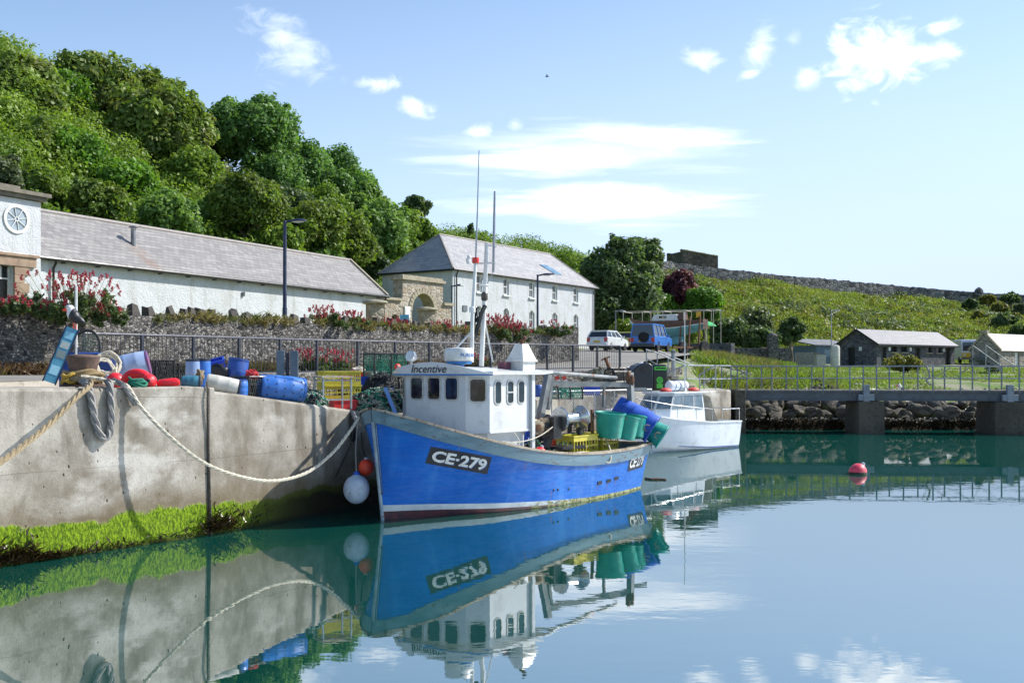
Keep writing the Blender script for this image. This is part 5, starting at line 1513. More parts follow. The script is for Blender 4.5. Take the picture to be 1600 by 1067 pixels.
def number(fn, label):
    mb = MB(); mb.grid([[fn(a / 12, b / 4, .006) for a in range(13)] for b in range(5)]); pl = mb.build('number_plate', M_BLACKPLATE, boat, smooth=0)
    put_text('number', 'CE·279', lambda a, b: fn(.06 + a * .88, .17 + b * .66, .012), M_LETTER, pl, bold=.034)
    sh = put_text('number_shadow', 'CE·279', lambda a, b: fn(.072 + a * .88, .145 + b * .66, .009), mat('letter_shade_blue', '#3f6fa8', '#3f6fa8', 5, .5), pl, bold=.022)
number(hull_plate(7.55, 1.13, 1.47, 6.27, .84, 1.20, -.04), '')
number(hull_plate(1.12, .52, .90, .18, .56, .96, -.02), '')

# ------------------------------------------------------------------ wheelhouse
PL = [(4.45, .95), (5.83, .95), (6.2, .6), (6.25, -1.12), (6.1, -1.38), (4.45, -1.38)]
mb = MB()
def loop(z, inset=0.):
    c = V((5.3, -.2, 0))
    return [V((x + (c.x - x) * inset, y + (c.y - y) * inset, z)) for x, y in PL]
lo, hi = loop(1.68), loop(2.95)
for i in range(6): mb.face(lo[i], lo[(i + 1) % 6], hi[(i + 1) % 6], hi[i])
mb.face(*lo[::-1]); mb.face(*hi)
l2, h2 = loop(.5, .1), loop(1.682, .1)
for i in range(6): mb.face(l2[i], l2[(i + 1) % 6], h2[(i + 1) % 6], h2[i])
house = mb.build('wheelhouse', M_WH, boat, smooth=20)
mb = MB(); 
for i in range(5): mb.bar(lo[i] , lo[i + 1], .035, .04)
mb.build('skirting', mat('dull_white', '#c3c8c9', '#d0d3d3', 3, .5), house)
def rrect(w_, h_, r, k=5):
    out = []
    for cx, cy, a0 in ((w_ / 2 - r, h_ / 2 - r, 0), (-w_ / 2 + r, h_ / 2 - r, 90), (-w_ / 2 + r, -h_ / 2 + r, 180), (w_ / 2 - r, -h_ / 2 + r, 270)):
        for j in range(k + 1): a = rad(a0 + 90 * j / k); out.append((cx + r * math.cos(a), cy + r * math.sin(a)))
    return out
def port(c, u, w_, h_, glass, parent, name='window', frame=M_RUBBER, r=.1, th=.035, bar=False, name2='pane'):
    """rounded window: rubber frame proud of the panel and a pane set inside it; u level along the panel"""
    c = V(c); u = V(u).normalized(); up = V((0, 0, 1)); nr = u.cross(up)
    a = rrect(w_, h_, r); b = rrect(w_ - 2 * th, h_ - 2 * th, max(.01, r - th)); n_ = len(a); mb = MB()
    def pt(q, d): return c + u * q[0] + up * q[1] + nr * d
    L = [[pt(q, -.01) for q in a], [pt(q, .014) for q in a], [pt(q, .018) for q in b], [pt(q, .004) for q in b]]
    vs = [p for l_ in L for p in l_]; fs = []
    for i in range(3):
        for j in range(n_): fs.append((i * n_ + j, i * n_ + (j + 1) % n_, (i + 1) * n_ + (j + 1) % n_, (i + 1) * n_ + j))
    mb.add(vs, fs)
    if bar: mb.box(c + nr * .012, (abs(u.x) * (w_ - .05) + .02, abs(u.y) * (w_ - .05) + .02, .03))
    f = mb.build(name, frame, parent)
    mb = MB(); mb.face(*[pt(q, .006) for q in b]); mb.build(name2, glass, f, smooth=0)
    return f
E_ = [V((x, y, 0)) for x, y in PL]
def onf(i, j, k, z): p = E_[i].lerp(E_[j], k); return V((p.x, p.y, z))
def nud(i, j): d = (E_[j] - E_[i]).normalized(); return d
# seen from outside the panels run bow-to-stern on the near side, so u goes from the far end towards the near end
port(onf(4, 3, .5, 2.59), nud(4, 3), .2, .5, M_CABGLASS, house)
for k in (.19, .485, .775): port(onf(3, 2, k, 2.60), nud(3, 2), .40, .52, M_CABGLASS, house)
port(onf(2, 1, .5, 2.57), nud(2, 1), .39, .53, M_CABGLASS, house)
for k, b_ in ((.19, False), (.49, True), (.76, False)): port(onf(1, 0, k, 2.52), nud(1, 0), .255, .53, M_CABGLASS2, house, bar=b_)
# roof with its curved visor
def vis(a):        # front edge of the roof seen from above, a 0..1 from far to near
    return poly_at([V((6.2, -1.56, 0)), V((6.42, -1.2, 0)), V((6.37, .7, 0)), V((5.9, 1.1, 0))], a)
def vh(a): return .02 + .25 * min(1, max(0, math.sin(math.pi * min(1, a * 1.02)))) ** .8 * (1 if a < .5 else (1 - (a - .5) * .45))
mb = MB(); n_ = 40; A_ = [i / n_ for i in range(n_ + 1)]
fr_ = [[vis(a) + V((0, 0, 2.9)) for a in A_], [vis(a) + V((.03, 0, 2.9 + vh(a))) for a in A_], [vis(a) + V((-.02, 0, 2.9 + vh(a))) for a in A_], [vis(a) + V((-.05, 0, 2.9)) for a in A_]]
mb.grid(fr_); visor = mb.build('visor', M_WH, house, smooth=30)
mb = MB()
mb.grid([[vis(a) + V((.012, 0, 2.885)) for a in A_], [vis(a) + V((.014, 0, 2.915)) for a in A_], [vis(a) + V((-.03, 0, 2.915)) for a in A_]])
mb.build('visor_trim', M_TRIM, visor)
put_text('boat_name', 'Incentive', lambda a, b: (lambda q: q + V((.022 + .03 * b * .6, 0, 0)))(vis(.285 + a * .35) + V((0, 0, 2.94 + b * .17))), M_BLACK, visor, bold=.005, shear=.35)
mb = MB()
rim = [V((4.15, 1.1, 0)), V((5.9, 1.1, 0)), V((6.35, .68, 0)), V((6.38, -1.2, 0)), V((6.15, -1.54, 0)), V((4.15, -1.54, 0))]
ctr = V((5.2, -.2, 3.07))
b_ = [p + V((0, 0, 2.9)) for p in rim]; t_ = [p + V((0, 0, 2.97)) for p in rim]; i_ = [p.lerp(V((ctr.x, ctr.y, 0)), .35) + V((0, 0, 3.03)) for p in rim]
for i in range(6):
    j = (i + 1) % 6
    mb.face(b_[i], b_[j], t_[j], t_[i]); mb.face(t_[i], t_[j], i_[j], i_[i]); mb.face(i_[i], i_[j], ctr)
mb.face(*b_[::-1])
mb.prism([V((4.15, 1.1, 2.9)), V((4.15, -.6, 2.9)), V((3.55, .9, 2.93))], V((0, 0, 0)), V((0, 0, .05)))
mb.build('roof', M_WH, house, smooth=20)
mb = MB(); mb.box((4.42, .99, 1.9), (.1, .06, 2.0)); mb.build('corner_post', M_WH, house)
# things on the wheelhouse roof (part of the boat)
c = BL(P(717, 553, 21.8)); c.z = 3.06
mb = MB(); mb.lathe([(.29, .13), (.31, .16), (.31, .36), (.29, .40), (.1, .415)], 28, c); rd = mb.build('radar_dome', M_WHITEPAINT, boat)
mb = MB(); mb.lathe([(.1, -.04), (.12, .06), (.27, .07), (.27, .125)], 24, c); mb.build('radar_base', M_TRIM, rd)
cam_dir = BL(V((0, 0, 0))) - c; a0 = math.atan2(cam_dir.y, cam_dir.x)
put_text('maker_name', 'FURUNO', lambda a, b: V((c.x + .313 * math.cos(a0 + .12 + a * 1.5), c.y + .313 * math.sin(a0 + .12 + a * 1.5), c.z + .215 + b * .075)), M_LETTERBLUE, rd, bold=.02)
c = BL(P(643, 557, 22.9)); mb = MB(); Mx = Matrix.Rotation(rad(75), 3, 'Y')
mb.lathe([(.06, -.12), (.12, -.02), (.13, .06), (.12, .07)], 16, c, Mx); mb.tube([c + V((0, 0, -.25)), c], .03, 8); mb.build('searchlight', M_STEEL, boat)
mb = MB(); mb.lathe([(.001, .066), (.115, .066), (.115, .072), (.001, .074)], 16, c, Mx); mb.build('lens', M_LAMPGLASS, [o for o in children(boat) if o.name.startswith('searchlight')][0])
c = BL(P(815, 574, 22.6)); c.z = 2.98
mb = MB()
mb.box(c + V((0, 0, .08)), (.42, .42, .24)); mb.box(c + V((0, 0, .225)), (.5, .5, .05)); mb.box(c + V((0, 0, .42)), (.46, .46, .34), taper=.45)
hood = mb.build('exhaust_hood', M_WHITERUST, boat, smooth=20)
mb = MB(); mb.tube([c + V((0, 0, .5)), c + V((.02, .02, .66)), c + V((-.02, .1, .74))], .05, 10); mb.build('exhaust_pipe', M_RUST, hood)
mb = MB(); mb.box(BL(P(788, 571, 22.4)) + V((0, 0, 0)), (.2, .2, .16)); mb.build('roof_vent', mat('maroon_box', '#5b3140', '#6a3b4a', 4, .6), boat)
def BP(px, py, D): return BL(P(px, py, D))
mb = MB(); mb.tube([BP(737, 566, 22.2), BP(738, 500, 22.2), BP(743, 410, 22.2)], [.045, .042, .035], 10); mb.tube([BP(700, 558, 22.0), BP(735, 520, 22.2)], .02, 6); mb.lathe([(.07, 0), (.07, .1), (.05, .12)], 12, BP(738, 488, 22.2)); m1 = mb.build('mast', M_WHITEPAINT, boat)
mb = MB(); mb.tube([BP(743, 412, 22.2), BP(746, 330, 22.2), BP(748.5, 235, 22.2)], [.022, .016, .01], 6); mb.build('whip_aerial', M_GALV, m1)
mb = MB(); mb.lathe([(.07, -.06), (.08, 0), (.07, .06)], 14, BP(743, 407, 22.2)); mb.build('red_lamp', mat('red_lamp_glass', '#c81f1f', '#d82a26', 5, .2), m1)
mb = MB(); mb.tube([BP(733, 412, 22.1), BP(731, 404, 22.1)], .05, 8); mb.ball(BP(733, 402, 22.1), .05, 10); mb.build('camera_head', M_WHITEPAINT, m1)
mb = MB(); mb.tube([BP(752, 572, 22.5), BP(757, 470, 22.5), BP(760, 392, 22.5)], [.055, .05, .045], 10)
mb.tube([BP(740, 412, 22.4), BP(774, 411, 22.5)], .022, 6); mb.tube([BP(757, 383, 22.5), BP(776, 385, 22.5)], .022, 6); mb.tube([BP(760, 395, 22.5), BP(760, 380, 22.5)], .04, 8)
mb.tube([BP(757, 500, 22.5), BP(770, 566, 22.6)], .018, 6); mb.tube([BP(747, 444, 22.4), BP(762, 446, 22.5)], .025, 6)
m2 = mb.build('mast', M_WHITERUST, boat)
mb = MB(); mb.tube([BP(771, 425, 22.5), BP(772, 360, 22.5), BP(773, 299, 22.5)], [.03, .03, .022], 8); mb.tube([BP(771, 423, 22.5), BP(768, 432, 22.5), BP(761, 444, 22.5)], .01, 5); mb.build('aerial', mat('grey_aerial', '#868b91', '#989ca1', 5, .5), m2)
mb = MB(); mb.lathe([(.05, -.12), (.075, -.08), (.075, .04), (.05, .08)], 12, BP(757, 462, 22.5)); mb.build('masthead_lamp', mat('lamp_black', '#38342f', '#4d4740', 5, .4), m2)
mb = MB()
for i in range(9):
    q = [BP(742 + RN.uniform(-5, 8), 490 + RN.uniform(-12, 22), 22.3) for _ in range(4)]; mb.tube(smooth_line(q, 8), .012, 4)
mb.tube([BP(744, 520, 22.3), BP(752, 490, 22.3), BP(758, 478, 22.4)], .05, 6); mb.build('furled_flag', M_DARKNET, m2)

# ------------------------------------------------------------------ working gear bolted to the boat
mb = MB()
pA, pB = BP(848, 600, 24.4), BP(984, 598, 26.0)
mb.bar(BP(842, 662, 24.2), BP(857, 584, 24.5), .13, .16); mb.bar(BP(987, 655, 26.0), BP(984, 582, 26.0), .14, .14)
mb.bar(BP(853, 599, 24.5), BP(985, 601, 26.0), .1, .13); mb.bar(BP(856, 640, 24.9), BP(861, 590, 24.9), .09, .09); mb.bar(BP(943, 636, 25.5), BP(944, 600, 25.5), .06, .06); mb.bar(BP(982, 608, 26.0), BP(1010, 608, 26.3), .06, .08)
mb.build('gallows', M_GALLOW, boat)
mb = MB(); mb.tube([BP(816, 577, 22.6), BP(826, 579, 22.8), BP(963, 590, 25.6)], [.045, .05, .045], 8); mb.ball(BP(824, 578, 22.7), .09, 8); mb.build('boom', M_GALLOW, boat)
mb = MB(); mb.ball(BP(982, 590, 25.9), (.08, .08, .17), 8); mb.ball(BP(988, 594, 25.8), (.05, .05, .14), 8); mb.build('pulley_block', M_RUST, boat)
def sheave(px, py, D, r, axis, parent, m1, m2):
    c = BP(px, py, D); Mx = V(axis).to_track_quat('Z', 'Y').to_matrix()
    mb = MB(); mb.lathe([(.05, -.1), (r, -.09), (r, -.06), (r * .55, -.01), (r * .55, .01), (r, .06), (r, .09), (.05, .1)], 24, c, Mx); o = mb.build('pot_hauler', m1, parent)
    mb = MB(); mb.lathe([(.05, -.115), (r * .42, -.11), (r * .42, .11), (.05, .115)], 18, c, Mx); mb.build('hub', m2, o)
M_HAUL = mat('worn_hauler', '#b7a78c', '#8f7a60', 3, .5, metal=.3, speck='#4a3a30', speck_amt=.52, speck_scale=4)
sheave(838, 667, 23.2, .17, (.35, .93, 0), boat, M_HAUL, M_RUST); sheave(851, 664, 23.4, .17, (.35, .93, 0), boat, M_HAUL, M_BLACK)
cA, cB = BP(874, 655, 23.6), BP(908, 652, 24.1)
ax = (cB - cA).normalized(); Mx = ax.to_track_quat('Z', 'Y').to_matrix(); L_ = (cB - cA).length
mb = MB(); mb.lathe([(.06, -.02), (.27, -.02), (.29, .03), (.13, .12), (.115, L_ * .5), (.13, L_ - .12), (.29, L_ - .03), (.27, L_ + .02), (.06, L_ + .02)], 24, cA, Mx); mb.build('winch_drum', M_STEEL, boat)
mb = MB(); mb.box(BP(862, 668, 23.5), (.3, .35, .5)); mb.bar(BP(852, 700, 23.4), BP(864, 668, 23.5), .14); mb.bar(BP(906, 700, 24.1), BP(906, 668, 24.1), .1); mb.box(BP(884, 698, 23.8), (.9, .5, .06)); mb.build('winch_stand', M_BLACK, boat)
mb = MB(); mb.bar(BP(926, 712, 24.6), BP(925, 640, 24.7), .06); mb.build('rail_post', M_RUST, boat)
mb = MB(); mb.tube(smooth_line([BP(871, 706, 24), BP(873, 686, 24), BP(880, 683, 24.1), BP(905, 684, 24.4)], 12), .025, 6); mb.build('grab_rail', M_WHITEPAINT, boat)
mb = MB(); mb.tube(smooth_line([BP(880, 712, 23), BP(912, 706, 23.6), BP(935, 715, 23.9), BP(952, 723, 24), BP(954, 705, 24.2), BP(948, 688, 24.6)], 30), .018, 6); mb.tube(smooth_line([BP(784, 690, 21.4), BP(815, 690, 22), BP(845, 680, 22.8), BP(872, 660, 23.5)], 20), .012, 6); mb.tube(smooth_line([BP(803, 676, 21.8), BP(812, 690, 21.6), BP(806, 700, 21.5)], 12), .012, 6); mb.build('deck_rope', M_ROPE, boat)

# ------------------------------------------------------------------ tubs stacked on the stern rail
def tub(loc, material, label, tilt=(0, 0, 0), r=.34, h=.56, group='plastic tubs on the stern rail'):
    t = thing('fish_tub', label, 'tub', loc, 0, group); t.rotation_euler = tilt
    mb = MB(); mb.lathe([(.001, .0), (r * .8, 0), (r * .83, .03), (r * .98, h - .04), (r * 1.05, h - .03), (r * 1.05, h), (r * .98, h + .005), (r * .92, h - .02), (r * .78, .05), (.001, .045)], 28); mb.build('body', material, t)
    for sgn in (-1, 1):
        mb = MB(); mb.tube(smooth_line([(sgn * r * .98, -.08, h - .1), (sgn * (r + .07), -.06, h - .17), (sgn * (r + .09), 0, h - .2), (sgn * (r + .07), .06, h - .17), (sgn * r * .98, .08, h - .1)], 10), .012, 5); mb.build('rope_handle', M_TANROPE, t)
    return t
tub(P(951, 683, 24.7), M_TUBG, 'green tub nearest the winch, largest in view and almost upright on the rail', (rad(4), rad(3), .3), .36, .6)
tub(P(974, 686, 25.0), M_TUBG, 'green tub tucked behind the largest green tub', (rad(3), rad(10), .8), .33, .56)
tub(P(989, 683, 25.3), M_TUBG, 'green tub with a rope handle against the blue tubs', (rad(0), rad(14), 1.2), .31, .52)
AXT = V((.80, -.18, -.50)).normalized()
def tipped(px, py, D, material, label, r, h):
    """tub on its side, its mouth centred there and turned outboard"""
    t = tub(P(px, py, D) - AXT * h, material, label, r=r, h=h)
    t.rotation_mode = 'QUATERNION'; t.rotation_quaternion = AXT.to_track_quat('Z', 'Y')
tipped(1000, 660, 26.0, M_TUBB, 'blue tub lying tipped over, first of the nested blue ones', .40, .74)
tipped(1010, 665, 25.8, M_TUBB, 'blue tub lying tipped over, in the middle of the nested blue ones', .385, .7)
tipped(1020, 671, 25.6, M_TUBB, 'blue tub lying tipped over, outermost of the nested blue ones', .37, .66)
tipped(1036, 683, 25.9, M_TUBG, 'green tub hanging out beyond the stern past the blue tubs', .32, .42)

# ------------------------------------------------------------------ creels (lobster pots): hooped frame, netting, slatted base
def creel(label, loc, rz=0, net=M_DARKNET, frame=M_BLACK, sc=1., tilt=None, group='lobster creels', L=.72, Wd=.46, Hh=.4, boxy=False):
    t = thing('lobster_creel', label, 'creel', loc, rz, group)
    if tilt: t.rotation_euler = tilt
    t.scale = (sc,) * 3
    def hoop(x, n_=10):
        if boxy: return [V((x, -Wd / 2, 0)), V((x, -Wd / 2, Hh)), V((x, Wd / 2, Hh)), V((x, Wd / 2, 0))]
        return [V((x, -Wd / 2, 0))] + [V((x, -Wd / 2 * math.cos(a), Hh * (.35 + .65 * math.sin(a)))) for a in [math.pi * i / n_ for i in range(n_ + 1)]] + [V((x, Wd / 2, 0))]
    mb = MB()
    for x in (-L / 2, 0, L / 2): mb.tube(hoop(x), .02, 6)
    hp = hoop(0)
    for k in (0, len(hp) // 4, len(hp) // 2, 3 * len(hp) // 4, len(hp) - 1): mb.tube([V((-L / 2, hp[k].y, hp[k].z)), V((L / 2, hp[k].y, hp[k].z))], .016, 6)
    mb.build('frame', frame, t)
    mb = MB(); P_ = [poly_at(hp, i / 18) for i in range(19)]
    nx = 16
    for i in range(nx + 1):          # diamond mesh round the hoops
        for sg in (1, -1):
            ln = []
            for j in range(19):
                x = -L / 2 + ((i / nx + sg * j / 18 * .5) % 1.0) * L
                q = V((x, P_[j].y, P_[j].z))
                if ln and abs(q.x - ln[-1].x) > L * .5:
                    if len(ln) > 1: mb.tube(ln, .0055, 3, caps=False)
                    ln = []
                ln.append(q)
            if len(ln) > 1: mb.tube(ln, .0055, 3, caps=False)
    for x in (-L / 2, L / 2):
        for i in range(9):
            y = -Wd / 2 + Wd * (i + .5) / 9; zt = Hh if boxy else Hh * (.35 + .65 * math.sqrt(max(0, 1 - (2 * y / Wd) ** 2)))
            mb.tube([(x, y, 0), (x, y, zt)], .0055, 3, caps=False)
        for i in range(6): z = Hh * (i + .5) / 7; mb.tube([(x, -Wd / 2, z), (x, Wd / 2, z)], .0055, 3, caps=False)
    for i in range(3):
        q = [V((RN.uniform(-.3, .3) * L, RN.uniform(-.3, .3) * Wd, RN.uniform(.1, .7) * Hh)) for _ in range(6)]; mb.tube(smooth_line(q, 24), .012, 4)
    mb.build('netting', net, t)
    mb = MB()
    for i in range(6): mb.box((0, -Wd / 2 + Wd * (i + .5) / 6, .012), (L, .045, .02))
    mb.build('slatted_base', M_CAP, t)
    return t
CR = [creel('black creel on the boat deck, on top behind the winch', BW(2.35, -.45, 1.42), RZB + .2, sc=1.15), ]
def recreel(src, label, loc, rz, sc=None, tilt=None):
    return copy_tree(src, loc, rz, label, scale=sc, rot=tilt)
cg = creel('green netted creel on the boat deck beside the largest green tub', BW(2.05, .05, .95), RZB + .1, net=M_GREENNET, sc=1.2)
recreel(CR[0], 'black creel on the boat deck, underneath the top one', BW(2.4, -.45, .95), RZB, 1.15)
recreel(cg, 'green netted creel low on the boat deck below the other green one', BW(2.05, .05, .56), RZB - .1, 1.15)
recreel(CR[0], 'black creel standing by the gallows post at the stern', BW(.55, -.5, 1.3), RZB + .7, 1.2)
recreel(CR[0], 'black creel under the one at the stern gallows post', BW(.6, -.5, .62), RZB + .6, 1.2)

def crate(label, loc, rz, material, size=(.8, .48, .38), name='fish_crate', cat='crate', group='plastic fish crates', slots=True, parent=None, tilt=None, rim=.03):
    t = thing(name, label, cat, loc, rz, group)
    if tilt: t.rotation_euler = tilt
    L, Wd, Hh = size; mb = MB(); th = .02
    mb.box((0, 0, .02), (L * .94, Wd * .94, .03))
    for s_ in (-1, 1):
        for ax in (0, 1):
            ln, off = (L, Wd) if ax == 0 else (Wd, L)
            n_ = max(3, int(ln / .11))
            def B_(a0, a1, z0, z1):
                c = ((a0 + a1) / 2, s_ * off / 2 * .97, (z0 + z1) / 2); sz = (a1 - a0, th, z1 - z0)
                if ax: c = (c[1], c[0], c[2]); sz = (sz[1], sz[0], sz[2])
                mb.box(c, sz)
            e_ = ln / 2 - (0 if ax == 0 else th)
            if slots:
                B_(-e_, e_, 0, Hh * .3); B_(-e_, e_, Hh * .78, Hh)
                for i in range(n_):
                    a = -e_ + 2 * e_ * i / (n_ - 1) * .96; B_(a, a + .04 * e_, Hh * .3, Hh * .78)
                B_(-e_, e_, Hh * .5, Hh * .58)
            else: B_(-e_, e_, 0, Hh)
    mb.build('body', material, t, smooth=0)
    mb = MB()
    for s_ in (-1, 1):
        mb.box((0, s_ * Wd / 2, Hh + .012), (L + .04, rim * 1.4, rim)); mb.box((s_ * L / 2, 0, Hh + .012), (rim * 1.4, Wd - rim * 1.4 + .0, rim - .004))
    mb.build('rim', material, t, smooth=0)
    return t
M_YEL = mat('yellow_crate_plastic', '#b3a71e', '#c6bb3a', 5, .5, speck='#7a7326', speck_amt=.62)
M_REDPL = mat('red_crate_plastic', '#c21d23', '#d12d31', 5, .45)
M_BLUEPL = mat('blue_crate_plastic', '#1c3fae', '#2a52c4', 4, .45)
crate('yellow crate of gear on the boat deck under the green tubs', BW(2.55, .85, .95), RZB + .05, M_YEL, (1.05, .5, .5), group='plastic fish crates')
crate('yellow crate at the stern end of the boat deck behind the rail post', BW(1.45, .8, .95), RZB + .1, M_YEL, (.8, .5, .5), group='plastic fish crates')

def buoy(label, c, r, material, eye=True, name='mooring_buoy', cat='buoy', group=None, neck=True, squash=1.12, up=V((0, 0, 1))):
    """inflated ball float with a moulded eye"""
    t = thing(name, label, cat, c, 0, group)
    M = V(up).to_track_quat('Z', 'Y').to_matrix()
    prof = [(.001, -r * squash)] + [(r * math.sin(a), -r * squash * math.cos(a)) for a in [math.pi * i / 14 for i in range(1, 12)]] + [(r * .34, r * squash * .92), (r * .2, r * squash * 1.02), (.001, r * squash * 1.04)]
    mb = MB(); mb.lathe(prof, 24, M=M); mb.build('ball', material, t)
    mb = MB(); mb.lathe([(r * .26, r * squash * .94), (r * .24, r * squash * 1.15), (r * .1, r * squash * 1.22), (.001, r * squash * 1.22)], 14, M=M); mb.build('eye', M_WHITEFLOAT if material is not M_WHITEFLOAT else M_TUBB, t)
    return t
buoy('small red float lying on the boat deck beside the wheelhouse', BW(4.25, 1.05, 1.12), .16, M_REDFLOAT, up=V((.3, .1, 1)))
def rope(name, label, pts, r, material, cat='rope', n=60, sm=True, twist=True):
    pts = smooth_line(pts, n) if sm else [V(p) for p in pts]
    mb = MB()
    if not twist: mb.tube(pts, r, 8)
    else:          # three strands laid up together
        L_ = 0; acc = [0]
        for a, b in zip(pts, pts[1:]): L_ += (b - a).length; acc.append(L_)
        m_ = max(n, int(L_ / (r * 1.6)))
        fine = []
        j = 0
        for i in range(m_ + 1):
            d = L_ * i / m_
            while j < len(acc) - 2 and acc[j + 1] < d: j += 1
            k = (d - acc[j]) / max(1e-6, acc[j + 1] - acc[j]); fine.append(pts[j].lerp(pts[j + 1], min(1, k)))
        for s_ in range(3):
            ln = []
            for i, p in enumerate(fine):
                d = (fine[min(i + 1, m_)] - fine[max(i - 1, 0)]).normalized()
                a = d.cross(V((0, 0, 1)));
                if a.length < .1: a = d.cross(V((0, 1, 0)))
                a.normalize(); b = a.cross(d); ph = 2 * math.pi * (s_ / 3 + L_ * i / m_ / (r * 11))
                ln.append(p + (a * math.cos(ph) + b * math.sin(ph)) * r * .5)
            mb.tube(ln, r * .56, 5)
    o = mb.build(name, material, smooth=60)
    return tag(o, label, cat)
fa = BL(P(557, 764, 20.75)); pw = P(557, 764, 20.75)
buoy('big white ball fender hanging low at the bow', pw, .265, M_WHITEFLOAT, name='ball_fender', cat='fender', group='fenders hung at the bow')
rope('fender_line', 'thin line holding the white ball fender at the bow', [pw + V((0, 0, .33)), P(556, 700, 20.8), P(560, 652, 20.75)], .014, M_GREYROPE, n=10, twist=False)
po = P(572, 730, 21.05)
buoy('orange ball fender tucked behind the bow above the white one', po, .155, M_ORANGE, name='ball_fender', cat='fender', group='fenders hung at the bow')
rope('fender_line', 'frayed dark line holding the orange fender at the bow', [po + V((0, 0, .2)), P(567, 702, 21), P(564, 676, 20.95)], .014, M_DARKNET, n=10, twist=False)

# ------------------------------------------------------------------ ropes on the quay wall
def wallpt(px, py, off=.05):
    """point on the seaward face of the quay (off metres out from it) in that direction"""
    k = (px - CX) / F
    for a, b in zip(EDGE, EDGE[1:]):
        d = (b - a).normalized(); nn = V((d.y, -d.x, 0)); o_ = a + nn * off
        den = d.x - k * d.y
        t = (k * o_.y - o_.x) / den
        if -.3 <= t <= (b - a).length + .3:
            q = o_ + d * t
            return V((q.x, q.y, H - (py - HY) / F * q.y))
qb = V((-7.35, 17.55, 2.75))       # bollard
rope('mooring_rope', 'long pale mooring rope sagging from the bollard to the blue boat', [qb + V((.1, -.33, .14)), wallpt(158, 592, -.35), wallpt(185, 600, -.1), wallpt(200, 604, .03)] + [P(*q) for q in ((222, 638, 17.36), (262, 679, 17.5), (318, 722, 17.82), (375, 744, 18.3), (428, 751, 18.9), (480, 738, 19.6), (520, 707, 20.1), (545, 676, 20.4), (561, 652, 20.7))], .032, M_ROPE)
rope('mooring_rope', 'thick tan rope running from the bollard down out of the left edge', [qb + V((-.05, -.34, .1)), wallpt(142, 598, .02)] + [P(px, py, D) for px, py, D in ((118, 622, 16.0), (80, 660, 15.4), (40, 693, 14.7), (0, 722, 14.0), (-60, 760, 13.0))], .048, M_TANROPE)
rope('rope_bight', 'furry grey loop of rope hanging down the face of the quay', [wallpt(128, 596, -.3), wallpt(137, 602, .02)] + [wallpt(px, py, .07) for px, py in ((143, 625), (148, 655), (156, 678), (164, 686), (171, 678), (174, 650))] + [wallpt(172, 604, .02), wallpt(168, 597, -.3)], .062, M_GREYROPE)
rope('rope_end', 'short furry rope end lying over the edge right of the hanging loop', [wallpt(176, 594, -.3), wallpt(192, 601, .01), wallpt(200, 612, .06), wallpt(206, 624, .07), wallpt(212, 632, .07)], .05, M_GREYROPE, n=20)
rope('bow_line', 'short dark line from the boat bow to the quay edge', [wallpt(551, 644, .0), P(556, 655, 20.9), P(566, 664, 20.75)], .045, M_GREYROPE, n=14)
rope('bow_line', 'thin slack line slanting down the quay from the bow', [wallpt(553, 650, .02), P(549, 690, 20.9), wallpt(536, 720, .1), wallpt(524, 746, .04)], .012, M_DARKNET, n=16, twist=False)
mb = MB(); mb.tube(smooth_line([wallpt(552, 648, .05), wallpt(551, 665, .09), wallpt(553, 688, .06)], 10), .07, 8)
tag(mb.build('quay_fender', M_BLACK), 'black rubber strip hanging on the quay edge by the bow', 'fender')
# construction joint with the thin rope hanging in it
mb = MB()
jl = [wallpt(323.5, y, .006) for y in (606, 640, 700, 760, 838)]; jr = [wallpt(327.5, y, .006) for y in (606, 640, 700, 760, 838)]
rope('joint_rope', 'thin dark rope hanging down the vertical joint of the quay wall', [wallpt(323, 598, -.2), wallpt(324, 606, .03), wallpt(325.5, 680, .03), wallpt(328, 760, .03), wallpt(330, 838, .03)], .018, mat('tarred_rope', '#3c3833', '#5a554d', 20, .95, .8), n=30)
mb = MB(); mb.grid([jl, jr]); tag(mb.build('quay_joint', mat('dark_joint', '#4a453d', '#39352f', 6, .95), smooth=0), kind='structure')  # dark strip laid along the construction joint

# ------------------------------------------------------------------ white cruiser
OC = V((8.2, 40.8, 0)); DC = V((-.73, -.684, 0)).normalized(); NC = V((-DC.y, DC.x, 0)); RZC = math.atan2(DC.y, DC.x); LC = 6.4
M_GRP = mat('white_grp', '#d5dbe0', '#cdd4da', 2, .2, coat=.3)
M_GRPBLUE = mat('blue_boot_line', '#274f86', '#1f4274', 5, .4)
cr = thing('white_cruiser', 'small white motor boat with a cabin lying astern of the blue boat', 'motor boat', OC, RZC)
CG = [(0, 1.12), (1.5, 1.17), (3, 1.16), (4.3, 1.0), (5.3, .68), (6, .32), (6.4, 0)]; CC_ = [(0, .98), (1.5, 1.03), (3, 1.0), (4.3, .72), (5.3, .34), (6, .08), (6.4, 0)]
CZ = [(0, 1.0), (2, 1.03), (4, 1.2), (5.5, 1.45), (6.4, 1.6)]; CH = [(0, .02), (2, .06), (4, .2), (5.3, .42), (6.4, .8)]
def cpt(s, v, side):
    g_, c_, z1, zc = sinterp(s, CG), sinterp(s, CC_), interp(s, CZ), interp(s, CH)
    if v <= 1: return V((s + .0, side * c_ * (.15 + .85 * v), -.45 + (zc + .45) * v))
    k = v - 1; return V((s + k * .28 * (s / LC) ** 3, side * (c_ + (g_ - c_) * k ** .8), zc + (z1 - zc) * k))
mb = MB(); ss = [LC * i / 40 for i in range(41)]
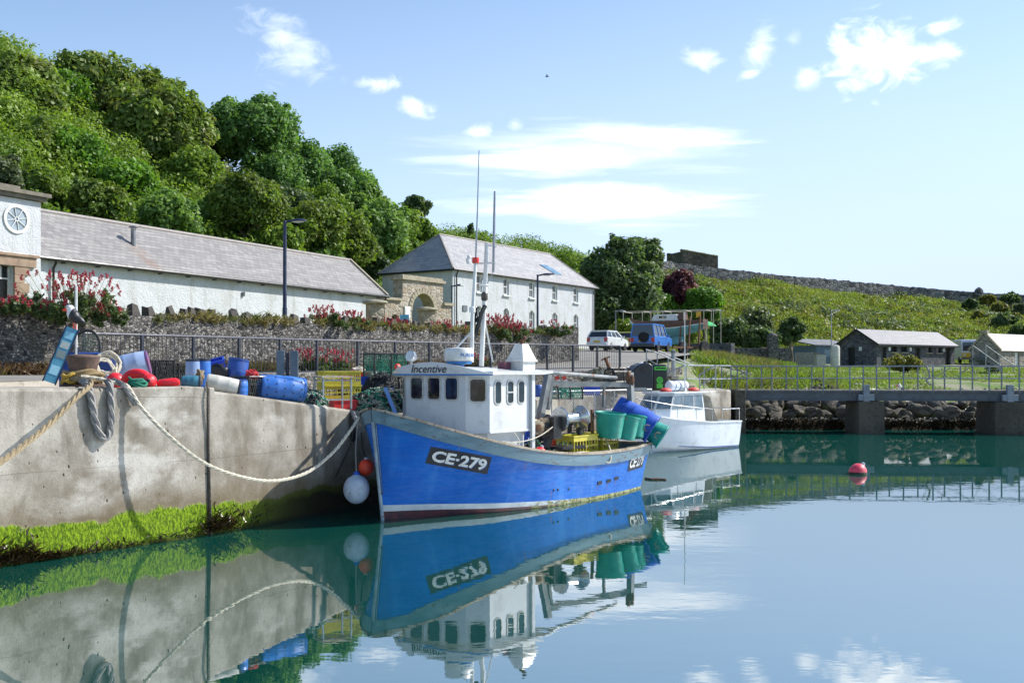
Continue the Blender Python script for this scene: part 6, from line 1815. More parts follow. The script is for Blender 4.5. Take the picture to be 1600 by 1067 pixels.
for side in (1, -1):
    rows = [[cpt(s, v, side) for v in (0, .5, .93, 1.0)] for s in ss]
    mb.mi = 0; mb.grid(rows, flip=side > 0)
    rows = [[cpt(s, v, side) for v in (1.0, 1.06, 1.3, 1.6, 1.85, 2.0)] for s in ss]; mb.grid(rows, flip=side > 0)
a = [cpt(0, v, 1) for v in (0, 1, 1.5, 2)]; b = [cpt(0, v, -1) for v in (0, 1, 1.5, 2)]
for i in range(3): mb.face(a[i], a[i + 1], b[i + 1], b[i])
mb.build('hull', M_GRP, cr, smooth=35)
mb = MB()
rows = [[cpt(s, 1.0, 1) + V((0, .012, .0)), cpt(s, 1.0, 1) + V((0, .014, .07))] for s in ss[:24]]; mb.grid(rows, flip=True); mb.build('boot_line', M_GRPBLUE, cr)
mb = MB()
for side in (1, -1):
    mb.tube([cpt(s, 2, side) + V((0, 0, .0)) for s in ss], .035, 8)
mb.tube([cpt(0, 2, 1), cpt(0, 2, -1)], .035, 8); mb.build('rubbing_strake', M_GRP, cr)
mb = MB(); rows = [[V((s, sinterp(s, CG) * k / 3 * .97, interp(s, CZ) - .03 + .06 * (1 - abs(k) / 3))) for k in range(-3, 4)] for s in ss if s >= 1.9]; mb.grid(rows)
mb.box((1.0, 0, .5), (1.9, 2.0, .05)); mb.build('deck', M_GRP, cr)
# cabin: sides lean in, raked windscreen
def cab(z, ins): return [V((2.0, .86 - ins, z)), V((4.1 - ins * 3.2, .80 - ins, z)), V((4.7 - ins * 4.4, .42 - ins * .5, z)), V((4.7 - ins * 4.4, -.42 + ins * .5, z)), V((4.1 - ins * 3.2, -.80 + ins, z)), V((2.0, -.86 + ins, z))]
l0, l1, l2 = cab(1.05, 0), cab(1.5, .04), cab(2.12, .14)
mb = MB()
for A_, B_ in ((l0, l1), (l1, l2)):
    for i in range(6): mb.face(A_[i], A_[(i + 1) % 6], B_[(i + 1) % 6], B_[i])
mb.face(*l2); cabin = mb.build('cabin', M_GRP, cr, smooth=20)
mb = MB(); rf = [V((1.75, .82, 0)), V((3.75, .74, 0)), V((4.25, .36, 0)), V((4.25, -.36, 0)), V((3.75, -.74, 0)), V((1.75, -.82, 0))]
mb.prism([p + V((0, 0, 2.12)) for p in rf], V((0, 0, 0)), V((0, 0, .07))); mb.build('cabin_roof', M_GRP, cr, smooth=20, bevel=.02)
M_CGL = mat('cruiser_glass', '#4c5c66', '#6b7a82', 2, .06, spec=.9)
def pane_on(i, j, k0, k1, v0, v1, parent):
    def pt(k, v):
        p = l1[i].lerp(l1[j], k).lerp(l2[i].lerp(l2[j], k), v); q = l1[i].lerp(l1[j], k)
        n_ = (l1[j] - l1[i]).cross(V((0, 0, 1))); n_.normalize()
        return p - n_ * .012
    mb = MB(); mb.face(pt(k0, v0), pt(k1, v0), pt(k1, v1), pt(k0, v1)); q = mb
    f = mb.build('window', M_CGL, parent, smooth=0)
    mb = MB(); c4 = [pt(k0, v0), pt(k1, v0), pt(k1, v1), pt(k0, v1)]; mb.tube(c4, .014, 5, closed=True, caps=False); mb.build('window_frame', M_GRPBLUE if False else M_RUBBER, f)
pane_on(0, 1, .05, .28, .05, .9, cabin); pane_on(0, 1, .34, .68, .1, .88, cabin); pane_on(0, 1, .72, .97, .1, .86, cabin); pane_on(1, 2, .06, .94, .1, .86, cabin); pane_on(2, 3, .05, .95, .1, .86, cabin)
mb = MB()
for side in (1, -1):
    z_ = lambda s: interp(s, CZ)
    pts = [V((s, sinterp(s, CG) * side * .95, interp(s, CZ) + .5)) for s in (1.9, 3, 4.2, 5.2, 6)]; mb.tube(pts, .014, 6)
    for s in (1.9, 2.9, 3.9, 4.9, 5.8): mb.tube([V((s, sinterp(s, CG) * side * .95, interp(s, CZ))), V((s, sinterp(s, CG) * side * .95, interp(s, CZ) + .5))], .012, 6)
mb.tube([V((.05, 1.05, 1.0)), V((.05, 1.05, 1.5)), V((.05, -1.05, 1.5)), V((.05, -1.05, 1.0))], .016, 6); mb.tube([V((.05, 1.05, 1.5)), V((1.2, 1.08, 1.5)), V((1.2, 1.08, 1.02))], .016, 6); mb.tube([V((.7, 1.06, 1.5)), V((.7, 1.06, 1.02))], .014, 6)
mb.build('guard_rail', M_STEEL, cr)
mb = MB()
rows = [[V((1.85 - k * .16, .75 - j * .3, 2.05 - .05 * k - (.9 * (k / 6) ** 1.5 if k > 2 else 0) + .02 * math.sin(j * 3 + k))) for k in range(7)] for j in range(6)]
mb.grid(rows); mb.build('canopy_sheet', mat('faded_canvas', '#a5a093', '#b9b4a7', 3, .9, .5), cr)
mb = MB(); mb.tube([V((2.6, .35, 2.2)), V((2.62, .36, 5.2))], [.022, .014], 8); mb.box((2.6, .35, 2.25), (.1, .1, .14)); mb.build('vhf_mast', M_WHITEPAINT, cr)
mb = MB(); c = V((2.75, .1, 2.4)); Mx = Matrix.Rotation(rad(90), 3, 'X') @ Matrix.Rotation(rad(0), 3, 'Y'); Mx = V((1, 0, 0)).to_track_quat('Z', 'Y').to_matrix()
mb.lathe([(.05, -.55), (.17, -.52), (.2, -.45), (.2, .45), (.17, .52), (.05, .55)], 18, c, Mx); lr = mb.build('liferaft_canister', M_GRP, cr)
mb = MB()
for x in (-.3, 0.02, .3): mb.lathe([(.203, -.02), (.206, 0), (.203, .02)], 18, c + V((x, 0, 0)), Mx)
mb.build('strap', M_GRPBLUE, lr)
M_REDC = mat('red_cover', '#c03a2c', '#cf5240', 4, .6)
for x in (3.75, 2.05):
    mb = MB(); mb.ball((x, .35, 2.24), (.26, .2, .1), 12); mb.build('red_cushion', M_REDC, cr)
mb = MB(); mb.lathe([(.0, 0), (.14, 0), (.14, .3), (.12, .32), (.0, .33)], 14, (2.25, -.3, 2.2)); mb.build('white_drum', M_GRP, cr)

# ------------------------------------------------------------------ afloat
b_ = buoy('red mooring buoy floating alone in the open water', P(1340, 736, 29.6) + V((0, 0, -.04)), .25, mat('faded_red_float', '#d63a50', '#e05a68', 4, .5), name='mooring_buoy', up=V((.55, .1, .8)))
mb = MB(); mb.lathe([(.21, -.1), (.262, -.05), (.262, .02), (.22, .05)], 20); mb.build('weed_collar', mat('wet_weed', '#241f14', '#3a3018', 9, .6, .8), b_)
rope('floating_line', 'knotted dark line with small floats lying on the water astern of the boat', [P(1008, 747, 28.2), P(1016, 748.5, 28.0), P(1024, 748, 28), P(1032, 748.5, 28), P(1041, 749.5, 27.9)], .03, M_RUST, n=20)
# ------------------------------------------------------------------ railings beside the road
t = thing('railing', 'long dark blue-black iron railing with upright bars between quay and road', 'railing', FENCE[2])
FL = [V((p.x, p.y, 0)) for p in FENCE[2:]]
Lf = sum((b - a).length for a, b in zip(FL, FL[1:])); np_ = 15
def fz(p): return interp(p.y, [(22.9, 2.78), (31, 2.86), (38, 2.92), (44.6, 3.0)])
M_RAIL = mat('railing_paint', '#1a1f2c', '#262c3a', 5, .45, .1)
PP = [poly_at(FL, .015 + .985 * i / np_) for i in range(np_ + 1)]
for i, p in enumerate(PP):
    z = fz(p); mb = MB(); mb.box((p.x, p.y, z + .52), (.07, .07, 1.06), rz=rad(60)); mb.build('post', M_RAIL, t, world=True)
mb = MB(); mb.tube([V((p.x, p.y, fz(p) + 1.05)) for p in PP], .028, 8); mb.build('top_rail', mat('railing_top', '#252c3c', '#343c4e', 5, .45), t, world=True)
for a, b in zip(PP, PP[1:]):
    mb = MB(); za, zb = fz(a), fz(b); n_ = int((b - a).length / .125)
    mb.bar(V((a.x, a.y, za + .1)), V((b.x, b.y, zb + .1)), .03, .04)
    for j in range(1, n_):
        q = a.lerp(b, j / n_); z = za + (zb - za) * j / n_
        mb.tube([V((q.x, q.y, z + .1)), V((q.x, q.y, z + 1.05))], .008, 4, caps=False)
    mb.build('railing_panel', M_RAIL, t, world=True)

# ------------------------------------------------------------------ footbridge, rocks, shore
def brD(px): return 49.4 - (px - 1140) / 460 * 1.6
M_CONC = m_ground('pier_concrete', ('#45423a', '#57534a', '#312e27'), 2.5, .6, .04)
M_BEAM = mat('bridge_steel', '#444a50', '#545b61', 3, .6, .2, speck='#5b4636', speck_amt=.63)
M_BRAIL = mat('bridge_rail_steel', '#68737c', '#7d878f', 4, .5, metal=.2)
t = thing('footbridge', 'grey steel footbridge with tubular railings on stone piers at the back of the harbour', 'footbridge', G(1142, 49.4, 2))
def bp(px, z, back=0): p = G(px, brD(px), z); return V((p.x + back * .05, p.y + back, z))
mb = MB()
for k in range(75):
    a = 1138 + k * 10
    q = [bp(a + .4, 2.05), bp(a + 9.6, 2.05), bp(a + 9.6, 2.05, 1.5), bp(a + .4, 2.05, 1.5)]
    mb.prism(q, V((0, 0, -.07)), V((0, 0, .0)))
mb.build('deck', mat('deck_boards', '#6d6a64', '#858078', 3, .9, .4), t, world=True)
for bk in (.06, 1.44):
    mb = MB()
    mb.bar(bp(1138, 1.95, bk), bp(1890, 1.95, bk), .2, .035); mb.bar(bp(1138, 1.755, bk), bp(1890, 1.755, bk), .03, .36); mb.bar(bp(1138, 1.56, bk), bp(1890, 1.56, bk), .2, .035)
    mb.build('beam', M_BEAM, t, world=True)
for px, w_ in ((1358, 42), (1582, 66)):
    mb = MB(); c = bp(px, .4, .75); mb.box((c.x, c.y, .47), (w_ / F * 49, 2.1, 2.1), taper=.94); mb.build('pier', M_CONC, t, world=True, bevel=.05)
    mb = MB(); q = bp(px - 6, 1.8, -.12)
    mb.box(q, (.3, .2, 1.0)); mb.box(q + V((0, 0, -.1)), (.75, .16, .3)); mb.build('bracket', M_BRAIL, t, world=True, bevel=.01)
pxs = [1142, 1167, 1206, 1246, 1287, 1328, 1370, 1412, 1458, 1501, 1546, 1593, 1640, 1690, 1740, 1790]
for bk, dx in ((.03, 0), (1.47, -7)):
    mb = MB()
    for z, r in ((3.18, .03), (2.6, .022)): mb.tube([bp(px + dx, z, bk) for px in pxs], r, 8)
    mb.build('handrail', M_BRAIL, t, world=True)
    for px in pxs:
        mb = MB(); mb.bar(bp(px + dx, 1.9, bk), bp(px + dx, 3.18, bk), .055); mb.build('rail_post', M_BRAIL, t, world=True)
mb = MB()
for _ in range(5):
    a = RN.choice((1440, 1470, 1520)); mb.tube(smooth_line([bp(a, 3.1, -.03), bp(a + 12 + RN.uniform(-6, 6), 2.6, -.05), bp(a + 44, 3.1, -.03)], 14), .012, 4)
mb.tube(smooth_line([bp(1447, 3.2, -.05), bp(1452, 2.7, -.08), bp(1446, 2.5, -.08), bp(1454, 2.3, -.08)], 12), .05, 5)
tag(mb.build('slack_line', M_GREYROPE), 'slack tangled line hung along the footbridge railing', 'rope')

# abutment where quay, steps and bridge meet
M_BOULD = m_rubble('basalt_boulder', ('#4d4a45', '#726d63', '#3a3733', '#625d50'), .8, '#4a463f', '#6d7038', bump=.8, bdist=.08, mw=.01)
def boulder_mesh(seed):
    rg = random.Random(seed); me = bpy.data.meshes.new('boulder'); bm = bmesh.new(); bmesh.ops.create_icosphere(bm, subdivisions=3, radius=1)
    cut = [V((rg.gauss(0, 1), rg.gauss(0, 1), rg.gauss(0, 1))).normalized() for _ in range(9)]
    for v in bm.verts:
        p = v.co.copy(); r = 1.0
        for c in cut:
            d = p.dot(c)
            if d > .62: r = min(r, .62 / d + .03)
        v.co = p * r * (1 + .1 * noise.noise(p * 2 + V((seed, 0, 0)))); v.co.x *= 1.25
    bm.to_mesh(me); bm.free(); me.materials.append(M_BOULD)
    me.polygons.foreach_set('use_smooth', [True] * len(me.polygons)); me.set_sharp_from_angle(angle=rad(28)); return me
BM_ = [boulder_mesh(i) for i in range(7)]
def boulder(px, D, z, s, label, group):
    o = bpy.data.objects.new('boulder', RN.choice(BM_)); COL.objects.link(o); o.location = G(px, D, z); o.scale = (s, s * .8, s * RN.uniform(.6, .85)); o.rotation_euler = (RN.uniform(-.5, .5), RN.uniform(-.5, .5), RN.uniform(0, 6.3))
    return tag(o, label, 'boulder', group)
for (a, b), lab, grp in (((1160, 1334), 'dark basalt boulder under the footbridge, left of the first concrete pier', 'boulders left of the bridge pier'), ((1384, 1546), 'dark basalt boulder under the footbridge, between the two concrete piers', 'boulders between the bridge piers')):
    for row, (z, D, n_, s0) in enumerate(((.8, 52.1, 11, .58), (1.2, 52.8, 10, .55), (1.55, 53.8, 9, .45))):
        if a > 1300 and row == 2: n_ = 7
        for i in range(n_): boulder(a + (b - a) * (i + RN.uniform(.1, .9)) / n_, D + RN.uniform(-.2, .2), z + RN.uniform(-.12, .1), s0 * RN.uniform(.65, 1.3), lab, grp)
for i in range(34): px = RN.gauss(1290, 28) if i % 2 else RN.uniform(1145, 1330); D = RN.uniform(55.5, 60); boulder(px, D, shore_z(px, D) + .05, RN.uniform(.2, .42), 'pale grey boulder strewn on the bank above the footbridge deck', 'boulders on the bank behind the bridge')
# loose stones, drift and weed of the foreshore
mb = MB(); rg = random.Random(8)
def pebble(c, s):
    M = Matrix.Rotation(rg.uniform(0, 6), 3, 'Z') @ Matrix.Rotation(rg.uniform(-.6, .6), 3, 'X')
    k0 = len(mb.v); mb.ball(c, (s * rg.uniform(.7, 1.3), s * rg.uniform(.6, 1), s * rg.uniform(.4, .7)), 6, M, k=4)
    mb.v[k0:] = [tuple(V(v) + V((rg.uniform(-1, 1), rg.uniform(-1, 1), rg.uniform(-1, 1))) * s * .16) for v in mb.v[k0:]]
for _ in range(2200):
    px = rg.gauss(1290, 35) if rg.random() < .5 else rg.uniform(1140, 1620); D = rg.uniform(54.5, 64)
    pebble(G(px, D, shore_z(px, D)), rg.uniform(.06, .24))
for _ in range(500): px = rg.uniform(1150, 1620); pebble(G(px, rg.uniform(51.3, 51.9), rg.uniform(.45, .6)), rg.uniform(.03, .08))
tag(mb.build('shore_stones', mat('shore_stone', '#7d786d', '#a09a8d', 2, .9, .4, speck='#4c493f', speck_amt=.58), smooth=0), kind='stuff')
rows = [[G(px, D, max(shore_z(px, D), interp(D, [(55, .8), (62, 1.2)])) + .03) for px in range(1352, 1620, 12)] for D in (55.5, 57, 59, 61, 63)]
mb = MB(); mb.grid(rows); tag(mb.build('slipway', m_ground('pale_slip', ('#c7c4ba', '#d3d0c8', '#aba79b'), 1, .2, .02)), kind='structure')
# dark weedy skirt of the bank and kelp along the quay
kb = []
for _ in range(2600): px = RN.uniform(1150, 1700); kb.append(G(px, (51.45 if px < 1600 else 51.2) - RN.uniform(.0, .12), RN.uniform(-.05, .5)))
q1 = blade_arrays(np.array(kb), .2, .1, 1.2)
kq = []
for _ in range(1500):
    px = RN.gauss(25, 45) if RN.random() < .6 else (RN.gauss(345, 18) if RN.random() < .7 else RN.uniform(80, 420))
    if px > 440: continue
    yb = interp(px, [(-80, 905), (0, 884), (150, 862), (330, 832), (440, 812)])
    kq.append(wallpt(px, yb - abs(RN.gauss(0, 14)) * (1 if px < 60 or px > 300 else .35), .03))
kq = np.array([(p.x, p.y, max(-.03, p.z)) for p in kq])
q2 = blade_arrays(kq + np.array([.03, -.02, 0]), .13, .045, 1.4)
tag(quads_obj('kelp_fringe', [q1, q2], 'kelp'), kind='stuff')

# ------------------------------------------------------------------ steps and their handrails by the bridge end
t = thing('quay_steps', 'galvanised handrails and concrete steps going down from the road to the bridge end', 'steps', G(1030, 47, 2.1))
mb = MB()
for i in range(6): mb.box(G(1034 + i * 8, 47.6, 2.95 - i * .15), (.34, 1.2, .16), rz=.1)
mb.build('step', M_APRON, t, world=True)
mb = MB()
for pts in ([(1009, 546, 46.6), (1020, 549, 46.7), (1072, 571, 47.6)], [(1010, 560, 46.6), (1044, 580, 47.4)], [(1028, 548, 48.2), (1086, 572, 49)], [(1043, 583, 46.4), (1069, 571, 46.4)], [(1092, 586, 47.4), (1118, 571, 47.4)], [(1094, 602, 47.4), (1117, 588, 47.4)], [(1074, 571, 48), (1142, 571.5, 49.3)], [(1074, 592, 48), (1142, 592, 49.3)]):
    mb.tube([P(*p) for p in pts], .03, 8)
mb.build('handrail', M_GALV, t, world=True)
for px, y0, y1, D in ((1010, 546, 590, 46.6), (1027, 552, 598, 46.9), (1044, 559, 606, 47.2), (1072, 571, 610, 47.6), (1118, 571, 608, 47.4), (1093, 586, 610, 47.4), (1100, 571, 608, 48.6)):
    mb = MB(); mb.tube([P(px, y0, D), P(px, y1, D)], .028, 8); mb.build('rail_post', M_GALV, t, world=True)
t = thing('bollard_light', 'silver cylindrical post standing at the head of the steps', 'post', G(1052, 48, 2.4))
mb = MB(); mb.lathe([(.1, 0), (.1, 1.4), (.0, 1.45)], 16); mb.build('shaft', M_GALV, t)
mb = MB(); mb.lathe([(.12, 1.4), (.13, 1.5), (.02, 1.56)], 16); mb.build('cap', M_GREY, t)
mb = MB(); p = G(1150, 49.6, .6); mb.box((p.x, p.y, .9), (.5, 2, 2.3)); tag(mb.build('bridge_abutment', M_CONC, bevel=.03), 'weathered concrete abutment under the left end of the footbridge', 'abutment')

# ------------------------------------------------------------------ bins
def rbox(w_, d_, h_, r, k=4, inset=0.):
    return [V((x, y, 0)) for x, y in rrect(w_ - 2 * inset, d_ - 2 * inset, r, k)]
t = thing('bottle_bank', 'dark navy bottle bank with a humped lid near the steps', 'recycling bin', G(997, 45.4, 2.07), rad(12))
mb = MB(); out = [(-.52, .0), (.52, .0), (.52, 1.1), (.36, 1.24), (.1, 1.24), (-.2, 1.12), (-.42, .9), (-.52, .72)]
mb.prism([V((x, 0, z)) for x, z in out], V((0, -.5, 0)), V((0, .5, 0)))
M_BIN = mat('navy_bin_plastic', '#141a26', '#1d2533', 3, .4)
mb.build('body', M_BIN, t, smooth=20, bevel=.04)
mb = MB(); mb.lathe([(.0, -.02), (.13, -.02), (.13, .02), (.0, .02)], 18, (.1, -.51, .95), Matrix.Rotation(rad(90), 3, 'X')); mb.build('hatch', M_BLACK, t)
mb = MB(); mb.box((.53, 0, .6), (.02, .8, 1.0)); mb.build('side_panel', mat('pale_panel', '#7a8a9c', '#8898a8', 4, .4), t)
t = thing('recycling_bin', 'black recycling bin with a green slot and green round emblem near the steps', 'recycling bin', G(1029, 45.9, 2.09), rad(6))
mb = MB(); L_ = [[p + V((0, 0, z)) for p in rbox(.7 - i_, .66 - i_, 0, .1)] for z, i_ in ((0, .04), (.05, 0), (1.02, 0), (1.12, .06), (1.16, .2))]
n_ = len(L_[0]); vs = [p for l_ in L_ for p in l_]; fs = [(i * n_ + j, i * n_ + (j + 1) % n_, (i + 1) * n_ + (j + 1) % n_, (i + 1) * n_ + j) for i in range(4) for j in range(n_)] + [tuple(range(4 * n_, 5 * n_))]
mb.add(vs, fs); mb.build('body', mat('black_bin_plastic', '#14181a', '#1d2224', 3, .4), t)
M_BINGREEN = mat('bin_green', '#3fae3a', '#52bb45', 5, .4)
mb = MB(); mb.box((0, -.345, .93), (.5, .05, .07)); mb.box((-.25, -.345, .98), (.06, .05, .16)); mb.box((.25, -.345, .98), (.06, .05, .16)); mb.box((0, -.345, 1.04), (.5, .05, .04)); mb.build('slot_rim', M_BINGREEN, t, bevel=.01)
Mx = Matrix.Rotation(rad(90), 3, 'X')
mb = MB(); mb.lathe([(0, -.01), (.15, -.01), (.15, .012), (0, .012)], 24, (-.03, -.335, .46), Mx); em = mb.build('emblem', M_BINGREEN, t)
mb = MB(); 
for k in range(3):
    a = k * 2.094; mb.bar(V((-.03 + .07 * math.cos(a), -.352, .46 + .07 * math.sin(a))), V((-.03 + .07 * math.cos(a + 1.4), -.352, .46 + .07 * math.sin(a + 1.4))), .012, .022)
mb.build('arrows', mat('bin_dark_green', '#1d5e24', '#1d5e24', 5, .5), em)
mb = MB(); mb.box((-.03, -.334, .2), (.28, .01, .2)); mb.build('label_patch', M_BINGREEN, t)

# ------------------------------------------------------------------ barrels, drums, floats, ropes on the quay
def QP(px, D, dz=0): p = G(px, D, 0); p.z = max(quay_z(p.x, p.y), 2.0) + dz; return p
M_BBLUE = mat('blue_barrel_plastic', '#2f66b4', '#4378c0', 2.5, .4, .05, speck='#8fa7c6', speck_amt=.66)
M_DBLUE = mat('dark_blue_plastic', '#23438c', '#2c52a0', 3, .4)
M_SILVER = mat('sun_bleached_blue', '#7d94ba', '#a0b3cf', 2, .35, speck='#c9d4e3', speck_amt=.64)
M_TEAL = mat('teal_plastic', '#2f6378', '#3f7a8e', 3, .4)
M_DWHITE = mat('dirty_white_plastic', '#b7b6ad', '#c8c6bd', 3, .5, speck='#7d7867', speck_amt=.62)
M_LID = mat('dark_lid', '#1b2130', '#252c3c', 5, .5)
def barrel(label, loc, material, r, h, axis=(0, 0, 1), lid=M_LID, holes=False, name='plastic_barrel', cat='barrel', group='plastic barrels and drums on the quay', ends=None):
    t = thing(name, label, cat, loc, 0, group)
    t.rotation_mode = 'QUATERNION'; t.rotation_quaternion = V(axis).normalized().to_track_quat('Z', 'Y')
    mb = MB(); prof = [(r * .86, 0), (r * .93, .02), (r * .97, h * .06), (r, h * .3), (r * 1.02, h * .33), (r, h * .36), (r, h * .64), (r * 1.02, h * .67), (r, h * .7), (r * .97, h * .92), (r * .9, h * .97), (r * .84, h)]
    mb.lathe(prof, 26); mb.build('body', material, t)
    mb = MB()
    if lid is not None: mb.lathe([(r * .93, h * .955), (r * .96, h * .96), (r * .96, h + .01), (r * .8, h + .015), (.001, h + .012)], 26); mb.build('lid', lid, t)
    if holes:
        mb = MB()
        for i in range(5):
            for j in range(10):
                a = 2 * math.pi * (j + (i % 2) * .5) / 10; z = h * (.12 + .19 * i); c = V((r * 1.012 * math.cos(a), r * 1.012 * math.sin(a), z))
                mb.lathe([(.018, 0), (.001, .003)], 8, c, V((math.cos(a), math.sin(a), 0)).to_track_quat('Z', 'Y').to_matrix())
        for j in range(9): a = j * .7; mb.lathe([(.018, 0), (.001, .003)], 8, (r * .55 * math.cos(a), r * .55 * math.sin(a), -.003), Matrix.Rotation(math.pi, 3, 'X'))
        tag(mb.build('drain_hole', M_LID, t), kind='stuff')
    return t
# bollard, with turns of rope about its foot
t = thing('mooring_bollard', 'rusty cast iron mooring bollard with ropes round its foot on the quay edge', 'bollard', (qb.x, qb.y, 2.72))
mb = MB(); mb.lathe([(.36, 0), (.36, .03), (.24, .05), (.22, .12), (.225, .3), (.265, .46), (.275, .5), (.255, .53), (.15, .545), (.0, .55)], 28); mb.build('casting', mat('rusty_bollard', '#4d3c34', '#66534a', 6, .85, .6, speck='#7a5a44', speck_amt=.58), t)
def coils(label, c, r0, n_, rr, material, tilt=(0, 0, 0), jit=.03, dz=.05, name='rope_coil', squash=1.0):
    mb = MB(); rg = random.Random(int(abs(c[0]) * 1000 + n_)); pts = []
    for i in range(n_ * 20 + 1):
        a = 2 * math.pi * i / 20; k = i / 20
        r = r0 * (1 + .16 * math.sin(k * 2.4 + rg.random() * .2)) + rg.uniform(-jit, jit) * .4
        pts.append(V((r * math.cos(a), r * math.sin(a) * squash, dz * (k % 4) + .02 * math.sin(a * 3 + k))))
    mb.tube(pts, rr, 6)
    o = mb.build(name, material); o.location = c; o.rotation_euler = tilt
    return tag(o, label, 'rope')
coils('turns of brown rope round the foot of the rusty bollard', (qb.x, qb.y, 2.79), .28, 4, .04, mat('brown_rope', '#7d6a48', '#93805c', 25, .95, .7), dz=.045)
coils('small hank of yellow rope at the foot of the bollard', (qb.x - .12, qb.y - .3, 2.77), .09, 3, .03, mat('yellow_rope', '#9a7d2a', '#b3953c', 25, .95, .7))
t = thing('bait_tub', 'square dark blue tub standing behind the rusty bollard', 'tub', QP(134, 19.4), .35, 'plastic tubs on the stern rail' if False else None)
mb = MB(); 
for sx, sy, wx, wy in ((0, -.3, .88, .03), (0, .3, .88, .03), (-.43, 0, .03, .58), (.43, 0, .03, .58)): mb.box((sx, sy, .33), (wx, wy, .62))
mb.box((0, 0, .05), (.84, .58, .06)); mb.build('body', M_DBLUE, t, smooth=0)
mb = MB(); mb.tube([V((x, y, .64)) for x, y in rrect(.92, .66, .06)], .025, 6, closed=True, caps=False); mb.build('rim', M_DBLUE, t)
mb = MB(); mb.box((0, 0, .52), (.82, .55, .04)); mb.build('filling', M_DARKNET, t)
creel('grey-green creel seen end-on, perched on the dark blue tub behind the bollard', QP(137, 19.45, .66), rad(112), net=mat('grey_net', '#6d776c', '#8b9488', 15, .9, .6), sc=.92, Hh=.46)
coils('pale rope coil hanging over the right side of the blue tub', (QP(168, 19.2).x, 19.2, QP(168, 19.2).z + .42), .2, 7, .022, M_ROPE, (rad(70), rad(10), .3), dz=.03)
coils('loose pale rope loop draped below the rope coil on the blue tub', (QP(163, 18.9).x, 18.9, QP(163, 18.9).z + .3), .17, 3, .018, M_ROPE, (rad(80), rad(-12), .5), dz=.03, squash=1.4)
barrel('sun-bleached blue barrel lying tilted among the red floats', QP(180, 19.6, .34), M_SILVER, .25, .62, (.9, .25, .22), lid=mat('red_blue_rim', '#8b3a56', '#5a4c80', 5, .5))
buoy('red float squashed against the blue tub left of the bleached barrel', QP(181, 18.5, .14), .14, M_REDFLOAT, up=V((-.8, 0, .4)), name='net_float', cat='float', group='red floats on the quay')
t = thing('horseshoe_float', 'red curved horseshoe-shaped float in front of the bleached barrel', 'float', QP(211, 18.2, .12))
mb = MB(); pts = [V((.23 * math.cos(a), .02 + .1 * math.sin(a * .5), .16 * math.sin(a) - .02)) for a in [math.pi * i / 12 for i in range(13)]]; mb.tube([pts[0] + V((0, 0, -.08))] + pts + [pts[-1] + V((0, 0, -.08))], [.05] + [.075 + .02 * math.sin(i / 12 * math.pi) for i in range(13)] + [.05], 12); mb.build('body', M_REDFLOAT, t)
b_ = buoy('red ball float with its black eye turned to the water', QP(233, 18.1, .13), .13, M_REDFLOAT, up=V((.25, -.95, .1)), name='net_float', cat='float', group='red floats on the quay')
for k_ in children(b_):
    if k_.name.startswith('eye'): k_.data.materials.clear(); k_.data.materials.append(M_LID)
t = thing('net_float', 'long red sausage-shaped float beside the teal drum', 'float', QP(263, 18.3, .1), 0, 'red floats on the quay'); t.rotation_euler = (0, rad(84), .15)
mb = MB(); mb.lathe([(.0, -.2), (.05, -.19), (.08, -.14), (.085, 0), (.08, .14), (.05, .19), (0, .2)], 18); mb.build('body', M_REDFLOAT, t)
coils('small green rope heap in front of the red floats', tuple(QP(213, 17.75, .03)), .13, 7, .02, M_GREENNET, (0, .2, 0), dz=.035)
barrel('short teal drum at the end of the row of red floats', QP(284, 18.75, .13), M_TEAL, .12, .32, (.97, .2, .0))
barrel('faded blue barrel with a dark lid, left of two standing by the black creels', QP(301, 21.6), M_SILVER, .15, .8)
barrel('blue barrel with a dark lid, right of two standing by the black creels', QP(317, 22.0), M_BBLUE, .17, .86)
barrel('bright blue barrel leaning in front of the black rubber flap', QP(362, 21.2, .02), M_DBLUE, .22, .82, (.16, .1, 1), lid=M_DBLUE)
barrel('off-white drum lying on the quay edge with a hank of rope on its end', QP(322, 19.4, .2), M_DWHITE, .165, .62, (.92, .3, -.2), lid=M_LID)
coils('hank of brown rope hung on the off-white drum', tuple(QP(314, 19.05, .24)), .13, 6, .022, M_TANROPE, (rad(80), 0, rad(-60)), dz=.02)
barrel('small square-shouldered blue drum on the quay edge by the off-white drum', QP(375, 19.85, .0), M_BBLUE, .15, .3, lid=M_DBLUE)
barrel('big blue barrel full of drain holes lying on the quay edge', QP(405, 20.75, .27), M_BBLUE, .262, .92, (.86, .5, -.08), holes=True, lid=M_BBLUE)
t = thing('rubber_flap', 'black rubber flap propped between the blue crate and the leaning barrel', 'rubber sheet', QP(343, 21.0, .32), .2)
mb = MB(); mb.grid([[V((-.17 + .34 * i / 6, .02 * math.sin(i), .34 - .3 * j / 4 + .05 * math.sin(i * .8 + j))) for i in range(7)] for j in range(5)]); o = mb.build('sheet', M_BLACK, t); sm = o.modifiers.new('thick', 'SOLIDIFY'); sm.thickness = .02
cr0 = crate('bright blue perforated crate tipped on top of the barrels', QP(337, 22.4, .62), .3, M_BLUEPL, (.46, .36, .26), tilt=(rad(12), rad(-14), .3))
creel('long black creel against the railing behind the red floats', QP(238, 22.4, .36), .65, sc=1.1, boxy=True)
recreel([o for o in bpy.data.objects if o.get('label', '').startswith('long black creel against')][0], 'long black creel against the railing, beside the two standing barrels', QP(272, 23.6, .42), .7, 1.15)
creel('square black creel with red rope on it behind the holed barrel', QP(402, 20.9), .9, sc=1.2, boxy=True, Wd=.5)
coils('bundle of red rope on top of the square black creel', tuple(QP(393, 20.6, .44)), .1, 8, .02, mat('red_rope', '#b32a30', '#c8444a', 20, .9, .6), (.3, .2, 0), dz=.03)
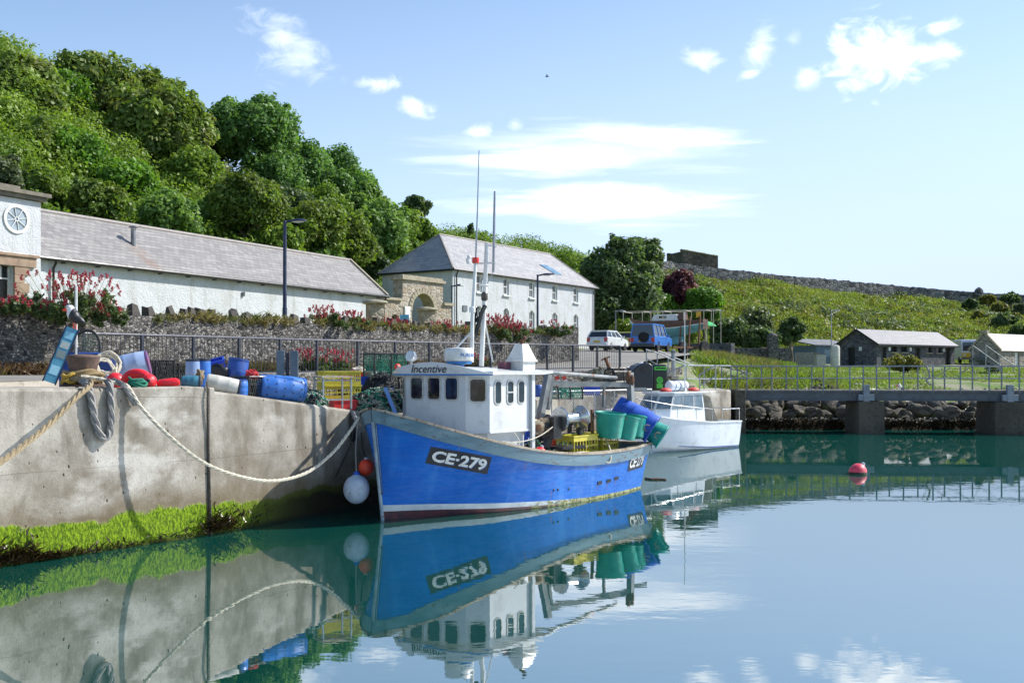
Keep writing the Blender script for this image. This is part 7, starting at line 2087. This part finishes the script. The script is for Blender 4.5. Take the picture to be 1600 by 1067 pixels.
crate('green-grey slotted crate behind the square black creel', QP(415, 23.4, .3), .5, mat('grey_green_plastic', '#6b7a62', '#849178', 4, .6), (.9, .5, .3))
crate('dark slotted crate under the green-grey one behind the black creel', QP(418, 23.6), .5, mat('black_plastic', '#22262a', '#2f3438', 4, .5), (.9, .5, .3))
t = thing('power_pillar', 'pair of blue-grey service pillars standing by the railing', 'service pillar', QP(449, 26.2), .2)
for x in (-.17, .17):
    mb = MB(); mb.box((x, 0, .72), (.2, .24, 1.44)); mb.build('cabinet', mat('pillar_blue_grey', '#4b5f72', '#5a6e80', 3, .5), t, bevel=.01)
mb = MB(); mb.box((0, .02, .7), (.1, .12, 1.36)); mb.build('core', M_NAVY, t)
def heap(label, c, r, ms, n_=60, rr=.014, name='net_heap', seed=1, cat='net heap', core=M_DARKNET):
    """mound of netting: a lumpy core under many tangled strands"""
    t = thing(name, label, cat, c)
    rg = random.Random(seed); mb = MB()
    k0 = len(mb.v); mb.ball((0, 0, 0), (r[0] * .93, r[1] * .93, r[2] * .93), 22, k=14)
    def lump(p): return 1 + .22 * noise.noise(V(p) * 2.6 + V((seed * 3, 0, 0))) + .1 * noise.noise(V(p) * 7)
    mb.v[k0:] = [tuple(V((p[0] * lump(p), p[1] * lump(p), max(-.02, p[2] * lump(p))))) for p in mb.v[k0:]]
    mb.build('mound', core, t)
    for m_, part in zip(ms, ('netting', 'twine', 'rope')):
        mb = MB()
        for _ in range(n_):
            a = rg.uniform(0, 6.283); e = rg.uniform(0, 1.4); da, de = rg.gauss(0, .8), rg.gauss(0, .5); q = []
            for j in range(7):
                aa, ee = a + da * j / 6 + rg.gauss(0, .12), max(.02, min(1.55, e + de * j / 6 + rg.gauss(0, .1)))
                d = V((math.cos(aa) * math.cos(ee) * r[0], math.sin(aa) * math.cos(ee) * r[1], math.sin(ee) * r[2])); q.append(d * lump(d) * rg.uniform(.93, 1.06))
            mb.tube(smooth_line(q, 14), rr, 4, caps=False)
        mb.build(part, m_, t)
    return t
M_NETGREY = mat('pale_net_twine', '#8f9488', '#a9ab9c', 15, .9, .6)
heap('heap of bright green netting behind the big holed barrel', QP(460, 22.0), (.42, .3, .48), (M_GREENNET, M_GREENNET), 90, .016, seed=3, core=M_GREENNET)
heap('dark green net heap between the holed barrel and the metal table', QP(484, 21.9), (.34, .28, .34), (M_GREENNET, M_DARKNET, M_NETGREY), 60, .013, seed=4)
t = thing('metal_table', 'grey tubular metal table frame with a worn wooden top on the quay edge', 'table', QP(520, 22.25), rad(35))
TL, TW, TH = .66, .44, .68
for x in (-TL / 2, TL / 2):
    for y in (-TW / 2, TW / 2):
        mb = MB(); mb.bar(V((x, y, 0)), V((x, y, TH)), .035); mb.build('leg', M_GALV, t)
mb = MB(); mb.box((0, 0, TH + .015), (TL + .08, TW + .08, .04)); mb.build('top', mat('worn_board', '#a1957f', '#b9ad97', 4, .8, .4), t)
mb = MB()
for y in (-TW / 2, TW / 2): mb.bar(V((-TL / 2, y, .2)), V((TL / 2, y, .2)), .025); mb.bar(V((-TL / 2, y, TH - .06)), V((TL / 2, y, TH - .06)), .025)
mb.build('stretcher', M_GALV, t)
yc = crate('yellow slotted crate, lower of two stacked behind the metal table', QP(530, 23.3, .28), .55, M_YEL, (.86, .5, .3))
copy_tree(yc, QP(530, 23.3, .6), .5, 'yellow slotted crate, upper of two stacked behind the metal table')
crate('bright red tub under the yellow crates', QP(538, 23.0), .55, M_REDPL, (.66, .46, .24), slots=False)
crate('red fish box with pale rope in it near the railing', QP(554, 27.3, .62), .3, M_REDPL, (.8, .48, .24), slots=False)
crate('dark slotted crate under the red fish box near the railing', QP(554, 27.4, 0), .3, MATS['black_plastic'], (.9, .55, .58))
coils('pale rope heaped in the red fish box', tuple(QP(560, 27.3, .88)), .14, 7, .025, M_ROPE, (.2, 0, 0), dz=.03)
crate('bright blue fish box beside the red one near the railing', QP(566, 25.8, .52), .35, M_BLUEPL, (.44, .34, .24), slots=False)
crate('black slotted crate under the bright blue fish box', QP(566, 25.9, 0), .35, MATS['black_plastic'], (.5, .4, .48))
bc = creel('big square creel with green netting, on top of the pile by the wheelhouse', QP(603, 25.9, .78), .5, net=M_GREENNET, sc=1.25, boxy=True, Wd=.6, Hh=.46)
recreel(CR[0], 'black creel under the big square one in the pile by the wheelhouse', QP(618, 26.2, .3), .5, 1.3)
recreel(CR[0], 'black creel at the bottom left of the pile by the wheelhouse', QP(590, 26.0, 0), .3, 1.25)
heap('bundle of black netting slumped on the creels left of the wheelhouse', QP(593, 25.2, .38), (.42, .34, .46), (M_DARKNET, M_DARKNET), 90, .016, seed=5)
buoy('small orange float hung on the big square creel', QP(621, 25.1, 1.02), .085, M_ORANGE, up=V((.2, -.9, .2)), name='net_float', cat='float')
heap('large heap of tangled green and grey net in front of the wheelhouse', QP(588, 23.2), (.62, .42, .52), (M_GREENNET, M_NETGREY, M_DARKNET), 110, .014, seed=6)
heap('small net heap with blue twine beside the wheelhouse', QP(614, 23.4), (.3, .3, .4), (M_NETGREY, M_GREENNET, M_BLUEPL), 50, .014, seed=7)
t = thing('plank', 'grey weathered plank lying across the net heap by the wheelhouse', 'plank', QP(608, 22.6, .5)); t.rotation_euler = (0, rad(-4), .3)
mb = MB(); mb.box((0, 0, 0), (.6, .14, .04)); mb.build('board', M_CAP, t, bevel=.006)
t = thing('blue_post', 'short slanting blue post against the net heap by the wheelhouse', 'post', QP(618, 22.4)); t.rotation_euler = (0, rad(-22), 0)
mb = MB(); mb.box((0, 0, .3), (.08, .08, .62)); mb.build('shaft', mat('pale_blue_paint', '#4f7fc0', '#6a93cb', 4, .5), t, bevel=.006)
crate('blue fish box half hidden behind the net heap', QP(596, 24.2, .38), .2, M_BLUEPL, (.5, .3, .12), slots=False)
# --- beyond the boat
for i, (px, m_, lb) in enumerate(((852, M_DWHITE, 'white drum, first of the row behind the gallows'), (860, M_SILVER, 'faded blue drum, second of the row behind the gallows'), (868, M_DWHITE, 'white drum, third of the row behind the gallows'), (876, M_DBLUE, 'dark blue drum, last of the row behind the gallows'))):
    barrel(lb, QP(px, 38.2 + i * .2), m_, .1, .46, lid=M_LID)
barrel('squat blue tub-shaped barrel behind the wheelhouse corner', QP(839, 36), M_DBLUE, .22, .42, lid=None)
t = thing('red_white_boards', 'stack of red and white striped barrier boards leaning behind the gallows', 'barrier boards', QP(874, 40)); 
for k in range(3):
    mb = MB(); mb2 = MB()
    for j in range(6):
        q = V((-.45 + k * .28 + j * .06, k * .07, .86 - j * .15)); (mb if j % 2 else mb2).bar(q, q + V((.06, 0, -.15)), .16, .03, up=V((0, 1, 0)))
    bd = mb.build('board', M_REDC, t); mb2.build('white_band', M_WHITEPAINT, bd)
crate('blue box with white lid edge on the quay behind the winch', QP(925, 38.5), .1, M_BLUEPL, (.56, .4, .28), slots=False)
heap('great heap of old brown nets and rope before the bottle bank', QP(942, 42.0), (1.05, .7, .95), (mat('brown_net', '#6f6350', '#8a7d66', 10, .95, .7), M_NETGREY, M_TANROPE), 130, .022, seed=9, core=mat('old_net', '#4d463a', '#5e5648', 8, .95, .8))
heap('low heap of grey nets against the railing foot', QP(912, 42.6), (.6, .5, .6), (M_NETGREY, MATS['brown_net']), 70, .02, seed=10, core=MATS['old_net'])
t = thing('old_anchor', 'rusty anchor stock leaning against the railing above the net heap', 'anchor', QP(958, 43.6, .6)); t.rotation_euler = (0, rad(-22), .2)
mb = MB(); mb.tube([(0, 0, 0), (0, 0, .95)], [.09, .07], 8); mb.tube([V((-.2, 0, .9)), V((.2, 0, .9))], .035, 6); mb.tube(smooth_line([(-.35, 0, .3), (-.2, 0, .05), (0, 0, -.02), (.2, 0, .05), (.35, 0, .3)], 12), .05, 6); mb.build('casting', M_RUST, t)
t = thing('hanging_net_panel', 'chain-link net panel with a grey rail along the quay edge behind the stern', 'net panel', G(860, 33.4, 2.0))
e0, e1 = G(862, 33.2, 0), G(1018, 37.2, 0)
mb = MB(); mb.tube([V((e0.x, e0.y, 2.3)), V((e1.x, e1.y, 2.3))], .025, 6)
for k in range(6): q = e0.lerp(e1, k / 5); mb.tube([V((q.x, q.y, 1.3)), V((q.x, q.y, 2.32))], .022, 6)
mb.build('rail', M_GALV, t, world=True)
mb = MB(); Ln = (e1 - e0).length; n_ = int(Ln / .11)
for i in range(-9, n_):
    for sg in (0, 1):
        a_, b_ = (i, i + 9) if sg == 0 else (i + 9, i)
        x0, x1 = a_ / n_, b_ / n_; z0, z1 = 1.3, 2.28
        if min(x0, x1) < 0 or max(x0, x1) > 1: continue
        p, q = e0.lerp(e1, x0), e0.lerp(e1, x1); mb.tube([V((p.x, p.y, z0)), V((q.x, q.y, z1))], .007, 3, caps=False)
mb.build('netting', M_GREYROPE, t, world=True)

# ------------------------------------------------------------------ tilted information board with the carved seabird
ib = P(77, 597, 18.4); it_ = P(113, 513, 18.7)
t = thing('information_board', 'narrow pale blue information board, tilted, on the quay behind the bollard', 'sign', ib)
ax = (it_ - ib); L_ = ax.length; ax.normalize(); sx = V((.93, .36, 0)).normalized(); sx = (sx - ax * sx.dot(ax)).normalized(); nr = sx.cross(ax)
Mb = Matrix((sx, ax, nr)).transposed()
mb = MB(); mb.box(ax * L_ / 2, (.2, L_, .03), M=Mb); mb.build('panel', mat('board_blue', '#3f7f9c', '#5a97b0', 3, .5), t, bevel=.004)
for v0, v1, m_ in ((.62, .74, '#9aa7a4'), (.44, .58, '#6f7f80'), (.80, .92, '#7db4c9'), (.14, .3, '#8dc0d2')):
    mb = MB(); mb.box(ax * L_ * (v0 + v1) / 2 + nr * .018, (.15, L_ * (v1 - v0), .006), M=Mb); mb.build('picture', mat('board_print_' + m_[1:], m_, m_, 30, .5), t)
mb = MB(); mb.box(ax * L_ / 2 - sx * .11, (.02, L_ + .04, .045), M=Mb); mb.box(ax * L_ / 2 + sx * .11, (.02, L_ + .04, .045), M=Mb); mb.build('frame', M_NAVY, t)
mb = MB(); mb.box(ax * L_ * .4 + V((.12, .5, -.2)), (.05, .05, .9)); mb.build('prop', M_NAVY, t)
t = thing('white_pole', 'thin white pole standing behind the tilted information board', 'pole', G(119, 19.0, 2.72))
mb = MB(); mb.tube([(0, 0, 0), (.0, 0, 1.83)], .025, 8); mb.build('pole', M_WHITEPAINT, t)
def seabird(label, loc, rz, s):
    """carved black-and-white seabird: one continuous body, head, bill"""
    t = thing('carved_seabird', label, 'bird ornament', loc, rz, 'carved seabirds'); t.scale = (s,) * 3
    m, g, b, out = newmat('seabird_paint') if 'seabird' not in MATS else (MATS['seabird'],) + (None,) * 3
    if g:
        x, y, z = g.sep(g.coord()); f = g.math('ADD', x, g.math('MULTIPLY', z, .42))
        fac = g.rng(f, .225, .24)
        cap = g.rng(z, .6, .61)
        col = g.mix(g.math('MAXIMUM', fac, 0.), (.012, .013, .016, 1), (.62, .62, .6, 1)); col = g.mix(cap, col, (.012, .013, .016, 1))
        g.link(col, b.inputs['Base Color']); b.inputs['Roughness'].default_value = .45; MATS['seabird'] = m
    mb = MB(); sp = smooth_line([(-.26, 0, .16), (-.16, 0, .2), (-.02, 0, .28), (.06, 0, .38), (.1, 0, .48), (.15, 0, .53), (.21, 0, .51)], 24); rs = [interp(i / 24, [(0, .02), (.15, .09), (.4, .155), (.58, .13), (.68, .1), (.82, .105), (.93, .08), (1, .03)]) for i in range(25)]
    mb.tube(sp, rs, 16); mb.build('body', m, t, smooth=80)
    mb = MB(); mb.prism([V((.2, 0, .57)), V((.34, 0, .47)), V((.2, 0, .44))], V((0, -.022, 0)), V((0, .022, 0))); mb.build('bill', M_ORANGE, t)
    for s_ in (-1, 1):
        mb = MB(); mb.tube([V((.0, s_ * .06, .16)), V((.0, s_ * .06, 0)), V((.07, s_ * .06, 0))], .018, 6); mb.build('leg', M_ORANGE, t)
    for s_ in (-1, 1):
        mb = MB(); mb.ball((.165, s_ * .088, .55), .014, 8); mb.build('eye', M_BLACK, t)
seabird('carved black and white seabird with an orange bill on the information board', P(117, 514, 18.75), rad(176), .72)
seabird('small black and white carved seabird on the shore behind the footbridge', G(1408, 58, shore_z(1408, 58) + .55), rad(190), 1.0)
mb = MB(); c = G(1408, 58, shore_z(1408, 58)); mb.box(c + V((0, 0, .27)), (.4, .3, .56)); tag(mb.build('plinth_stone', M_BOULD, bevel=.04), 'rough stone block carrying the carved seabird on the shore', 'stone block')
g_ = thing('gull', 'tiny gull gliding in the open sky', 'bird', P(855, 120, 105))
mb = MB(); mb.tube(smooth_line([(-.2, 0, 0), (0, 0, .01), (.2, 0, 0)], 8), [.01, .04, .055, .06, .06, .055, .045, .035, .01], 8)
for s_ in (-1, 1): mb.grid([[V((.07 - abs(k) * .02, s_ * k * .11, .02 + .07 * math.sin(k * .5))) for k in range(6)], [V((-.06 - k * .012, s_ * k * .11, .02 + .07 * math.sin(k * .5))) for k in range(6)]], flip=s_ < 0)
mb.build('body', mat('gull_grey', '#4d5258', '#6a6f75', 5, .7), g_)

# ------------------------------------------------------------------ vehicles
M_TYRE = mat('tyre_rubber', '#15161a', '#1d1e22', 6, .85, .3)
M_RIMS = mat('wheel_rim', '#8f9499', '#a6abb0', 5, .35, metal=.5)
M_REDL = mat('tail_lamp_red', '#a5171c', '#b52529', 5, .2)
M_PLATE = mat('yellow_plate', '#d0a81a', '#d8b52c', 5, .5)
M_CARGL = mat('car_glass', '#10181e', '#1c262e', 1.5, .05, spec=.9)
def wheel(t, x, y, r, w_=.2, name='wheel'):
    M = Matrix.Rotation(rad(90), 3, 'X')
    mb = MB(); mb.lathe([(r * .6, -w_ / 2), (r * .94, -w_ / 2), (r, -w_ * .36), (r, w_ * .36), (r * .94, w_ / 2), (r * .6, w_ / 2)], 22, (x, y, r), M); o = mb.build(name, M_TYRE, t)
    mb = MB(); mb.lathe([(.001, -w_ * .38), (r * .3, -w_ * .42), (r * .62, -w_ * .46), (r * .62, w_ * .46), (r * .3, w_ * .42), (.001, w_ * .38)], 14, (x, y, r), M); mb.build('rim', M_RIMS, o)
def car(name, label, cat, loc, rz, paint, side, belt, roof, wid, glass_side, wheels, r, tail, plate_z, spare=False):
    """side: lower body outline (x, z); belt/roof: x extents of the glasshouse at its foot and at the roof"""
    t = thing(name, label, cat, loc, rz)
    hw = wid / 2; mb = MB()
    secs = [(-hw, .05), (-hw + .05, 0), (hw - .05, 0), (hw, .05)]
    cx = sum(p[0] for p in side) / len(side); cz = sum(p[1] for p in side) / len(side)
    rows = [[V((x + (cx - x) * i_ * .6, y, z + (cz - z) * i_)) for x, z in side] for y, i_ in secs]
    n_ = len(side); vs = [p for r_ in rows for p in r_]
    fs = [(i * n_ + j, i * n_ + (j + 1) % n_, (i + 1) * n_ + (j + 1) % n_, (i + 1) * n_ + j) for i in range(3) for j in range(n_)] + [tuple(range(n_ - 1, -1, -1)), tuple(3 * n_ + j for j in range(n_))]
    mb.add(vs, fs); body = mb.build('body', paint, t, smooth=25, bevel=.03)
    zb, zr = belt[2], roof[2]; ib_, ir = hw - .06, hw - .2
    lo = [V((belt[0], -ib_, zb)), V((belt[1], -ib_ * .94, zb)), V((belt[1], ib_ * .94, zb)), V((belt[0], ib_, zb))]
    hi = [V((roof[0], -ir, zr)), V((roof[1], -ir, zr)), V((roof[1], ir, zr)), V((roof[0], ir, zr))]
    mb = MB()
    for i in range(4): mb.face(lo[i], lo[(i + 1) % 4], hi[(i + 1) % 4], hi[i])
    mb.face(*hi); mb.build('window_glass', M_CARGL, t, smooth=0)
    mb = MB()
    for i in range(4): mb.bar(lo[i], hi[i], .09, .09)
    for k in glass_side:
        for s_ in (0, 3):
            o_ = 1 if s_ == 0 else 2
            mb.bar(lo[s_].lerp(lo[o_], k), hi[s_].lerp(hi[o_], k), .09, .06)
    mb.prism([p + V((0, 0, -.02)) for p in hi], V((0, 0, 0)), V((0, 0, .07)))
    mb.bar(hi[0], hi[1], .1, .1); mb.bar(hi[3], hi[2], .1, .1); mb.bar(hi[0], hi[3], .1, .1)
    mb.build('roof', paint, t, smooth=25)
    x0 = min(p[0] for p in side)
    for s_ in (-1, 1):
        mb = MB(); mb.box((x0 + .05, s_ * (hw - .16), tail), (.12, .22, .3)); mb.build('tail_lamp', M_REDL, t, bevel=.01)
        mb = MB(); mb.box((belt[1] - .25, s_ * (hw + .08), zb + .06), (.1, .18, .13)); mb.build('wing_mirror', paint, t, bevel=.02)
    mb = MB(); mb.box((x0 - .03, 0, plate_z), (.03, .5, .12)); mb.build('number_plate', M_PLATE, t)
    mb = MB(); mb.box((x0 + .02, 0, .42), (.2, wid - .06, .22)); mb.build('bumper', mat('bumper_' + name, '#3a3d42', '#44484d', 4, .6) if spare else paint, t, bevel=.04)
    for wx in wheels:
        for s_ in (-1, 1): wheel(t, wx, s_ * (hw - .1), r)
    mb = MB(); mb.box(((wheels[0] + wheels[1]) / 2, 0, .3), (wheels[1] - wheels[0] + .4, wid - .5, .2)); mb.build('underbody', M_TYRE, t)
    if spare:
        M = Matrix.Rotation(rad(90), 3, 'Y'); mb = MB(); mb.lathe([(.001, -.12), (.28, -.12), (.35, -.08), (.36, .06), (.3, .1), (.001, .1)], 22, (x0 - .12, -.1, .98), M); mb.build('spare_wheel', M_TYRE, t)
    return t
HA = rad(90 - 29)
M_WCAR = mat('white_car_paint', '#cfd3d6', '#d6dadc', 2, .2, coat=.4); M_BCAR = mat('blue_car_paint', '#2466b8', '#2f74c6', 2, .2, coat=.5); M_YCAR = mat('pale_yellow_car_paint', '#c9bd6a', '#d2c77a', 2, .25, coat=.4)
hatch = [(-1.95, .3), (-1.98, .72), (-1.9, .95), (.75, .95), (1.75, .78), (1.95, .62), (1.95, .3)]
hk = dict(side=hatch, belt=(-1.86, .95, .93), roof=(-1.5, .1, 1.38), wid=1.66, glass_side=(.3, .62), wheels=(-1.25, 1.25), r=.29, tail=.76, plate_z=.62)
def road_z(x, y): return min(((p.x - x) ** 2 + (p.y - y) ** 2, p.z) for r_ in ROADROWS for p in r_)[1]
def park(px, D): p = G(px, D, 0); p.z = road_z(p.x, p.y) + .01; return p
car('white_hatchback', 'white hatchback parked with its tail to the harbour', 'car', park(950, 75), HA, M_WCAR, **hk)
car('yellow_car', 'pale yellow car showing between the white hatchback and the blue off-roader', 'car', park(987, 82), HA, M_YCAR, **hk)
off = [(-2.2, .42), (-2.24, .85), (-2.2, 1.08), (1.1, 1.08), (2.1, 1.02), (2.24, .9), (2.24, .42)]
car('blue_off_roader', 'boxy blue off-road car with a spare wheel on its rear door', 'car', park(1018, 73), rad(90 - 24), M_BCAR, side=off, belt=(-2.18, 1.15, 1.06), roof=(-2.1, .55, 1.88), wid=1.8, glass_side=(.34, .64), wheels=(-1.3, 1.25), r=.37, tail=.8, plate_z=.72, spare=True)
t = thing('minibus', 'white minibus with a yellow front parked between the stone block and the cottage', 'minibus', G(1509, 110, land_z(1509, 110)), rad(-100))
mb = MB(); out = [(-2.6, .4), (2.4, .4), (2.5, .9), (2.35, 2.3), (2.2, 2.5), (-2.6, 2.5)]; mb.prism([V((x, 0, z)) for x, z in out], V((0, -1.05, 0)), V((0, 1.05, 0))); mb.build('body', M_WCAR, t, bevel=.06)
mb = MB(); mb.prism([V((2.46, 0, 1.3)), V((2.38, 0, 2.2)), V((2.41, 0, 2.2)), V((2.49, 0, 1.3))], V((0, -.9, 0)), V((0, .9, 0))); mb.build('windscreen', M_CARGL, t)
mb = MB(); mb.box((2.47, 0, .85), (.12, 2.0, .5)); mb.build('front_panel', M_PLATE, t, bevel=.03)
for s_ in (-1, 1):
    mb = MB(); mb.ball((2.54, s_ * .75, .85), (.04, .14, .12), 10); mb.build('headlight', M_LAMPGLASS, t)
    for x in (-1.7, 1.5): wheel(t, x, s_ * .95, .36, .24)
mb = MB(); mb.box((2.5, 0, .5), (.14, 2.0, .18)); mb.build('bumper', M_GREY, t)

# ------------------------------------------------------------------ old yacht laid up on the bank
yz = 5.2; YO = G(1042, 84, yz)
t = thing('old_yacht', 'old wooden yacht with a turquoise bottom laid up on a cradle behind the blue car', 'yacht', YO, rad(152)); t.scale = (.88,) * 3
Lh = 7.4
YB = [(-3.7, .75), (-2, 1.12), (0, 1.3), (1.8, 1.05), (3, .5), (3.7, .02)]; YZ_ = [(-3.7, 2.1), (0, 2.0), (2, 2.1), (3.7, 2.32)]; YK = [(-3.7, 1.25), (-2, .75), (0, .45), (2, .65), (3.2, 1.3), (3.7, 2.1)]
mb = MB(); xs = [-3.7 + Lh * i / 36 for i in range(37)]
M_WOODT = mat('brown_topsides', '#4b332a', '#5d4235', 3, .5, .2); M_TURQ = mat('turquoise_bottom', '#5596a6', '#72adb8', 2, .6, .2, speck='#8a8a72', speck_amt=.64)
for s_ in (1, -1):
    rows = []
    for x in xs:
        b_, z1, zk = sinterp(x, YB), sinterp(x, YZ_), sinterp(x, YK); zm = zk + (z1 - zk) * .55
        rows.append([V((x, s_ * b_ * k, z)) for k, z in ((0, zk), (.45, zk + (zm - zk) * .25), (.8, zk + (zm - zk) * .65), (.94, zm - .05), (.95, zm), (.96, zm + .07), (1, zm + .3), (1.0, z1))])
    for i in range(len(rows) - 1):
        for j in range(7):
            q = (rows[i][j], rows[i + 1][j], rows[i + 1][j + 1], rows[i][j + 1]); mb.mi = 0 if j < 4 else (2 if j == 4 else 1); mb.face(*(q[::-1] if s_ > 0 else q))
a_ = [V((-3.7, s_ * .75, z)) for s_ in (1, -1) for z in (1.25, 2.15)]
mb.mi = 1; mb.face(a_[0], a_[1], a_[3], a_[2])
mb.build('hull', [M_TURQ, M_WOODT, M_WHITEPAINT], t, smooth=50)
mb = MB(); mb.prism([V((-1.6, 0, .62)), V((1.4, 0, .55)), V((.9, 0, -.1)), V((-1.5, 0, -.1))], V((0, -.1, 0)), V((0, .1, 0))); mb.build('keel', M_TURQ, t)
mb = MB(); rows = [[V((x, sinterp(x, YB) * k / 2 * .98, sinterp(x, YZ_) + .01)) for k in range(-2, 3)] for x in xs]; mb.grid(rows); mb.build('deck', M_CAP, t)
mb = MB(); mb.box((.0, 0, 2.35), (2.6, 1.3, .6), taper=.85); mb.build('cabin', M_WHITEPAINT, t, bevel=.04)
mb = MB(); mb.box((-1.55, 0, 2.45), (.6, 1.2, .7), taper=.9); mb.build('hatch', M_WOODT, t, bevel=.03)
for s_ in (-1, 1):
    mb = MB(); mb.box((.2, s_ * .62, 2.4), (.7, .06, .2)); mb.build('cabin_window', M_GLASS, t)
mb = MB()
for x in (-4.8, -3.9, -2, 0, 2, 3.9):
    for s_ in (-1, 1): mb.tube([V((x, s_ * 1.15, 2.0 if abs(x) < 3.95 else -.7)), V((x, s_ * 1.15, 2.95))], .03, 6)
    mb.tube([V((x, -1.15, 2.95)), V((x, 1.15, 2.95))], .03, 6)
for s_ in (-1, 1): mb.tube([V((-5.1, s_ * 1.15, 2.95)), V((4.2, s_ * 1.15, 2.98))], .035, 6)
mb.tube([V((-5.1, 0, 2.98)), V((4.2, 0, 3.02))], .035, 6)
mb.build('cover_frame', mat('scaffold_pole', '#a9a394', '#bdb7a8', 4, .6), t)
mb = MB(); mb.grid([[V((-2.9 + .12 * i, -1.22 + .02 * math.sin(i * 2), 2.95 - .14 * j + .03 * math.sin(i))) for i in range(5)] for j in range(5)]); mb.build('oilskin', mat('yellow_oilskin', '#c49a2c', '#d3ac42', 4, .6), t)
mb = MB()
for x in (-1.7, 1.1):
    for s_ in (-1, 1): mb.bar(V((x, s_ * 1.5, -.85)), V((x, s_ * 1.05, 1.5)), .12)
    mb.bar(V((x, -1.5, -.15)), V((x, 1.5, -.15)), .14); mb.bar(V((x, -1.5, -.7)), V((x, 1.5, -.7)), .12)
mb.build('cradle', M_RUST, t)
t = thing('boat_trailer', 'rusty two-wheeled boat trailer with tall posts by the yacht stern', 'trailer', park(1075, 71) + V((0, 0, -.1)), rad(40))
mb = MB(); mb.bar(V((-1.6, 0, .5)), V((1.4, 0, .5)), .12); mb.bar(V((.6, -.9, .5)), V((.6, .9, .5)), .12)
for y in (-.45, .45): mb.bar(V((.6, y, .5)), V((.75, y, 2.7)), .1)
mb.build('frame', M_RUST, t)
for y in (-.95, .95): wheel(t, .6, y, .48, .24)
t = thing('green_parasol', 'small green parasol at the right end of the yacht', 'parasol', G(1104, 88, 4.6))
mb = MB(); mb.tube([(0, 0, 0), (0, 0, 2.6)], .03, 6); mb.build('pole', M_WHITEPAINT, t)
mb = MB(); mb.lathe([(.85, 2.15), (.8, 2.24), (.4, 2.5), (.0, 2.62)], 8); mb.build('canopy', mat('parasol_green', '#1f9a55', '#2bab63', 4, .7), t, smooth=20)
# --- odds and ends on the far shore
t = thing('utility_cabinet', 'pale grey utility cabinet left of the dark stone block', 'cabinet', G(1281, 92, 3.4), .2)
mb = MB(); mb.box((0, 0, .5), (.9, .5, 1.0)); mb.build('body', mat('pale_cabinet', '#9a9b90', '#abab9f', 3, .6), t, bevel=.02)
mb = MB(); mb.box((0, 0, 1.02), (1.0, .58, .06)); mb.build('lid', M_GREY, t)
mb = MB()
for k in range(16): q = G(1243 + k * 2.4, 95, 3.3); mb.box(q + V((0, 0, .65)), (.13, .03, 1.3 + .06 * (k % 3)))
mb.bar(G(1242, 95.1, 3.6), G(1282, 95.1, 3.6), .05); mb.bar(G(1242, 95.1, 4.4), G(1282, 95.1, 4.4), .05)
tag(mb.build('board_fence', mat('grey_fence_boards', '#75756d', '#8c8b82', 4, .9, .4)), 'short grey boarded fence in front of the blue shed', 'fence')
t = thing('gas_tank', 'white upright gas tank against the gable of the dark stone block', 'tank', G(1305, 95, 3.3)); mb = MB(); mb.lathe([(.4, 0), (.42, .1), (.42, 1.7), (.35, 1.95), (.0, 2.05)], 18); mb.build('cylinder', M_DWHITE, t)
mb = MB(); mb.lathe([(.1, 2.0), (.1, 2.15), (0, 2.17)], 10); mb.build('valve_cap', M_GREY, t)
t = thing('shore_steps', 'dark steps with grey handrails going down from the cottage', 'steps', G(1550, 84, 2.9), .5)
for y in (-.6, .6):
    mb = MB(); mb.tube([V((-1.6, y, 2.1)), V((1.6, y - .2, .5))], .04, 6); mb.tube([V((-1.6, y, 2.1)), V((-1.6, y, .2))], .04, 6); mb.tube([V((0, y - .1, 1.3)), V((0, y - .1, -.3))], .04, 6); mb.tube([V((1.6, y - .2, .5)), V((1.6, y - .2, -.4))], .04, 6); mb.build('handrail', M_GALV, t)
mb = MB()
for k in range(9): mb.box((-1.5 + k * .38, 0, 1.0 - k * .19), (.4, 1.1, .16))
mb.build('treads', M_BEAM, t)

heap('dark net heap on the boat deck behind the winch', BW(3.25, -.2, .62), (.5, .42, .75), (M_DARKNET, M_GREENNET, M_NETGREY), 70, .013, seed=21)
heap('pale rope and net heap on the boat deck under the boom', BW(2.9, .75, .62), (.3, .26, .5), (M_ROPE, M_NETGREY), 40, .014, seed=22)
coils('coil of blue rope hung on the gallows post behind the wheelhouse', tuple(BW(3.75, .35, 1.5)), .16, 6, .018, M_TUBB, (rad(80), 0, RZB + .6), dz=.025)

recreel(CR[0], 'black creel on the boat deck against the far bulwark, lower of two', BW(3.35, -.95, .56), RZB + 1.4, 1.1)
recreel(CR[0], 'black creel on the boat deck against the far bulwark, upper of two', BW(3.3, -.95, 1.02), RZB + 1.5, 1.1)
barrel('small blue drum on the boat deck beside the winch stand', BW(3.65, .55, .56), M_DBLUE, .16, .62)
buoy('orange float lying on the nets on the boat deck', BW(3.0, .45, 1.28), .13, M_ORANGE, up=V((.4, .5, .6)), name='net_float', cat='float')
creel('green netted creel on the quay edge behind the boat winch', QP(884, 33.6), .5, net=M_GREENNET, sc=1.3)
recreel(CR[0], 'black creel on the quay behind the stern gallows post, lower of two', QP(966, 39.0), .8, 1.3)
recreel(CR[0], 'black creel on the quay behind the stern gallows post, upper of two', QP(966, 39.0, .5), .7, 1.3)
